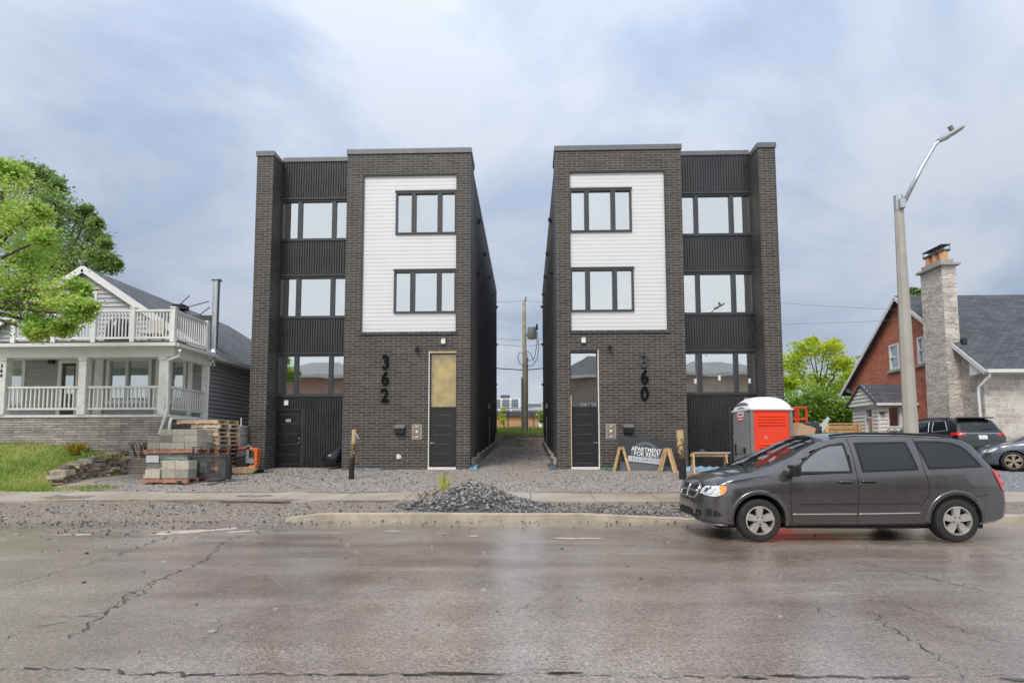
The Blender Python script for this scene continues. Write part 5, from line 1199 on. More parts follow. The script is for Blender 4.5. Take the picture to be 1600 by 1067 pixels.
        for i in range(n):
            a = 2 * math.pi * i / n
            for rr, t in prof: mb.v.append((x + rr * math.cos(a), yc + t * w, r + rr * math.sin(a)))
        for i in range(n):
            for j in range(k): mb.f.append((i * k + j, i * k + (j + 1) % k, ((i + 1) % n) * k + (j + 1) % k, ((i + 1) % n) * k + j)); mb.m.append(0)
        ty = mb.build('tyre', MT['rubber'], h, world=False, smooth=.7)
        bm = bmesh.new(); bm.from_mesh(ty.data); bmesh.ops.recalc_face_normals(bm, faces=bm.faces); bm.to_mesh(ty.data); bm.free()
        m = MB(); yo = y + sg * .006
        prof = [(rim, 0.0), (rim * .93, .004), (rim * .915, -.03), (rim * .90, -.09), (rim * .99, -.09)]
        b = len(m.v)
        for i in range(n):
            a = 2 * math.pi * i / n
            for rr, t in prof: m.v.append((x + rr * math.cos(a), yo + sg * t, r + rr * math.sin(a)))
        k = len(prof)
        for i in range(n):
            for j in range(k - 1): m.f.append((b + i * k + j, b + i * k + j + 1, b + ((i + 1) % n) * k + j + 1, b + ((i + 1) % n) * k + j)); m.m.append(0)
        for q in range(spokes * (2 if twin else 1)):
            a = 2 * math.pi * ((q // 2 if twin else q) + .25) / spokes + (twin * (1 if q % 2 else -1) if twin else 0); ca, sa = math.cos(a), math.sin(a)
            def S(rr, t, d): return (x + rr * ca - t * sa, yo + sg * d, r + rr * sa + t * ca)
            w0, w1 = sw * .62, sw * 1.02
            m.add([S(.03, -w0 / 2, -.012), S(.03, w0 / 2, -.012), S(rim * .95, w1 / 2, -.004), S(rim * .95, -w1 / 2, -.004), S(.03, -w0 / 2 - .01, -.05), S(.03, w0 / 2 + .01, -.05), S(rim * .95, w1 / 2 + .012, -.05), S(rim * .95, -w1 / 2 - .012, -.05)],
                  [(0, 1, 2, 3), (4, 7, 6, 5), (0, 4, 5, 1), (1, 5, 6, 2), (2, 6, 7, 3), (3, 7, 4, 0)])
        m.tube([(x, yo - sg * .06, r), (x, yo - sg * .005, r)], .068, 18); m.tube([(x, yo - sg * .005, r), (x, yo + sg * .002, r)], .03, 14)
        ri = m.build('rim', MT[mat], h, world=False)
        bm = bmesh.new(); bm.from_mesh(ri.data); bmesh.ops.recalc_face_normals(bm, faces=bm.faces); bm.to_mesh(ri.data); bm.free()
        for q in range(5):
            a = 2 * math.pi * (q + .75) / 5; m = MB(); c = (x + .058 * math.cos(a), r + .058 * math.sin(a)); m.tube([(c[0], yo - sg * .02, c[1]), (c[0], yo + sg * .001, c[1])], .011, 8); m.build('lug_nut', MT['hub_dark'], h, world=False)
        return h
    def mirror(s, x, z, side, mat='plastic_black'):
        y = s.sidey(x, z); m = MB(); m.box(x - .06, x + .06, side * (y - .02), side * (y + .10), z - .05, z + .0); 
        m.box(x - .07, x + .07, side * (y + .06), side * (y + .28), z - .05, z + .13); return m.build('door_mirror', MT[mat], s.root, world=False, bevel=.03, smooth=.7)

# ---------------------------------------------------------------- the minivan
pF = U(1190, 845, 8.95)
def NX(x): return .45 + (x - .45) * .84 if x > .45 else (x if x > -3.5 else -3.5 + (x + 3.5) * .88)
TV = dict(
    top=[(-4.06, .56), (-4.03, .72), (-3.98, .98), (-3.93, 1.10), (-3.82, 1.24), (-3.66, 1.50), (-3.56, 1.62), (-3.44, 1.68), (-3.2, 1.715), (-2.4, 1.755), (-1.7, 1.76), (-1.35, 1.735), (-1.12, 1.685), (-.8, 1.565), (-.3, 1.335), (0.02, 1.165), (.10, 1.125), (.25, 1.10), (.5, 1.045), (.7, .975), (.80, .92), (.86, .86), (.91, .74), (.95, .62), (.975, .5)],
    belt=[(-4.06, .50), (-4.0, .62), (-3.9, 1.0), (-3.8, 1.12), (-3.3, 1.16), (-2, 1.11), (-.5, 1.045), (-.2, 1.03), (.0, 1.0), (.3, .955), (.6, .895), (.8, .83), (.9, .66), (.975, .44)],
    wbelt=[(-4.06, .74), (-4.0, .84), (-3.9, .915), (-3.6, .965), (-2.9, .985), (-.4, .985), (.1, .975), (.4, .955), (.6, .92), (.75, .85), (.87, .72), (.93, .60), (.975, .40)],
    wroof=[(-4.06, .66), (-3.9, .74), (-3.6, .70), (-3.2, .735), (-1.6, .745), (-1.1, .735), (-.6, .775), (-.2, .83), (.1, .86), (.4, .85), (.7, .74), (.9, .55), (.975, .34)],
    bot=[(-4.06, .44), (-4.0, .36), (-3.8, .30), (-3.4, .26), (-.6, .225), (.5, .23), (.75, .25), (.9, .29), (.975, .33)],
    drop=[(-4.06, .03), (-3.8, .06), (-3.5, .10), (-3, .085), (-1.4, .085), (-1.1, .10), (-.6, .12), (-.2, .09), (.1, .055), (.5, .055), (.85, .06), (.975, .03)])
TV = {k: [(NX(a), b) for a, b in v] for k, v in TV.items()}
WB = 3.078
van = Car('minivan', 'dark grey wet minivan parked along the kerb in the right foreground', (pF.x, 8.95 + .985, .0), math.pi, TV, 'van_paint', cat='minivan')
V = lambda px, py, ref=8.95: (lambda q: (pF.x - q.x, q.z))(U(px, py, ref))
VS = lambda *pp: [V(px, py, 9.06) for px, py in pp]          # glass sits a little behind the door skin
fwin = VS((1237.5, 740), (1252, 722), (1270, 708), (1284, 699.5), (1299, 694), (1323, 692), (1328.5, 738.5))
mwin = VS((1338, 691), (1421, 689.5), (1431.5, 734), (1344, 737.5)); rwin = VS((1434, 688.5), (1470, 688.5), (1493, 690.5), (1506, 695), (1515, 702), (1526, 717), (1533.5, 729.5), (1447, 733))
ws = [(.06, 0), (.03, .45), (-.10, .74), (-.22, .80), (-.70, .735), (-1.06, .665), (-1.16, .4), (-1.19, 0)]; ws = ws + [(a, -b) for a, b in ws[-2:0:-1]]
van.body([(0, .405, .345), (-WB, .405, .345)], cut_top=[(a * 1, b * .97) for a, b in ws], cut_side=[fwin])
van.patch('windscreen', ws, 'top', .004, 'car_glass'); van.patch('windscreen_seal', ws, 'top', .006, 'seam', ring=.045)
for sd in (1, -1):
    for nm, pl, mt in (('front_window', fwin, 'car_glass'), ('sliding_window', mwin, 'tint_glass'), ('quarter_window', rwin, 'tint_glass')):
        w_ = van.patch(nm, pl, 'side', .003, mt, side=sd); van.patch('window_seal', pl, 'side', .006, 'seam', w_, side=sd, ring=.034)
    # door shut lines
    for nm, ln in (('door_seam', VS((1235, 744)) + [V(1235, 760), V(1236.5, 790), V(1240, 817)]), ('door_seam', [V(1327, 684.5, 9.1), V(1331, 700, 9.07), V(1341, 738), V(1342.5, 760), V(1342, 817)]),
                   ('door_seam', [V(1431, 685, 9.1), V(1437, 705, 9.06), V(1448, 735), V(1452, 755), V(1452, 772), V(1446, 781), V(1440, 791)]),
                   ('sill_seam', [V(1238, 818), V(1300, 819.5), V(1342, 820), V(1438, 820)]), ('hood_seam', [(.62, .905), (.3, .975), (.05, 1.02), (-.2, 1.035)]), ('bumper_seam', [V(1143, 777), V(1149, 784), V(1148, 786)]),
                   ('bumper_seam', [V(1527, 776), V(1548, 772)])):
        van.strip(nm, ln, .009, 'seam', sd)
    tr = van.strip('trim_strip', [V(1247, 787.5), V(1339, 787)], .022, 'plastic_black', sd, .003); van.strip('trim_strip', [V(1345, 787), V(1437, 786)], .022, 'plastic_black', sd, .003)
    van.strip('sill_moulding', [V(1240, 803.5), V(1341, 803)], .020, 'alloy', sd, -.002); van.strip('sill_moulding', [V(1344, 803), V(1440, 801.5)], .020, 'alloy', sd, -.002)
    for px0, px1, py in ((1312, 1333, 753), (1347.5, 1369, 752)):
        a, b = V(px0, py), V(px1, py); van.patch('handle_cup', [(a[0], a[1] - .03), (b[0], b[1] - .03), (b[0], b[1] + .022), (a[0], a[1] + .022)], 'side', .002, 'seam', side=sd)
        hd = van.strip('door_handle', [(a[0] + .012, a[1] + .006), (b[0] - .012, b[1] + .006)], .026, 'van_paint', sd, .018)
    c = V(1473, 752)
    van.strip('fuel_door', [(c[0] + .082 * math.cos(t), c[1] + .082 * math.sin(t)) for t in np.linspace(0, 6.283, 25)], .005, 'seam', sd, .0005) if sd > 0 else None
    # flared wheel-arch lips
    for ax in (0, -WB):
        arc = [(ax + .445 * math.cos(t), .345 + .445 * math.sin(t)) for t in np.linspace(-.2, math.pi + .2, 26)]; arc = [p for p in arc if p[1] > van.t('bot', p[0]) + .03]
        van.strip('arch_flare', arc, .075, 'van_paint', sd, -.018)
    # lamps
    hl = VS((1102, 772), (1107, 762), (1116, 757.5), (1131, 757), (1139, 757.5), (1143.5, 760), (1141, 768), (1135, 774), (1122, 776.5), (1110, 775)) if False else [(.895, .735), (.86, .82), (.80, .875), (.66, .885), (.55, .89), (.50, .875), (.52, .80), (.59, .735), (.70, .70), (.80, .705)]
    hl = [(NX(a), b) for a, b in hl]
    h_ = van.patch('headlamp', hl, 'side', .006, 'lamp_clear', side=sd, thick=.03, grid=.05); am = [(.545, .885), (.50, .873), (.52, .80), (.58, .745), (.63, .74), (.625, .80), (.64, .86), (.60, .882)]
    am = [(NX(a), b) for a, b in am]; van.patch('indicator_lens', am, 'side', .010, 'lamp_amber', h_, side=sd, grid=.05)
    van.strip('headlamp_outline', hl + hl[:1], .012, 'seam', sd, .003, parent=h_)  # thin dark strip following the edge of the lens
    van.strip('lamp_reflector', [(NX(.80 + .05 * math.cos(t)), .79 + .05 * math.sin(t)) for t in np.linspace(0, 6.283, 14)], .01, 'chrome', sd, .009, parent=h_); van.strip('lamp_reflector', [(NX(.69 + .045 * math.cos(t)), .79 + .05 * math.sin(t)) for t in np.linspace(0, 6.283, 14)], .01, 'chrome', sd, .009, parent=h_)
    tl = [(-3.74, 1.155), (-3.86, 1.13), (-3.93, 1.04), (-3.965, .93), (-3.985, .86), (-3.90, .80), (-3.86, .82), (-3.80, .95), (-3.76, 1.06)]
    tl = [(NX(a), b) for a, b in tl]
    t_ = van.patch('tail_lamp', tl, 'side', .012, 'lamp_red', side=sd, thick=.04, grid=.05)
    van.strip('tail_lamp_bulge', [(NX(-3.85), 1.07), (NX(-3.89), 1.03)], .05, 'lamp_red', sd, .0, parent=t_); van.strip('tail_lamp_bulge', [(NX(-3.89), .94), (NX(-3.92), .90)], .05, 'lamp_red', sd, .0, parent=t_)
    van.mirror(-.50, 1.09, sd)
    van.strip('roof_rail', [(-1.35, 0)] if False else [(-1.30, sd * .66), (-1.45, sd * .665), (-3.15, sd * .655), (-3.3, sd * .645)], .045, 'plastic_black', 1, .03, mode='top')
    van.strip('a_pillar_line', [(-.02, sd * .83), (-.24, sd * .825), (-.72, sd * .755), (-1.10, sd * .68)], .02, 'seam', 1, -.004, mode='top')
    # lower front intake and fog recess, bumper crease
    van.patch('bumper_intake', [(sd * .02, .345), (sd * .52, .345), (sd * .66, .40), (sd * .62, .475), (sd * .02, .475)], 'front', .005, 'seam', grid=.06)
    van.patch('fog_recess', [(NX(a), b) for a, b in ((.86, .37), (.70, .38), (.60, .40), (.66, .46), (.76, .50), (.85, .50))], 'side', .005, 'plastic_black', side=sd, grid=.05)
    van.strip('bumper_lip', [(NX(a), b) for a, b in ((.955, .315), (.86, .27), (.70, .255), (.50, .25))], .03, 'van_paint', sd, .0)
# grille with its bright cross
gr = van.patch('grille', [(-.40, .66), (.40, .66), (.46, .74), (.45, .84), (.40, .87), (-.40, .87), (-.45, .84), (-.46, .74)], 'front', .006, 'plastic_black', grid=.06)
for z in (.70, .735, .80, .835): van.strip('grille_bar', [(-.42, z), (.42, z)], .012, 'rust_steel', 1, .012, mode='front', parent=gr)
van.strip('grille_cross', [(-.44, .77), (.44, .77)], .042, 'chrome', 1, .016, mode='front', parent=gr); van.strip('grille_cross', [(0, .66), (0, .87)], .045, 'chrome', 1, .016, mode='front', parent=gr)
van.strip('grille_surround', [(-.40, .655), (.40, .655), (.47, .74), (.455, .85), (.40, .88), (-.40, .88), (-.455, .85), (-.47, .74), (-.40, .655)], .034, 'chrome', 1, .010, mode='front', parent=gr)
van.patch('rear_window', [(-.60, 1.18), (.60, 1.18), (.56, 1.5), (.5, 1.55), (-.5, 1.55), (-.56, 1.5)], 'rear', .004, 'tint_glass'); van.patch('licence_plate', [(-.17, .78), (.17, .78), (.17, .94), (-.17, .94)], 'rear', .012, 'plate_white')
# cowl, wipers, cabin
van.patch('cowl', [(.13, -.74), (.15, 0), (.13, .74), (.0, .80), (.05, .4), (.07, 0), (.05, -.4), (.0, -.80)], 'top', .004, 'plastic_black', grid=.1)
for y0_, y1_ in ((.62, .02), (-.02, -.58)): van.strip('wiper', [(.06, y0_), (-.02, (y0_ + y1_) / 2), (-.04, y1_)], .022, 'seam', 1, .018, mode='top')
m = MB(); m.box(-.55, -.02, -.72, .72, .7, 1.02); m.build('dashboard', MT['seat'], van.root, world=False, bevel=.05)
for y in (-.42, .42):
    m = MB(); m.box(-1.35, -.85, y - .24, y + .24, .55, .75); m.box(-1.42, -1.25, y - .25, y + .25, .7, 1.33); m.box(-1.40, -1.29, y - .13, y + .13, 1.35, 1.53); m.build('front_seat', MT['seat'], van.root, world=False, bevel=.04)
m = MB(); c = Vector((-.72, .40, 1.0)); m.tube([c + Vector((.09 * math.sin(t), .185 * math.cos(t), .165 * math.sin(t))) for t in np.linspace(0, 6.283, 21)], .016, 7); m.build('steering_wheel', MT['plastic_black'], van.root, world=False)
m = MB(); m.box(-1.05, -1.0, -.10, .10, 1.50, 1.56); m.build('rear_view_mirror', MT['plastic_black'], van.root, world=False)
m = MB(); m.box(-3.6, -1.75, -.88, .88, .5, 1.05); m.build('cabin_trim', MT['seat'], van.root, world=False)
m = MB(); m.box(-3.7, .55, -.66, .66, .18, .52); m.box(-2.58, -.50, -.80, .80, .195, .4); m.build('underbody', MT['hub_dark'], van.root, world=False)
m = MB(); m.tube([(-3.55, .55, .24), (-3.75, .55, .24)], .03, 10); m.build('exhaust_pipe', MT['steel'], van.root, world=False)
for ax in (0, -WB):
    for y in (.955, -.955): van.wheel(ax, y, .338, .225, .225, 5, 'alloy', .115)

# ---------------------------------------------------------------- black SUV seen from behind
TS = dict(top=[(-4.05, .62), (-4.0, .95), (-3.93, 1.12), (-3.72, 1.52), (-3.6, 1.68), (-3.4, 1.74), (-2.2, 1.79), (-1.2, 1.74), (-.9, 1.62), (-.2, 1.22), (.0, 1.17), (.5, 1.08), (.75, .98), (.85, .8), (.9, .55)],
          belt=[(-4.05, .56), (-3.95, 1.02), (-3.5, 1.12), (0, 1.05), (.6, .95), (.8, .8), (.9, .5)], wbelt=[(-4.05, .86), (-3.95, .95), (-3.6, .99), (-1, 1.0), (.3, .97), (.6, .9), (.8, .76), (.9, .6)],
          wroof=[(-4.05, .8), (-3.9, .82), (-3.6, .70), (-3, .74), (-1, .74), (-.2, .85), (.5, .82), (.9, .5)], bot=[(-4.05, .42), (-3.8, .36), (0, .27), (.9, .34)], drop=[(-4.05, .03), (-3.6, .08), (-3, .09), (-1, .1), (-.3, .08), (.9, .05)])
ps = U(1496, 680, 22.0); sx_ = ps.x + .93; sy_ = 22.0
suv = Car('suv', 'black SUV parked nose in by the stone house, its rear to the street', (sx_, sy_ + 4.05, gz(sx_, sy_ + 2) + .01), R(90) + .02, TS, 'suv_paint', cat='suv')
suv.body([(0, .42, .37), (-2.86, .42, .37)])
for sd in (1, -1):
    for nm, pl in (('rear_door_window', [(-2.42, 1.14), (-1.60, 1.13), (-1.62, 1.60), (-2.30, 1.60)]), ('quarter_window', [(-3.42, 1.20), (-2.62, 1.16), (-2.55, 1.60), (-3.15, 1.585)]), ('front_window', [(-1.48, 1.12), (-.55, 1.10), (-1.0, 1.52), (-1.5, 1.60)])):
        w_ = suv.patch(nm, pl, 'side', .004, 'tint_glass', side=sd); suv.strip('window_trim', pl + pl[:1], .028, 'steel', sd, .004, parent=w_)
    suv.patch('tail_lamp', [(-3.60, 1.02), (-3.86, 1.0), (-3.99, .98), (-3.985, 1.12), (-3.93, 1.13), (-3.62, 1.10)], 'side', .01, 'lamp_red', side=sd, thick=.02, grid=.05)
    suv.strip('roof_rail', [(-1.2, sd * .66), (-3.2, sd * .64)], .045, 'plastic_black', 1, .03, mode='top')
    suv.patch('tail_lamp', [(sd * .62, 1.0), (sd * .88, 1.0), (sd * .88, 1.10), (sd * .62, 1.09)], 'rear', .008, 'lamp_red', grid=.06)
    suv.mirror(-.55, 1.12, sd, 'suv_paint')
suv.patch('rear_window', [(-.70, 1.17), (.70, 1.17), (.66, 1.40), (.60, 1.58), (-.60, 1.58), (-.66, 1.40)], 'rear', .006, 'tint_glass', grid=.08)
m = MB(); m.box(-3.80, -3.50, -.66, .66, 1.665, 1.72); m.build('roof_spoiler', MT['suv_paint'], suv.root, world=False, bevel=.02)
suv.strip('wiper', [(0, 1.19), (-.3, 1.25), (-.5, 1.23)], .03, 'seam', 1, .02, mode='rear')
suv.strip('chrome_strip', [(-.72, 1.06), (.72, 1.06)], .045, 'chrome', 1, .012, mode='rear'); suv.strip('bumper_trim', [(-.8, .60), (.8, .60)], .05, 'rust_steel', 1, .01, mode='rear')
suv.patch('licence_plate', [(-.17, .84), (.17, .84), (.17, 1.0), (-.17, 1.0)], 'rear', .014, 'plate_white')
m = MB(); m.box(-3.8, .5, -.66, .66, .22, .55); m.build('underbody', MT['hub_dark'], suv.root, world=False)
for ax in (0, -2.86):
    for y in (.97, -.97): suv.wheel(ax, y, .37, .245, .24, 5, 'alloy', .09)

# ---------------------------------------------------------------- blue grey sedan at the right edge
TD = dict(top=[(-3.85, .7), (-3.8, .98), (-3.6, 1.08), (-3.0, 1.14), (-2.6, 1.32), (-2.1, 1.44), (-1.5, 1.47), (-1.0, 1.42), (-.5, 1.18), (-.1, 1.0), (.0, .97), (.5, .86), (.75, .74), (.87, .62), (.92, .5)],
          belt=[(-3.85, .6), (-3.7, .92), (-2.5, .98), (-.5, .93), (.3, .83), (.7, .70), (.92, .44)], wbelt=[(-3.85, .7), (-3.6, .84), (-2, .92), (-.3, .92), (.3, .89), (.6, .80), (.8, .66), (.92, .45)],
          wroof=[(-3.85, .6), (-3.0, .7), (-2.2, .60), (-1.2, .60), (-.5, .70), (0, .80), (.5, .74), (.92, .38)], bot=[(-3.85, .36), (-3.4, .22), (.5, .2), (.92, .27)], drop=[(-3.85, .03), (-2.2, .07), (-1, .08), (-.2, .06), (.92, .04)])
NS = lambda x: .4 + (x - .4) * .72 if x > .4 else x
TD = {k: [(NS(a), b) for a, b in v] for k, v in TD.items()}
wx = U(1584, 722, 19.0).x
sed = Car('sedan', 'blue grey sedan on the driveway cut off by the right edge', (wx + .41, 19.0 + .80, gz(wx, 19.2) + .01), R(153), TD, 'sedan_paint')
sed.body([(0, .375, .33), (-2.78, .375, .33)])
for sd in (1, -1):
    for nm, pl in (('front_window', [(-.55, .97), (-1.55, 1.0), (-1.5, 1.38), (-1.15, 1.36)]), ('rear_door_window', [(-1.65, 1.0), (-2.6, 1.02), (-2.3, 1.32), (-1.62, 1.38)])):
        w_ = sed.patch(nm, pl, 'side', .004, 'tint_glass', side=sd); sed.strip('window_trim', pl + pl[:1], .02, 'chrome', sd, .003, parent=w_)
    sed.patch('headlamp', [(NS(a), b) for a, b in ((.84, .62), (.78, .70), (.60, .755), (.36, .79), (.42, .72), (.62, .64))], 'side', .008, 'lamp_clear', side=sd, thick=.02, grid=.05)
    sed.mirror(-.62, .96, sd, 'sedan_paint')
    for ln in ([(-.42, .92), (-.44, .6), (-.40, .3)], [(-1.6, .97), (-1.62, .6), (-1.6, .28)]): sed.strip('door_seam', ln, .008, 'seam', sd)
    sed.strip('door_crease', [(-.45, .42), (-2.2, .42)], .025, 'sedan_paint', sd, .0)
ww = [(-.06, 0), (-.10, .5), (-.25, .66), (-.95, .56), (-1.02, .3), (-1.04, 0)]; ww = ww + [(a, -b) for a, b in ww[-2:0:-1]]
sed.patch('windscreen', ww, 'top', .004, 'tint_glass', grid=.08)
m = MB(); m.box(-3.5, .5, -.6, .6, .18, .5); m.build('underbody', MT['hub_dark'], sed.root, world=False)
for ax in (0, -2.78):
    for y in (.895, -.895): sed.wheel(ax, y, .33, .235, .21, 5, 'alloy_bronze', .045, twin=.17)

# ================================================================ BUILDING-SITE CLUTTER AND STREET FURNITURE
def gpt(px, py): p = G(px, py); return Vector((p.x, p.y, gz(p.x, p.y)))
# ---- pallets and concrete blocks (left of the driveway)
def pallet_mesh(mb, L=1.2, W=1.0, h=.135, top=7):
    for y in (-W / 2 + .05, 0, W / 2 - .05): mb.box(-L / 2, L / 2, y - .045, y + .045, .018, h - .018)
    for x in np.linspace(-L / 2 + .06, L / 2 - .06, top): mb.box(x - .052, x + .052, -W / 2, W / 2, h - .018, h)
    for x in (-L / 2 + .06, 0, L / 2 - .06): mb.box(x - .055, x + .055, -W / 2, W / 2, 0, .018)
    return mb
def pallet(loc, rz, label, mat, group='wooden pallets', **k):
    o = pallet_mesh(MB(), **k).build('pallet', MT[mat], origin=(0, 0, 0)); o.location = loc; o.rotation_euler = (random.gauss(0, .006), random.gauss(0, .006), rz); return tag(o, label, 'pallet', group)
def block(loc, rz, label, mat='block', size=(.40, .30, .20), group='grey concrete blocks'):
    m = MB(); a, b, c = size; m.box(-a / 2, a / 2, -b / 2, b / 2, 0, c)
    o = m.build('concrete_block', MT[mat], origin=(0, 0, 0), bevel=.012); o.location = loc; o.rotation_euler = (0, 0, rz + random.gauss(0, .012)); return tag(o, label, 'concrete block', group)
# stack of empty pallets
RZ = R(-14)
pc = U(342, 735, 18.6); base = Vector((pc.x - .12, 18.55, gz(0, 18.55))); n = 13; hh = .141
mats = ['pallet_wood', 'pallet_wood', 'pallet_red', 'pallet_wood', 'pallet_wood', 'pallet_red', 'pallet_wood', 'pallet_wood', 'pallet_pale', 'pallet_wood', 'pallet_wood', 'pallet_wood', 'pallet_pale']
ords = ['lowest', 'second lowest', 'third from the ground', 'fourth from the ground', 'fifth from the ground', 'sixth from the ground', 'seventh from the ground', 'eighth from the ground', 'fifth from the top', 'fourth from the top', 'third from the top', 'second from the top']
for k in range(n - 1):
    pallet(base + Vector((random.gauss(0, .015), random.gauss(0, .02), k * hh + .003)), RZ + random.gauss(0, .02), 'grey empty pallet, %s of the tall pallet stack' % ords[k], mats[k], L=1.12)
pallet(base + Vector((-.28, .0, (n - 1) * hh + .004)), R(-9), 'pale new pallet, wider than the rest, topmost of the tall stack', 'pallet_pale', L=1.55, W=1.05, top=13)
# two loaded pallets one on the other, and a low front one
RB = R(-5)
def rot(p, a): return Vector((p[0] * math.cos(a) - p[1] * math.sin(a), p[0] * math.sin(a) + p[1] * math.cos(a), 0))
cp = U(283, 738, 17.75); b0 = Vector((cp.x, 17.75, gz(0, 17.75)))
pallet(b0 + Vector((0, 0, .0)), RB, 'pallet on the ground under the big load of concrete blocks', 'pallet_wood', L=1.75, W=1.15)
z = b0.z + .138; gl = 'blocks on the lower loaded pallet'
def course(b, z, xs, rows, h, mat, lab, group, rz=RB, a=.40, d=.30):
    for i, x in enumerate(xs):
        for j in range(rows):
            p = b + rot((x, -(rows - 1) * d / 2 + j * d), rz); p.z = z; block(p, rz, lab, mat, (a - .006, d - .006, h - .003), group)
X4 = [-.64, -.213, .213, .64]
course(b0, z, X4, 2, .21, 'block', 'grey block in the bottom course under the wrapped load', gl, a=.425, d=.46); course(b0, z + .21, X4, 2, .21, 'block_face', 'greenish block in the second course of the wrapped load', gl, a=.425, d=.46); course(b0, z + .42, X4, 2, .21, 'block_face', 'greenish block in the top course below the upper pallet', gl, a=.425, d=.46)
zu = z + .63 + .002
pallet(b0 + Vector((0, 0, zu - b0.z)) + Vector((0, 0, b0.z)) - Vector((0, 0, b0.z)), RB, 'reddish pallet between the lower and upper loads of blocks', 'pallet_red', L=1.85, W=1.1)
z2 = zu + .139; gu = 'blocks on the upper loaded pallet'
course(b0, z2, X4, 2, .22, 'block', 'grey block in the bottom course of the upper load', gu, a=.425, d=.46); course(b0, z2 + .22, X4, 2, .22, 'block', 'grey block in the middle course of the upper load', gu, a=.425, d=.46); course(b0, z2 + .44, X4[1:], 2, .20, 'block', 'ribbed grey block in the top course of the upper load', gu, a=.425, d=.46)
# folded green wrap and paper notice on the wrapped load
m = MB(); f = b0 + rot((-.86, -.50), RB); M4 = Matrix.Translation((f.x, f.y, z + .36)) @ Matrix.Rotation(RB, 4, 'Z'); m.box(.02, .46, -.012, -.005, .0, .22, M4=M4)
o = m.build('paper_notice', MT['sticker']); tag(o, 'white printed paper sheet on the wrapped load of blocks', 'notice')
m = MB(); M4 = Matrix.Translation((f.x, f.y, z + .40)) @ Matrix.Rotation(RB, 4, 'Z')
rr = random.Random(4)
for k in range(9): a_ = .5 + rr.random() * .4; b_ = a_ + .3 + rr.random() * .4; zz_ = -.09 + .18 * rr.random(); m.add([M4 @ Vector(q) for q in ((a_, -.02 - rr.random() * .04, zz_), (b_, -.02 - rr.random() * .05, zz_ - .03 + .06 * rr.random()), (b_ - .05, -.03, zz_ + .05), (a_ + .04, -.012, zz_ + .045))], [(0, 1, 2, 3)])
tag(m.build('plastic_wrap', M('pale green film', (.33, .42, .34), .25, 0, .2, 9)), 'torn pale green plastic wrap hanging on the load of blocks', 'plastic wrap')
q = gpt(254, 757); pf = Vector((q.x + .05, q.y + .52, gz(0, q.y + .5)))
pallet(pf, R(-3), 'reddish low pallet in front, nearest the pavement', 'pallet_red', L=1.42, W=.95)
zf_ = pf.z + .138
for x, k, d, lab in ((-.44, 1, 0, 'single ribbed block at the left end of the front pallet'), (.06, 2, 0, 'ribbed block in the two-high pile on the front pallet'), (.48, 2, 0, 'ribbed block in the two-high pile on the front pallet')):
    for c in range(k):
        p = pf + rot((x, -.22), R(-3)); p.z = zf_ + c * .262; block(p, R(-3), lab, 'block', (.46 if x < 0 else .41, .40, .26), 'blocks on the front pallet')
# skid-steer fork carriage standing on its edge
q = gpt(323, 753); fk = empty('fork_carriage', (q.x + .02, q.y + .1, gz(0, q.y + .2) + .02), 'black steel fork carriage frame leaning in front of the pallets', 'fork carriage', rz=R(-6))
m = MB(); w = 1.45; zb_, zt_ = .10, .72
m.wall(-w / 2, w / 2, zb_, zt_, [(-w / 2 + .34, -w / 2 + .62, zb_ + .16, zt_ - .16), (-w / 2 + .72, w / 2 - .45, zb_ + .12, zt_ - .14)], -.02, .02); m.build('carriage_plate', MT['rust_steel'], fk, world=False)
m = MB(); m.prism([(-w / 2 - .08, zb_ - .04), (-w / 2 + .02, zb_ - .04), (-w / 2 + .12, zt_ + .02), (-w / 2 + .04, zt_ + .02)], 1, -.07, -.021); m.build('side_plate', MT['rust_steel'], fk, world=False)
m = MB(); m.box(w / 2 - .14, w / 2 + .02, -.09, -.021, zb_ - .05, zt_ + .05); m.build('side_plate', MT['plastic_black'], fk, world=False, bevel=.01)
for z in (zb_ - .04, zt_ + .01): m = MB(); m.box(-w / 2 - .03, w / 2 - .15, -.05, .04, z, z + .05); m.build('cross_rail', MT['rust_steel'], fk, world=False)
for k, x in enumerate((-.62, -.36, -.05, .34, .62)): m = MB(); m.bar((x, .03, zt_ + .05), (x + .02, .05, 1.02), .035, .03); m.build('guard_bar', MT['plastic_black'], fk, world=False)
m = MB(); m.bar((-.66, .04, 1.02), (.66, .05, 1.04), .03, .03); m.build('guard_rail', MT['rust_steel'], fk, world=False)
for x in (-.45, .42): m = MB(); m.box(x - .06, x + .06, -.75, .08, -.0, .045); m.box(x - .06, x + .06, .02, .08, .045, zt_); m.build('fork', MT['rust_steel'], fk, world=False)
# plate compactor
q = gpt(388, 740); pcz = empty('plate_compactor', (q.x - .05, q.y + .1, gz(0, q.y)), 'muddy orange and black plate compactor beside the brick pillar', 'plate compactor', rz=R(12)); pcz.scale = (.84, .84, .84); pcz.location.x -= .12
m = MB(); m.prism([(-.50, .16), (-.36, .02), (.36, .02), (.50, .16), (.46, .30), (-.44, .26)], 1, -.30, .30); m.build('base_plate', MT['muddy'], pcz, world=False, bevel=.02)
m = MB(); m.prism([(.20, .28), (.50, .30), (.52, 1.0), (.44, 1.05), (.20, 1.05), (.20, .98), (.40, .94), (.40, .36), (.20, .34)], 1, -.26, .26); m.build('guard_frame', MT['orange'], pcz, world=False, bevel=.015)
m = MB(); m.box(-.30, .14, -.2, .2, .32, .66); m.prism([(-.34, .62), (.12, .70), (.18, .92), (-.26, .98)], 1, -.22, .22); m.build('engine', MT['plastic_black'], pcz, world=False, bevel=.03)
m = MB(); m.prism([(-.30, .66), (.02, .72), (.06, .92), (-.24, .94)], 1, -.232, -.221); m.build('engine_panel', MT['rust_steel'], pcz, world=False)
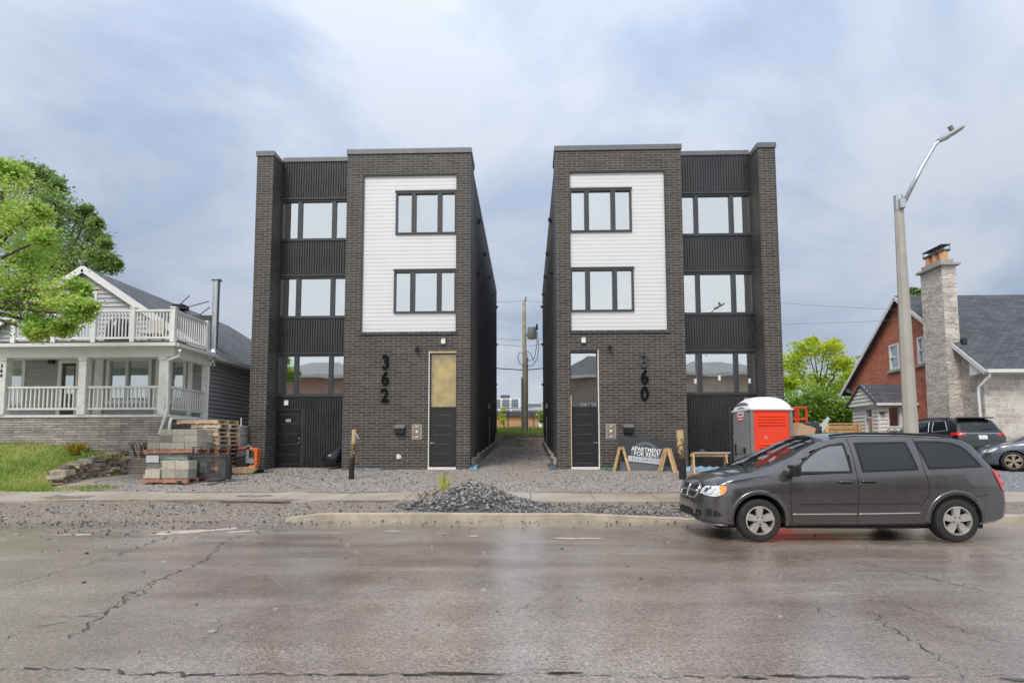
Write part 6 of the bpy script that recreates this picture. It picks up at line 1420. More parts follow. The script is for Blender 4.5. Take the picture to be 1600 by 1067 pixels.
m = MB(); m.box(.08, .2, -.25, -.18, .42, .98); m.build('belt_guard', MT['grey_plastic'], pcz, world=False, bevel=.02)
m = MB(); m.tube([(.30, -.28, .52), (.30, -.24, .52)], .12, 16); m.build('drive_wheel', MT['steel'], pcz, world=False)
m = MB(); m.box(-.24, .02, -.16, .16, .98, 1.07); m.build('fuel_tank', MT['red_paint'], pcz, world=False, bevel=.03)
m = MB(); m.tube([(-.2, -.12, .5), (-.5, -.14, .86), (-.62, -.14, 1.08), (-.52, -.1, 1.16)], .022, 8); m.tube([(-.2, .12, .5), (-.5, .14, .86), (-.62, .14, 1.08), (-.52, .1, 1.16)], .022, 8); m.tube([(-.62, -.14, 1.08), (-.62, .14, 1.08)], .022, 8); m.build('handle_bar', MT['plastic_black'], pcz, world=False)
m = MB(); m.tube([(.0, -.2, 1.04), (.16, -.22, 1.16), (.30, -.2, 1.04), (.32, -.2, .9)], .018, 7); m.build('hose', MT['dusty'], pcz, world=False)
# grey drum behind
q = U(375, 700, 19.9); zg = gz(0, 19.9); m = MB(); zt = U(375, 666, 19.9).z; n_ = 5
m.tube([(q.x, 19.9, zg), (q.x, 19.9, zg + .3), (q.x, 19.9, zg + .32), (q.x, 19.9, zg + .36), (q.x, 19.9, zg + .38), (q.x, 19.9, zt - .34), (q.x, 19.9, zt - .32), (q.x, 19.9, zt - .28), (q.x, 19.9, zt - .26), (q.x, 19.9, zt)], [.24, .24, .255, .255, .24, .24, .255, .255, .24, .245], 22)
d = tag(m.build('steel_drum', MT['drum'], smooth=.6), 'grey green steel drum between the grey house and the brick pillar', 'drum')
m = MB(); m.tube([(q.x, 19.9, zt - .03), (q.x, 19.9, zt + .02)], .258, 22); m.build('drum_rim', MT['concrete'], d); m = MB(); m.tube([(q.x + .02, 19.88, zt), (q.x + .02, 19.88, zt + .32)], .02, 7); m.build('drum_pipe', MT['white'], d)
# black pipe stub by the pillar
q = gpt(405, 738); m = MB(); m.tube([(q.x - .14, q.y - .05, q.z + .11), (q.x + .12, q.y + .08, q.z + .11)], .11, 14); tag(m.build('pipe_offcut', MT['plastic_black'], smooth=.6), 'short black pipe offcut lying at the foot of the brick pillar', 'pipe')
# dry stone retaining wall along the lawn
m = MB(); r = random.Random(3)
ya = 15.9
while ya < 19.9:
    x = lawn_edge(ya); zg = gz(x, ya); zt = max(zg + .22, lawn_z(x - .35, ya) + .12); z = zg - .05
    while z < zt:
        hs = .05 + .07 * r.random(); ls = .22 + .3 * r.random(); d_ = .32 + .12 * r.random()
        M4 = Matrix.Translation((x + r.gauss(0, .03), ya + r.gauss(0, .07), z)) @ Matrix.Rotation(R(-62) + r.gauss(0, .12), 4, 'Z') @ Matrix.Rotation(r.gauss(0, .05), 4, 'X')
        b = len(m.v); m.box(-ls / 2, ls / 2, -d_ / 2, d_ / 2, 0, hs, r.randrange(3), M4)
        for i in range(b, len(m.v)): v = m.v[i]; m.v[i] = (v[0] + r.gauss(0, .018), v[1] + r.gauss(0, .018), v[2] + r.gauss(0, .012))
        z += hs + .004
    ya += .17
tag(m.build('rubble_wall', [M('brown field stone', (.44, .36, .26), .9, 0, .3, 8, .5, 30), M('grey field stone', (.36, .32, .27), .9, 0, .3, 8, .5, 30), M('dark field stone', (.22, .18, .14), .9, 0, .3, 8, .5, 30)]), 'low dry stone retaining wall along the edge of the lawn', 'stone wall')
# rubbish bag and its neighbour in the bay
q = gpt(521, 733); m = MB(); a = Vector((q.x - .22, q.y + .02, q.z + .26)); b = Vector((q.x + .32, q.y + .5, q.z + .80)); pts = [a.lerp(b, t) for t in np.linspace(-.12, 1, 9)]; m.tube(pts, [.10, .24, .29, .27, .25, .22, .19, .14, .05], 16)
for i, v in enumerate(m.v): w_ = .022 * math.sin(i * 2.3) + .015 * math.sin(i * 5.1); m.v[i] = (v[0] + w_, v[1] + w_ * .6, max(q.z + .01, v[2] + w_))
tag(m.build('rubbish_bag', MT['bag'], smooth=True), 'long black rubbish bag leaning in the corner of the ribbed bay', 'bag')
# charred posts by the pavement
for px, py0, py1, lean, lab in ((549, 748, 671, .10, 'thin charred wooden post before the 362 building, bracket at its top'), (1067, 749, 672, -.09, 'thick charred wooden post between the rent sign and the minivan')):
    q = gpt(px, py0); hgt = U(px, py1, q.y).z - q.z; po = MB(); r0 = .085 if px < 800 else .112
    po.tube([(0, 0, -.2), (0, 0, hgt * .25), (lean * .35 * hgt, .0, hgt * .6), (lean * hgt * .4 + (.06 if px < 800 else -.10) * 0, 0, hgt)], [r0, r0 * .98, r0 * .9, r0 * (.75 if px < 800 else 1.0)], 14)
    o = po.build('charred_post', MT['post'], origin=(0, 0, 0), smooth=.7); o.location = q; tag(o, lab, 'post')
    if px < 800:
        m = MB(); m.tube([(lean * .4 * hgt + .03, -.04, hgt * .93), (lean * .4 * hgt + .13, -.07, hgt * .86), (lean * .4 * hgt + .17, -.07, hgt * .80)], .03, 8); m.build('bracket', MT['grey_plate'], o, world=False)
# rent sign leaning on the wall
yS = 19.72; s0 = U(971, 680.5, yS); s1 = U(1056.5, 690, yS); s3 = U(961, 738, yS - .3)
W_ = (s1 - s0).length; tilt = math.atan2(s0.z - s1.z, s1.x - s0.x); zb_ = gz(0, 19.4); Hs = 1.28
cx_, cz_ = (s0.x + s1.x) / 2, (s0.z + s1.z) / 2
sg = empty('rent_sign', (cx_, 19.55, zb_), 'dark apartment for rent sign tilted against the 360 building', 'sign')
MS = Matrix.Translation((cx_, yS, cz_)) @ Matrix.Rotation(R(-10), 4, 'X') @ Matrix.Rotation(tilt, 4, 'Y')
m = MB(); m.box(-W_ / 2, W_ / 2, 0, .03, -Hs, 0, M4=MS); m.build('sign_board', MT['sign_board'], sg)
m = MB(); m.box(-W_ / 2 + .02, W_ / 2 - .02, -.003, -.0005, -Hs + .02, -Hs + .36, M4=MS); m.build('lower_panel', MT['sign_mid'], sg)
m = MB(); k = 36; cz0 = -.66
for i in range(k):
    a0, a1 = math.pi * i / k, math.pi * (i + 1) / k
    m.add([MS @ Vector((-.08 + r_ * math.cos(a), -.002, cz0 + r_ * math.sin(a))) for a, r_ in ((a0, .44), (a1, .44), (a1, .53), (a0, .53))], [(3, 2, 1, 0)])
m.build('sign_ring', MT['sign_ring'], sg)
m = MB(); k = 30; m.add([MS @ Vector((-.08, -.0012, cz0))] + [MS @ Vector((-.08 + .44 * math.cos(math.pi * i / k), -.0012, cz0 + .44 * math.sin(math.pi * i / k))) for i in range(k + 1)], [(0, i + 2, i + 1) for i in range(k)]); m.build('sign_disc', M('sign disc', (.048, .055, .065), .45, 0, .05, 3), sg)
m = MB(); m.box(-.68, .56, -.006, -.0035, -.88, -.68, M4=MS); m.build('phone_band', MT['sign_grey'], sg)
def sign_text(t, size, x, z, mat, sx, bold):
    mm = text_mb(t, size, .003, (0, 0, 0), bold=bold, sx=sx); 
    for i, v in enumerate(mm.v): mm.v[i] = tuple(MS @ Vector((v[0] + x, v[1] - .009, v[2] + z)))
    mm.build('sign_lettering', MT[mat], sg)
# serifed capitals: the strokes plus short foot bars under and over the stems
sign_text('APARTMENT', .215, -.06, -.42, 'sticker', .86, .003); sign_text('FOR RENT', .215, -.05, -.585, 'sticker', .88, .003); sign_text('613-224-2116', .185, -.05, -.775, 'far_glass', .98, .002); sign_text('REAL ESTATE', .06, -.70, -1.06, 'sticker', 1, 0) if False else None
# A-frame trestles before the sign
def trestle(name, loc, rz, label, L=.9, h=.95, spread=.30):
    t = empty(name, loc, label, 'sawhorse', 'wooden sawhorses', rz)
    m = MB(); m.box(-L / 2, L / 2, -.045, .045, h - .10, h); m.build('beam', MT['wood'], t, world=False)
    for sx in (-1, 1):
        for sy in (-1, 1):
            m = MB(); x = sx * (L / 2 - .08); m.bar((x, sy * .05, h - .01), (x + sx * .03, sy * spread, 0), .085, .04, up=(1, 0, 0)); m.build('leg', MT['wood'], t, world=False)
    return t
q = gpt(973, 737); trestle('sawhorse', q + Vector((0, .25, 0)), R(84), 'pale sawhorse standing before the left end of the rent sign', L=.42, h=.86, spread=.27)
q = gpt(1046, 739); trestle('sawhorse', q + Vector((.02, .3, 0)), R(66), 'pale sawhorse standing before the right end of the rent sign', L=.55, h=.84, spread=.27)
q = gpt(1113, 748); tb_ = trestle('sawhorse', q + Vector((.02, .3, 0)), R(-4), 'long low sawhorse beside the grey toilet, board and tool on top', L=1.15, h=.78, spread=.26)
p = tb_.location; m = MB(); m.box(p.x - .5, p.x + .62, p.y - .13, p.y + .13, p.z + .785, p.z + .82); tag(m.build('plank', MT['dusty']), 'grey plank lying on the low sawhorse beside the toilet', 'plank')
m = MB(); m.tube([(p.x - .22, p.y, p.z + .825), (p.x - .22, p.y, p.z + .92)], [.07, .06], 12); m.box(p.x - .34, p.x - .1, p.y - .05, p.y + .05, p.z + .822, p.z + .87); tag(m.build('power_tool', MT['rust_steel'], bevel=.01), 'small dark power tool lying on the plank of the sawhorse', 'tool')
# blue and green sheeting at the wall foot
def crumple(name, label, x0, x1, y0, y1, mat, h=.06, seed=1):
    r = random.Random(seed); m = MB(); nx, ny = 16, 6; idx = []
    for j in range(ny):
        for i in range(nx):
            x = x0 + (x1 - x0) * i / (nx - 1) + r.gauss(0, .02); y = y0 + (y1 - y0) * j / (ny - 1) + r.gauss(0, .02); m.v.append((x, y, gz(x, y) + .012 + h * r.random() * (0 < j < ny - 1)))
    for j in range(ny - 1):
        for i in range(nx - 1): a = j * nx + i; m.f.append((a, a + 1, a + nx + 1, a + nx)); m.m.append(0)
    return tag(m.build(name, MT[mat]), label, 'sheeting')
xb0, xb1 = U(1060, 738, 19.6).x, U(1146, 738, 19.6).x
crumple('blue_tarp', 'crumpled blue sheeting along the wall behind the sawhorse and toilet', xb0, xb1, 19.2, 19.95, 'blue_sheet', .16, 2)
crumple('green_tarp', 'strip of green sheeting at the wall foot left of the rent sign', U(941, 738, 19.8).x, U(966, 738, 19.8).x, 19.72, 19.95, 'green_sheet' if 'green_sheet' in MT else MT.setdefault('green_sheet', M('green sheeting', (.03, .26, .17), .4, 0, .2, 8)) and 'green_sheet', .06, 3)
xg = C - GO; crumple('blue_membrane', 'blue membrane edge along the footing of the 362 building', xg - .02, xg + .28, 19.75, 21.6, 'blue_sheet', .10, 5); xg = C + GO; crumple('dark_membrane', 'grey blue membrane edge along the footing of the 360 building', xg - .30, xg + .0, 19.8, 21.8, MT.setdefault('membrane', M('membrane', (.10, .13, .16), .4, 0, .3, 8)) and 'membrane', .16, 6)
crumple('blue_membrane', 'blue membrane scrap at the wall foot under the 362 numerals', U(545, 737, 19.9).x, U(592, 737, 19.9).x, 19.86, 19.98, 'blue_sheet', .03, 7)

# ---- portable toilet
q = U(1173, 700, 17.3); pt = empty('portable_toilet', (q.x + .62, 17.3 + .60, gz(0, 17.8) + .02), 'red portable toilet with grey door and white domed roof', 'portable toilet', rz=R(4))
a, b, zt_ = .62, .58, 2.12
m = MB(); m.box(-a, a, -b, b, 0, .10); m.build('skid', MT['grey_plastic'], pt, world=False)
for y in (-b, b):
    m = MB(); s = -1 if y < 0 else 1; m.box(-a + .05, a - .05, y - .02, y + .02, .10, zt_)
    for z in (1.60, 1.69, 1.78, 1.87, .90, .98, .42, .50): m.prism([(y - s * .0 + s * .021, z - .02), (y + s * .05, z), (y + s * .05, z + .02), (y + s * .021, z + .045)], 0, -a + .20, a - .18)
    m.build('side_panel', MT['red_plastic'], pt, world=False, bevel=.008)
m = MB()
for dx, dz in ((-.19, 1.26), (-.23, 1.2), (-.15, 1.2)): m.tube([(dx, -b - .025, dz), (dx, -b - .03, dz)], .016, 8)
m.build('vent_dots', MT['sticker'], pt, world=False)
m = MB(); m.box(a - .02, a + .02, -b + .05, b - .05, .10, zt_); m.build('back_panel', MT['red_plastic'], pt, world=False)
for x in (-a, a):
    for y in (-b, b): m = MB(); m.box(x - .05, x + .05, y - .05, y + .05, .10, zt_); m.build('corner_post', MT['grey_plastic'], pt, world=False, bevel=.02)
m = MB(); arch = [(-b + .05, .10), (b - .05, .10), (b - .05, zt_)] + [((b - .05) * math.cos(t), zt_ + .22 * math.sin(t)) for t in np.linspace(0, math.pi, 14)][1:-1] + [(-b + .05, zt_)]
m.prism(arch, 0, -a - .03, -a + .02); m.build('door_surround', MT['grey_plastic'], pt, world=False)
m = MB(); dd_ = [(-.44, .16), (.44, .16), (.44, 1.92)] + [(.44 * math.cos(t), 1.92 + .28 * math.sin(t)) for t in np.linspace(0, math.pi, 14)][1:-1] + [(-.44, 1.92)]
m.prism(dd_, 0, -a - .065, -a - .031); dr = m.build('door', M('grey door plastic', (.25, .255, .26), .5, 0, .06, 3), pt, world=False)
m = MB(); m.box(-a - .085, -a - .066, -.34, .36, .72, .92); m.build('door_rail', MT['grey_plastic'], dr, world=False, bevel=.008)
m = MB(); m.box(-a - .10, -a - .086, -.30, -.18, .74, .90); m.build('door_latch', MT['plastic_black'], dr, world=False); m = MB(); m.box(-a - .10, -a - .086, .34, .42, .66, 1.02); m.build('door_hinge', MT['plastic_black'], dr, world=False)
m = MB(); m.box(-a - .069, -a - .066, -.20, .22, 1.88, 2.04); m.build('door_sticker', MT['sticker'], dr, world=False, bevel=0); m = MB(); m.box(-a - .069, -a - .066, -.20, .22, 1.74, 1.865); m.box(-a - .0715, -a - .0695, -.14, .16, 1.93, 1.99); m.build('door_sticker', MT['sticker_red'], dr, world=False)
m = MB(); m.box(-a - .0715, -a - .0695, -.16, .18, 1.79, 1.83); m.build('door_sticker', MT['sticker'], dr, world=False)
# domed roof
m = MB(); n1, n2 = 22, 12; idx = {}
for i in range(n1):
    for j in range(n2):
        sx, sy = -1 + 2 * i / (n1 - 1), -1 + 2 * j / (n2 - 1); zr_ = zt_ - .0 + .40 * (1 - abs(sx) ** 3.2) ** .6 * (1 - abs(sy) ** 3.5) ** .6
        idx[i, j] = len(m.v); m.v.append((sx * (a + .07), sy * (b + .07), zr_))
for i in range(n1 - 1):
    for j in range(n2 - 1): m.f.append((idx[i, j], idx[i + 1, j], idx[i + 1, j + 1], idx[i, j + 1])); m.m.append(0)
m.box(-a - .075, a + .075, -b - .075, b + .075, zt_ - .05, zt_ - .001); m.build('roof', MT['roof_plastic'], pt, world=False, smooth=.7)
m = MB(); m.tube([(a - .15, b - .12, zt_), (a - .15, b - .12, zt_ + .42)], .05, 10); m.build('vent_pipe', MT['grey_plastic'], pt, world=False)

# ---- things behind the toilet
def px_box(name, label, cat, px0, px1, py0, py1, Y, d, mat, rz=0, zb=None, bevel=.0):
    a, b = U(px0, py1, Y), U(px1, py0, Y); m = MB(); m.box(a.x, b.x, Y, Y + d, a.z if zb is None else zb, b.z); return tag(m.build(name, MT[mat], bevel=bevel), label, cat)
ys_ = 21.6; sk = empty('waste_skip', (U(1262, 700, ys_).x, ys_ + 1, gz(0, ys_ + 1)), 'dark red waste skip full of debris behind the red toilet', 'skip')
a, b = U(1226, 689, ys_), U(1300, 689, ys_); zt_ = a.z; zg = gz(0, ys_)
m = MB(); m.wall(a.x, b.x, zg, zt_, [], ys_, ys_ + .06); m.box(a.x, a.x + .06, ys_ + .06, ys_ + 2.0, zg, zt_); m.box(b.x - .06, b.x, ys_ + .06, ys_ + 2.0, zg, zt_); m.box(a.x, b.x, ys_ + 2.0, ys_ + 2.06, zg, zt_); m.box(a.x + .06, b.x - .06, ys_ + .06, ys_ + 2, zg, zg + 1.0); m.build('skip_body', MT['red_paint'], sk)
m = MB(); m.bar((a.x - .03, ys_ - .03, zt_), (b.x + .03, ys_ - .03, zt_), .1, .09); m.build('skip_rim', MT['red_paint'], sk)
def lump(name, label, cat, px, py, Y, sx, sy, sz, mat, seed, flat=0):
    r = random.Random(seed); p = U(px, py, Y); m = MB(); n1, n2 = 14, 9; c = p
    for i in range(n2):
        for j in range(n1):
            th, ph = math.pi * i / (n2 - 1), 2 * math.pi * j / n1; w_ = 1 + .16 * math.sin(3 * ph + seed) * math.sin(2 * th) + r.gauss(0, .05)
            m.v.append((c.x + sx * w_ * math.sin(th) * math.cos(ph), c.y + sy * w_ * math.sin(th) * math.sin(ph), c.z + sz * w_ * math.cos(th)))
    for i in range(n2 - 1):
        for j in range(n1): m.f.append((i * n1 + j, (i + 1) * n1 + j, (i + 1) * n1 + (j + 1) % n1, i * n1 + (j + 1) % n1)); m.m.append(0)
    return tag(m.build(name, MT[mat], smooth=True), label, cat)
p = U(1248, 674, 22.2); m = MB(); M4 = Matrix.Translation((p.x, 22.2, p.z - .30)) @ Matrix.Rotation(R(14), 4, 'Y') @ Matrix.Rotation(R(22), 4, 'Z'); m.box(-.42, .42, -.3, .3, 0, .56, M4=M4); cb = m.build('cardboard_box', MT['cardboard'], bevel=.01); tag(cb, 'brown cardboard box on top of the waste skip', 'box')
m = MB(); m.add([M4 @ Vector(v) for v in ((.42, -.3, .56), (.42, .3, .56), (.62, .3, .40), (.62, -.3, .40))], [(0, 1, 2, 3)]); m.build('box_flap', MT['cardboard'], cb)
lump('rubbish_bag', 'black rubbish bag between cardboard box and leaning pale board', 'bag', 1267, 673, 22.6, .42, .4, .36, 'bag', 2)
p0, p1 = U(1271, 684, 22.4), U(1295, 652, 22.4); m = MB(); d_ = (p1 - p0).normalized(); nr = Vector((d_.z, 0, -d_.x)); hw = .15
m.add([p0 - nr * hw, p0 + nr * hw * 1.6, p1 + nr * hw * .4, p1 - nr * hw * .3] + [q_ + Vector((0, .04, 0)) for q_ in (p0 - nr * hw, p0 + nr * hw * 1.6, p1 + nr * hw * .4, p1 - nr * hw * .3)], [(0, 3, 2, 1), (4, 5, 6, 7), (0, 1, 5, 4), (1, 2, 6, 5), (2, 3, 7, 6), (3, 0, 4, 7)])
tag(m.build('leaning_board', MT['board_grey']), 'pale grey board sticking up out of the waste skip', 'board')
lump('rubble_bag', 'dark heap of debris in the skip right of the pale board', 'debris', 1298, 684, 22.8, .7, .4, .22, 'dark_wood', 5)
# red guard rail of a lift
yl = 25.0; rl = empty('lift_guard_rail', (U(1248, 662, yl).x, yl, gz(0, yl)), 'red steel guard rail of a lift platform before the green bushes', 'guard rail')
gx = [U(p, 650, yl).x for p in (1233, 1243, 1247, 1260)]; z0, z1, zm = gz(0, yl), U(1248, 637, yl).z, U(1248, 655, yl).z
for x in gx: m = MB(); m.tube([(x, yl, z0), (x, yl, z1)], .045, 8); m.build('rail_post', MT['red_plastic'], rl)
for z in (z1, zm): m = MB(); m.tube([(gx[0], yl, z), (gx[-1], yl, z)], .04, 8); m.build('cross_rail', MT['red_plastic'], rl)
m = MB(); m.tube([(gx[0], yl, z1), (gx[0] - .2, yl + .9, z1), (gx[2], yl + .9, z1)], .04, 8); m.build('cross_rail', MT['red_plastic'], rl)
m = MB(); m.box(gx[0] - .1, gx[-1] + .1, yl + .02, yl + 1.6, z0 + .9, z0 + 1.05); m.build('platform', MT['rust_steel'], rl)
# cedar fence
yc = 29.2; fa, fb = U(1240, 690, yc).x, U(1343, 690, yc).x; zt_ = U(1300, 661, yc).z; zg = gz(0, yc); fc = empty('wooden_fence', ((fa + fb) / 2, yc, zg), 'low cedar board fence in front of the green bushes', 'fence')
m = MB(); x = fa
while x < fb - .01: m.box(x, min(x + .138, fb), yc + random.gauss(0, .004), yc + .02, zg + .02, zt_ - .10); x += .142
m.build('fence_boards', MT['fence_wood'], fc); m = MB(); m.box(fa - .02, fb + .02, yc - .06, yc + .10, zt_ - .06, zt_); m.build('fence_cap', MT['fence_wood'], fc); m = MB(); m.box(fa, fb - .2, yc - .04, yc - .006, zt_ - .32, zt_ - .18); m.build('fence_rail', MT['wood'], fc)
for x in (fa, (fa + fb) / 2, fb): m = MB(); m.box(x - .10, x + .10, yc - .10, yc - .041, zg, zt_ - .065); m.build('fence_post', MT['wood'], fc)
# shovels by the sun room
for px, lab in ((1390, 'shovel with a black D handle leaning by the sun room window'), (1399, 'shovel with a round black handle leaning by the sun room corner')):
    p = U(px, 672, 28.0); m = MB(); m.tube([(p.x, 28.0, gz(0, 28)), (p.x, 28.05, p.z - .12)], .02, 7); m.tube([Vector((p.x, 28.05, p.z - .03)) + Vector((.075 * math.cos(t), 0, .085 * math.sin(t))) for t in np.linspace(0, 6.28, 13)], .018, 6); m.box(p.x - .12, p.x + .12, 27.98, 28.0, gz(0, 28), gz(0, 28) + .3); tag(m.build('shovel', MT['plastic_black']), lab, 'shovel')

# ---- street lamp
yl = 12.98; q = U(1424, 690, yl); x = q.x; zt_ = U(1404, 306, yl).z; zg = gz(x, yl); lp = empty('street_lamp', (x, yl, zg), 'tall concrete street lamp with curved steel arm behind the minivan', 'street lamp')
m = MB(); m.tube([(x, yl, zg - .3), (x, yl, zg + 2), (x, yl, zt_)], [.165, .148, .092], 8); m.build('lamp_pole', MT['pole_concrete'], lp)
m = MB(); m.box(x - .11, x + .11, yl - .11, yl + .11, zt_ - .04, zt_ + .05) if False else m.tube([(x, yl, zt_ - .36), (x, yl, zt_)], .098, 12); m.build('pole_collar', MT['steel'], lp)
A0 = U(1410, 322, yl - .1); A1 = U(1440, 262, yl - .1); A2 = U(1460, 228, yl - .1); A3 = U(1468, 220, yl - .1)
m = MB(); m.box(A0.x - .08, A0.x + .05, yl - .16, yl - .06, A0.z - .06, A0.z + .16); m.build('arm_bracket', MT['steel'], lp)
m = MB(); m.tube([A0, A1, A2, A3, U(1474, 216, yl - .1)], [.05, .045, .042, .04, .04], 10); m.build('lamp_arm', MT['steel'], lp, smooth=True)
h0, h1 = U(1466, 221, yl - .1), U(1505, 199, yl - .1); d_ = h1 - h0; up_ = Vector((-d_.z, 0, d_.x)).normalized(); m = MB(); nn = 12; prof = [(0, .05, .05), (.22, .085, .07), (.36, .09, .075), (.46, .12, .055), (.62, .16, .06), (.8, .16, .05), (.93, .11, .04), (1, .03, .02)]
for t, wy, hz_ in prof:
    c = h0 + d_ * t
    for k in range(nn): aa = 2 * math.pi * k / nn; m.v.append(tuple(c + Vector((0, wy * math.cos(aa), 0)) + up_ * (hz_ * math.sin(aa))))
for i in range(len(prof) - 1):
    for k in range(nn): m.f.append((i * nn + k, i * nn + (k + 1) % nn, (i + 1) * nn + (k + 1) % nn, (i + 1) * nn + k)); m.m.append(0)
m.f.append(tuple(range(nn))); m.m.append(0); m.f.append(tuple((len(prof) - 1) * nn + k for k in range(nn))); m.m.append(0)
hd = m.build('lamp_head', M('lamp head grey', (.36, .37, .38), .45, .3, .06, 4), lp, smooth=True)
c = h0 + d_ * .62 + up_ * .05; m = MB(); m.tube([c, c + up_ * .13], .05, 10); m.build('photocell', MT['grey_plastic'], hd)

# ---- alley: rear stone wall, utility pole, fence, far buildings
m = MB(); m.box(-12, 14, 36.02, 36.35, 1.4, 2.27); m.box(-12, 14, 35.98, 36.36, 2.271, 2.37); tag(m.build('stone_retaining_wall', brick_mat('pale rubble', (.62, .57, .49), (.42, .38, .33), (.16, .15, .13), .42, .14, .012, .9, .9, stone=.6)), 'low stone retaining wall closing the end of the gravel alley', 'retaining wall')
yu = 39.5; q = U(820, 660, yu); zt_ = U(820, 472, yu).z; zg = gz(0, yu); up = empty('utility_pole', (q.x, yu, zg), 'wooden utility pole with grey transformer between the two buildings', 'utility pole'); x = q.x
m = MB(); m.tube([(x, yu, zg - .3), (x, yu, zg + 4), (x - .02, yu, zt_)], [.19, .165, .125], 12); m.build('pole_shaft', MT['util_wood'], up)
for dx in (-.22, .22): m = MB(); m.tube([(x + dx * .9, yu - .14, zg), (x + dx * .9, yu - .14, U(820, 590 if dx < 0 else 560, yu).z)], .055, 8); m.build('cable_riser', MT['steel'], up)
t0, t1 = U(831, 529, yu), U(831, 511, yu); m = MB(); m.tube([(t0.x, yu, t0.z), (t0.x, yu, t0.z + .04), (t0.x, yu, t1.z - .05), (t0.x, yu, t1.z)], [.31, .33, .33, .27], 18); m.build('transformer', MT['transformer'], up, smooth=.6)
m = MB(); m.box(x, t0.x - .3, yu - .05, yu + .05, t0.z + .2, t0.z + .3); m.build('transformer_bracket', MT['rust_steel'], up)
for k, pl in enumerate([[(839, 518), (842, 540), (840, 560), (832, 571), (822, 572)], [(838, 518), (839, 538), (835, 560), (826, 564), (823, 552)], [(819, 572), (812, 568), (809, 558), (812, 550), (817, 552)], [(822, 548), (829, 552), (834, 564)]]):
    P = [U(a_, b_, yu - .2) for a_, b_ in pl]; m = MB(); m.tube(P, .026, 6); m.build('loop_cable', MT['cable'], up, smooth=True)
m = MB(); p = U(839, 516, yu - .2); m.tube([p, p + Vector((0, 0, .45))], .07, 8); m.build('fuse_cutout', MT['plastic_black'], up)
m = MB(); m.tube([(x, yu, zt_), (x + .1, yu, zt_ + .15), (x + .12, yu, zt_ + .4)], .04, 8); m.build('pole_insulator', MT['plastic_black'], up)
def wire(label, pts, r, sag=.4):
    m = MB(); P = []
    for a, b in zip(pts[:-1], pts[1:]):
        a, b = Vector(a), Vector(b)
        for i in range(14): t = i / 14; P.append(a.lerp(b, t) - Vector((0, 0, sag * 4 * t * (1 - t))))
    P.append(Vector(pts[-1])); m.tube(P, r, 5, caps=False); tag(m.build('overhead_wire', MT['wire' if r < .03 else 'cable']), label, 'wire', 'overhead wires behind the buildings')
for k, (pyc, pyr, r_) in enumerate([(470, 455, .012), (532, 500, .012), (541, 520, .012), (578, 566, .035)]):
    zc = U(820, pyc, yu).z; lab = ['topmost thin overhead wire at the utility pole tip', 'thin overhead wire level with the foot of the transformer', 'thin overhead wire just under the transformer', 'thick low overhead cable on the utility pole'][k]
    wire(lab, [(C - 6, Y0 + DEP + .1, min(zc + .5, 11.8)), (x, yu, zc), (C + 6, Y0 + DEP + .1, min(zc + .6, 11.6))], r_, .12)
a, b = U(1222, 467, 30), U(1430, 485, 27); wire('upper faint wire from behind the black building towards the stone house', [(a.x - 4, 30, a.z + .2), (b.x, 27, b.z)], .008, .1)
a, b = U(1222, 509, 32), U(1390, 518, 27); wire('lower faint wire ending at the brick gable', [(a.x - 4, 32, a.z + .1), (XG, b.y, UX(1392, 516, XG).z)], .008, .1)
p = U(1338, 560, 33); wire('short dark service wire sloping down to the rear eave of the brick house', [(p.x, 33, p.z), (XG - .3, 31.0, UX(1372, 540, XG).z)], .02, .05)
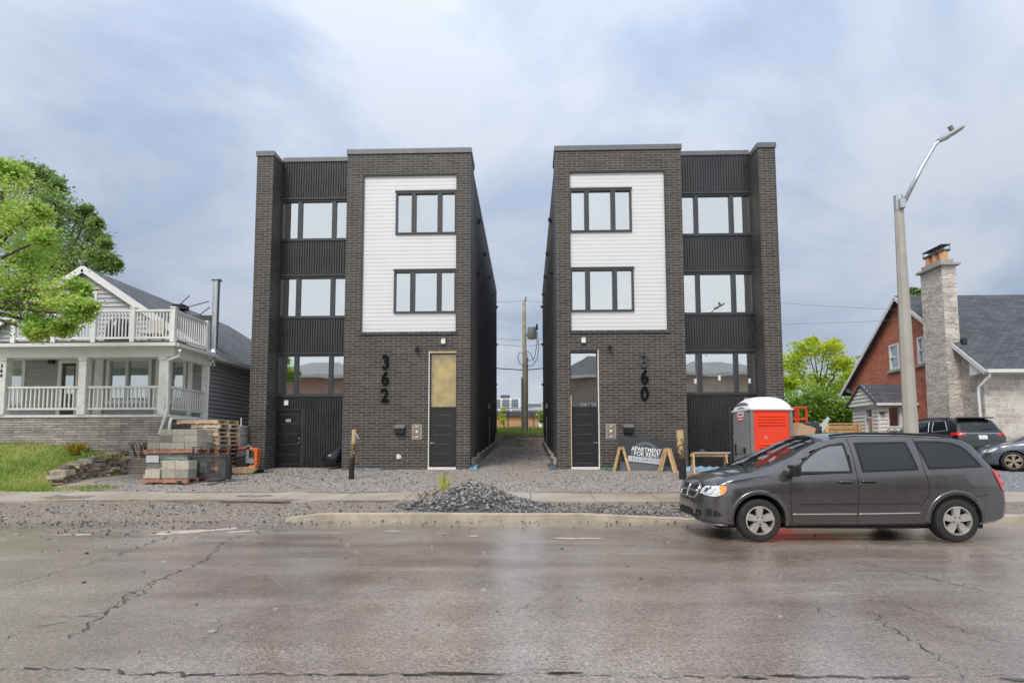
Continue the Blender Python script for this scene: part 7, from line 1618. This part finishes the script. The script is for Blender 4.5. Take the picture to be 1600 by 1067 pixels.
# chain link fence on the bank
yf = 46; fz = gz(0, yf); fn = empty('chain_link_fence', (0, yf, fz), 'black chain link fence on the grass bank behind the alley', 'fence'); zt_ = U(800, 637, yf).z; zm = U(800, 662, yf).z
for px in (742, 768, 794, 834, 851, 880): m = MB(); xx_ = U(px, 650, yf).x; m.tube([(xx_, yf, fz), (xx_, yf, zt_ if px < 830 else U(800, 652, yf).z)], .04, 7); m.build('fence_post', MT['plastic_black'], fn)
xa, xb = U(735, 650, yf).x, U(885, 650, yf).x
m = MB(); m.tube([(xa, yf, zt_), (U(834, 650, yf).x, yf, zt_)], .03, 6); m.build('fence_rail', MT['plastic_black'], fn); m = MB(); m.tube([(xa, yf, zm), (xb, yf, zm)], .03, 6); m.build('fence_rail', MT['grey_plate'], fn)
# orange brown shed and the far office blocks
yo = 62; a, b = U(745, 672, yo), U(842, 650, yo); ob_ = empty('low_building', ((a.x + b.x) / 2, yo, 2.9), 'low orange brown building with dark flat roof beyond the fence', 'building'); m = MB(); m.box(a.x, b.x, yo, yo + 14, 2.0, b.z); m.build('wall', MT['orange_wall'], ob_); m = MB(); m.box(a.x - .3, b.x + .3, yo - .3, yo + 14, b.z, b.z + .55); m.build('roof', MT['dark_roof'], ob_)
def office(label, px0, px1, pyt, Y, rows, mat='far_white', pent=None):
    a, b = U(px0, 660, Y), U(px1, pyt, Y); r0 = empty('office_building', ((a.x + b.x) / 2, Y, 3), label, 'office building'); m = MB(); m.box(a.x, b.x, Y, Y + 20, 2, b.z); m.build('wall', MT[mat], r0)
    for py in rows:
        z = U(px0, py, Y).z; m = MB(); m.box(a.x + .03 * (b.x - a.x), b.x - .03 * (b.x - a.x), Y - .1, Y + .05, z - .42, z + .42); wb_ = m.build('window_band', MT['far_glass'], r0)
        n_ = int((b.x - a.x) / 2.4); m = MB()
        for i in range(1, n_): xx_ = a.x + (b.x - a.x) * i / n_; m.box(xx_ - .28, xx_ + .28, Y - .16, Y - .101, z - .42, z + .42)
        m.build('window_piers', MT[mat], wb_)
    if pent: a, b = U(pent[0], 640, Y + 3), U(pent[1], pent[2], Y + 3); m = MB(); m.box(a.x, b.x, Y + 3, Y + 12, a.z, b.z); m.build('plant_room', MT['dark_roof'], r0)
office('far white office block with dark plant room left of the utility pole', 740, 812, 622, 160, (625.5, 629, 632.3, 635.6), pent=(782, 796, 617))
office('far pale lower office block right of the utility pole', 823, 846, 629, 170, (632, 635, 641))
office('far beige office block partly behind the right black building', 842, 900, 625.5, 190, (630, 634), mat='dusty')
office('low blue grey glazed block under the far white offices', 745, 816, 639.5, 130, (642,), mat='board_grey')
